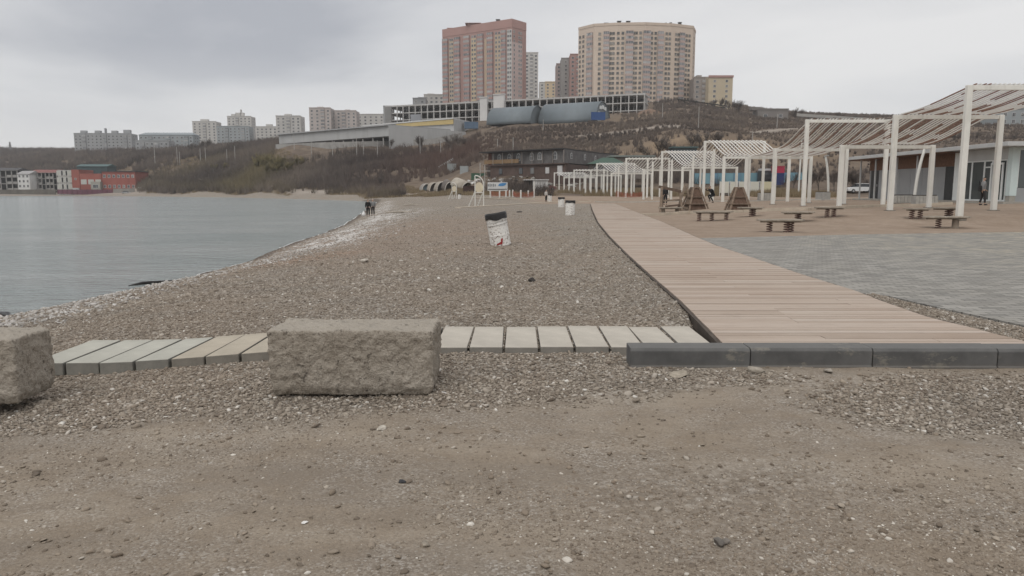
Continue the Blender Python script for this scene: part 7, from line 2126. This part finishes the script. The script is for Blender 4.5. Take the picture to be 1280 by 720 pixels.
def person(p, yaw, h, label, jacket, trousers, pose, hair=None, hat=None, bag=None, shoes=(0.03, 0.03, 0.03)):
    root = empty('person', p, yaw, label, 'person'); root.scale = (h / 1.75,) * 3
    J = pose; V_ = Vector
    lerp = lambda a, b, t: V_(a).lerp(V_(b), t)
    pel, chest, neck, head = V_(J['pelvis']), V_(J['chest']), V_(J['neck']), V_(J['head'])
    up = (neck - pel).normalized()
    chains = [([pel, lerp(pel, chest, .5), chest, neck, lerp(neck, head, .5), head, head + (head - neck).normalized() * .07], [(.13, .10), (.12, .09), (.14, .10), .055, .058, (.085, .098), .06], None)]
    fingers = []
    for s, side in ((-1, 'l'), (1, 'r')):
        sh, el, wr = V_(J['sh' + side]), V_(J['el' + side]), V_(J['wr' + side]); hd = (wr - el).normalized()
        chains.append(([sh, lerp(sh, el, .5), el, lerp(el, wr, .5), wr, wr + hd * .07], [.055, .05, .042, .038, .027, (.036, .018)], (0, 2)))
        hp, kn, an = V_(J['hp' + side]), V_(J['kn' + side]), V_(J['an' + side]); toe = V_(J.get('to' + side, tuple(an + V_((0, -.17, -.05)))))
        chains.append(([hp, lerp(hp, kn, .5), kn, lerp(kn, an, .4), an, toe], [.088, .075, .058, .052, .038, .035], (0, 0)))
        px_ = V_((1, 0, 0)) if abs(hd.x) < .8 else V_((0, 1, 0))
        pv = (px_ - hd * px_.dot(hd)).normalized(); cv = hd.cross(pv)
        for k, fl in enumerate((.062, .075, .07, .055)):
            o_ = wr + hd * .07 + pv * (.027 - .018 * k)
            fingers.append([([o_, o_ + hd * fl * .5 + cv * .008, o_ + hd * fl * .85 + cv * .028], [.0095, .009, .007], None)])
        o_ = wr + hd * .03 + pv * .02
        fingers.append([([o_, o_ + hd * .03 + pv * .035, o_ + hd * .06 + pv * .045], [.012, .010, .008], None)])
    fd = V_(J.get('face', (0, -1, 0))).normalized(); sd_ = fd.cross(V_((0, 0, 1))).normalized()
    extra = [[([head + fd * .075 + V_((0, 0, .01)), head + fd * .115 + V_((0, 0, -.015))], [.016, .012], None)]]
    for s in (-1, 1): extra.append([([head + sd_ * s * .075, head + sd_ * s * .095 + V_((0, 0, .02))], [.018, .014], None)])
    skinned('body', [chains] + fingers + extra, SKIN, root)
    eyem = M('eye_dark', (0.03, 0.025, 0.02), .3)
    for s in (-1, 1): MB().lathe([(0, -.01), (.011, -.005), (.011, .005), (0, .01)], 8, 0, Matrix.Translation(head + fd * .088 + sd_ * s * .034 + V_((0, 0, .022)))).build('eye', eyem, root)
    MB().bar(head + fd * .092 - sd_ * .025 + V_((0, 0, -.05)), head + fd * .092 + sd_ * .025 + V_((0, 0, -.05)), .012, .010).build('mouth', M('lip', (0.28, 0.12, 0.10), .5), root)
    jm = M('jacket_' + label[:16], jacket, .85, .15, 6, .004); tm_ = M('trousers_' + label[:16], trousers, .85, .15, 6)
    jc = [([pel + up * -.04, lerp(pel, chest, .45), chest, lerp(chest, neck, .75)], [(.185, .15), (.175, .145), (.185, .145), (.085, .085)], None)]
    for side in 'lr':
        sh, el, wr = V_(J['sh' + side]), V_(J['el' + side]), V_(J['wr' + side])
        jc.append(([sh, lerp(sh, el, .5), el, lerp(el, wr, .92)], [.085, .075, .066, .052], (0, 2)))
    skinned('jacket', [jc], jm, root)
    tc_ = [([pel + up * .06, pel - up * .02], [(.165, .135), (.16, .13)], None)]
    for side in 'lr':
        hp, kn, an = V_(J['hp' + side]), V_(J['kn' + side]), V_(J['an' + side])
        tc_.append(([hp, lerp(hp, kn, .5), kn, lerp(kn, an, .88)], [.105, .095, .078, .062], (0, 1)))
    skinned('trousers', [tc_], tm_, root)
    for side in 'lr':
        an = V_(J['an' + side]); toe = V_(J.get('to' + side, tuple(an + V_((0, -.17, -.05)))))
        skinned('shoe', [[([an + V_((0, .03, -.035)), lerp(an, toe, .5) + V_((0, 0, -.015)), toe], [.052, .05, .042], None)]], M('shoe_%s' % label[:10], shoes, .6), root)
    if hair is not None:
        skinned('hair', [[([head - fd * .015 + V_((0, 0, .045)), head - fd * .03 + V_((0, 0, .10))], [(.093, .098), .06], None)]], M('hair_' + label[:10], hair, .7, .2), root)
    if hat is not None:
        skinned('hat', [[([head + V_((0, 0, .05)), head + V_((0, 0, .13))], [(.108, .112), .075], None)]], M('hat_' + label[:10], hat, .8, .1), root)
    return root
STAND = dict(pelvis=(0, 0, .95), chest=(0, 0, 1.30), neck=(0, 0, 1.50), head=(0, -.02, 1.63), shl=(-.19, 0, 1.42), ell=(-.25, .02, 1.13), wrl=(-.24, -.06, .88), shr=(.19, 0, 1.42), elr=(.25, .02, 1.13), wrr=(.24, -.06, .88),
             hpl=(-.10, 0, .90), knl=(-.11, -.02, .49), anl=(-.12, .02, .09), hpr=(.10, 0, .90), knr=(.11, -.02, .49), anr=(.12, .02, .09))
WALK = dict(STAND, knl=(-.10, -.10, .49), anl=(-.10, -.10, .09), knr=(.10, .03, .48), anr=(.10, .13, .10), ell=(-.24, .12, 1.15), wrl=(-.22, .12, .90), elr=(.25, -.05, 1.14), wrr=(.22, -.22, .95))
def ph(px, py, hpx): p = ground_hit(px, py); return p, hpx * p.y * CP / F
p, h = ph(460.3, 270.5, 21.5)
person(p, math.pi - .1, h, 'person in black coat and dark trousers standing at the waterline, seen from behind', (0.012, 0.012, 0.013), (0.014, 0.014, 0.016), STAND, hair=(0.015, 0.012, 0.01))
p2 = p + Vector((.30, .75, .04))
person(p2, math.pi + .5, h * .99, 'person in grey jacket and white hat close behind the black-coated one', (0.22, 0.22, 0.22), (0.035, 0.033, 0.035), STAND, hat=(0.60, 0.59, 0.58))
pb = p + Vector((-.42, -.05, 0))
bg_ = MB().lathe([(0, 0), (.15, .02), (.19, .12), (.17, .26), (.09, .38), (.05, .46), (.07, .5), (0, .49)], 14)
o = bg_.build('plastic_bag', M('white_plastic_bag', (0.68, 0.67, 0.66), .5, .08, 8, .02), None, pb, smooth=True); o.rotation_euler = (.05, .08, .4)
tag(o, 'white full plastic bag standing at the feet of the black-coated person', 'bag')
p, h = ph(1227.6, 256.6, 35)
person(p, 1.3, h, 'person in grey jacket and dark trousers walking past the pavilion glass door', (0.26, 0.255, 0.25), (0.04, 0.04, 0.045), WALK, hair=(0.06, 0.045, 0.035))
sb = empty('shoulder_bag', p + Vector((-.28, -.12, .86 * h / 1.75)), 1.3, 'black shoulder bag carried by the person at the pavilion door', 'bag')
MB().box((0, 0, .17), (.34, .14, .34)).build('pouch', M('black_bag_fabric', (0.015, 0.015, 0.016), .7), sb, bevel=.04)
MB().tube([(-.14, 0, .33), (-.02, .06, .62), (.14, 0, .33)], .015, 6).build('strap', M('black_bag_fabric', (0.015, 0.015, 0.016), .7), sb)
p, h = ph(682.6, 252.3, 15)
person(p, .8, h, 'distant person in pale jacket and black trousers beside a white drum', (0.52, 0.50, 0.47), (0.015, 0.015, 0.016), STAND, hair=(0.05, 0.035, 0.025))
CROUCH = dict(STAND, pelvis=(0, .18, .70), chest=(.02, -.08, 1.02), neck=(.02, -.16, 1.20), head=(.02, -.22, 1.33), shl=(-.17, -.10, 1.12), ell=(-.22, -.34, 1.05), wrl=(-.16, -.52, 1.22), shr=(.21, -.10, 1.12), elr=(.26, -.34, .98), wrr=(.2, -.54, 1.1),
              hpl=(-.10, .16, .66), knl=(-.13, -.26, .62), anl=(-.12, -.05, .20), hpr=(.10, .16, .66), knr=(.14, -.22, .52), anr=(.13, .10, .10))
p, h = ph(889.3, 253.5, 21)
person(p, -1.25, h * 1.22, 'person in black crouching forward at the pergola, behind the climbing hut', (0.013, 0.013, 0.014), (0.02, 0.02, 0.022), CROUCH, hair=(0.02, 0.016, 0.012))
p, h = ph(831.5, 256, 23)
person(p, .2, h, 'person in dark clothes standing behind the sloping play beam', (0.018, 0.018, 0.02), (0.016, 0.016, 0.018), STAND, hair=(0.03, 0.024, 0.02))
# ------------------------------------------------------------------ damp sea air
def haze():
    m = bpy.data.materials.new('damp_air'); m.use_nodes = True; t = m.node_tree; t.nodes.clear()
    o = t.nodes.new('ShaderNodeOutputMaterial'); v = t.nodes.new('ShaderNodeVolumePrincipled')
    v.inputs['Color'].default_value = (0.97, 0.98, 1.0, 1); v.inputs['Density'].default_value = HAZE_D; v.inputs['Anisotropy'].default_value = 0.0
    t.links.new(v.outputs[0], o.inputs['Volume'])
    b = MB().box((0, 0, 0), (11000, 11000, 170), 0)
    tag(b.build('haze', m, None, Vector((0, 0, 75))), 'faint grey-white haze of damp sea air', kind='stuff')
HAZE_D = 0.00016
if HAZE_D > 0: haze()
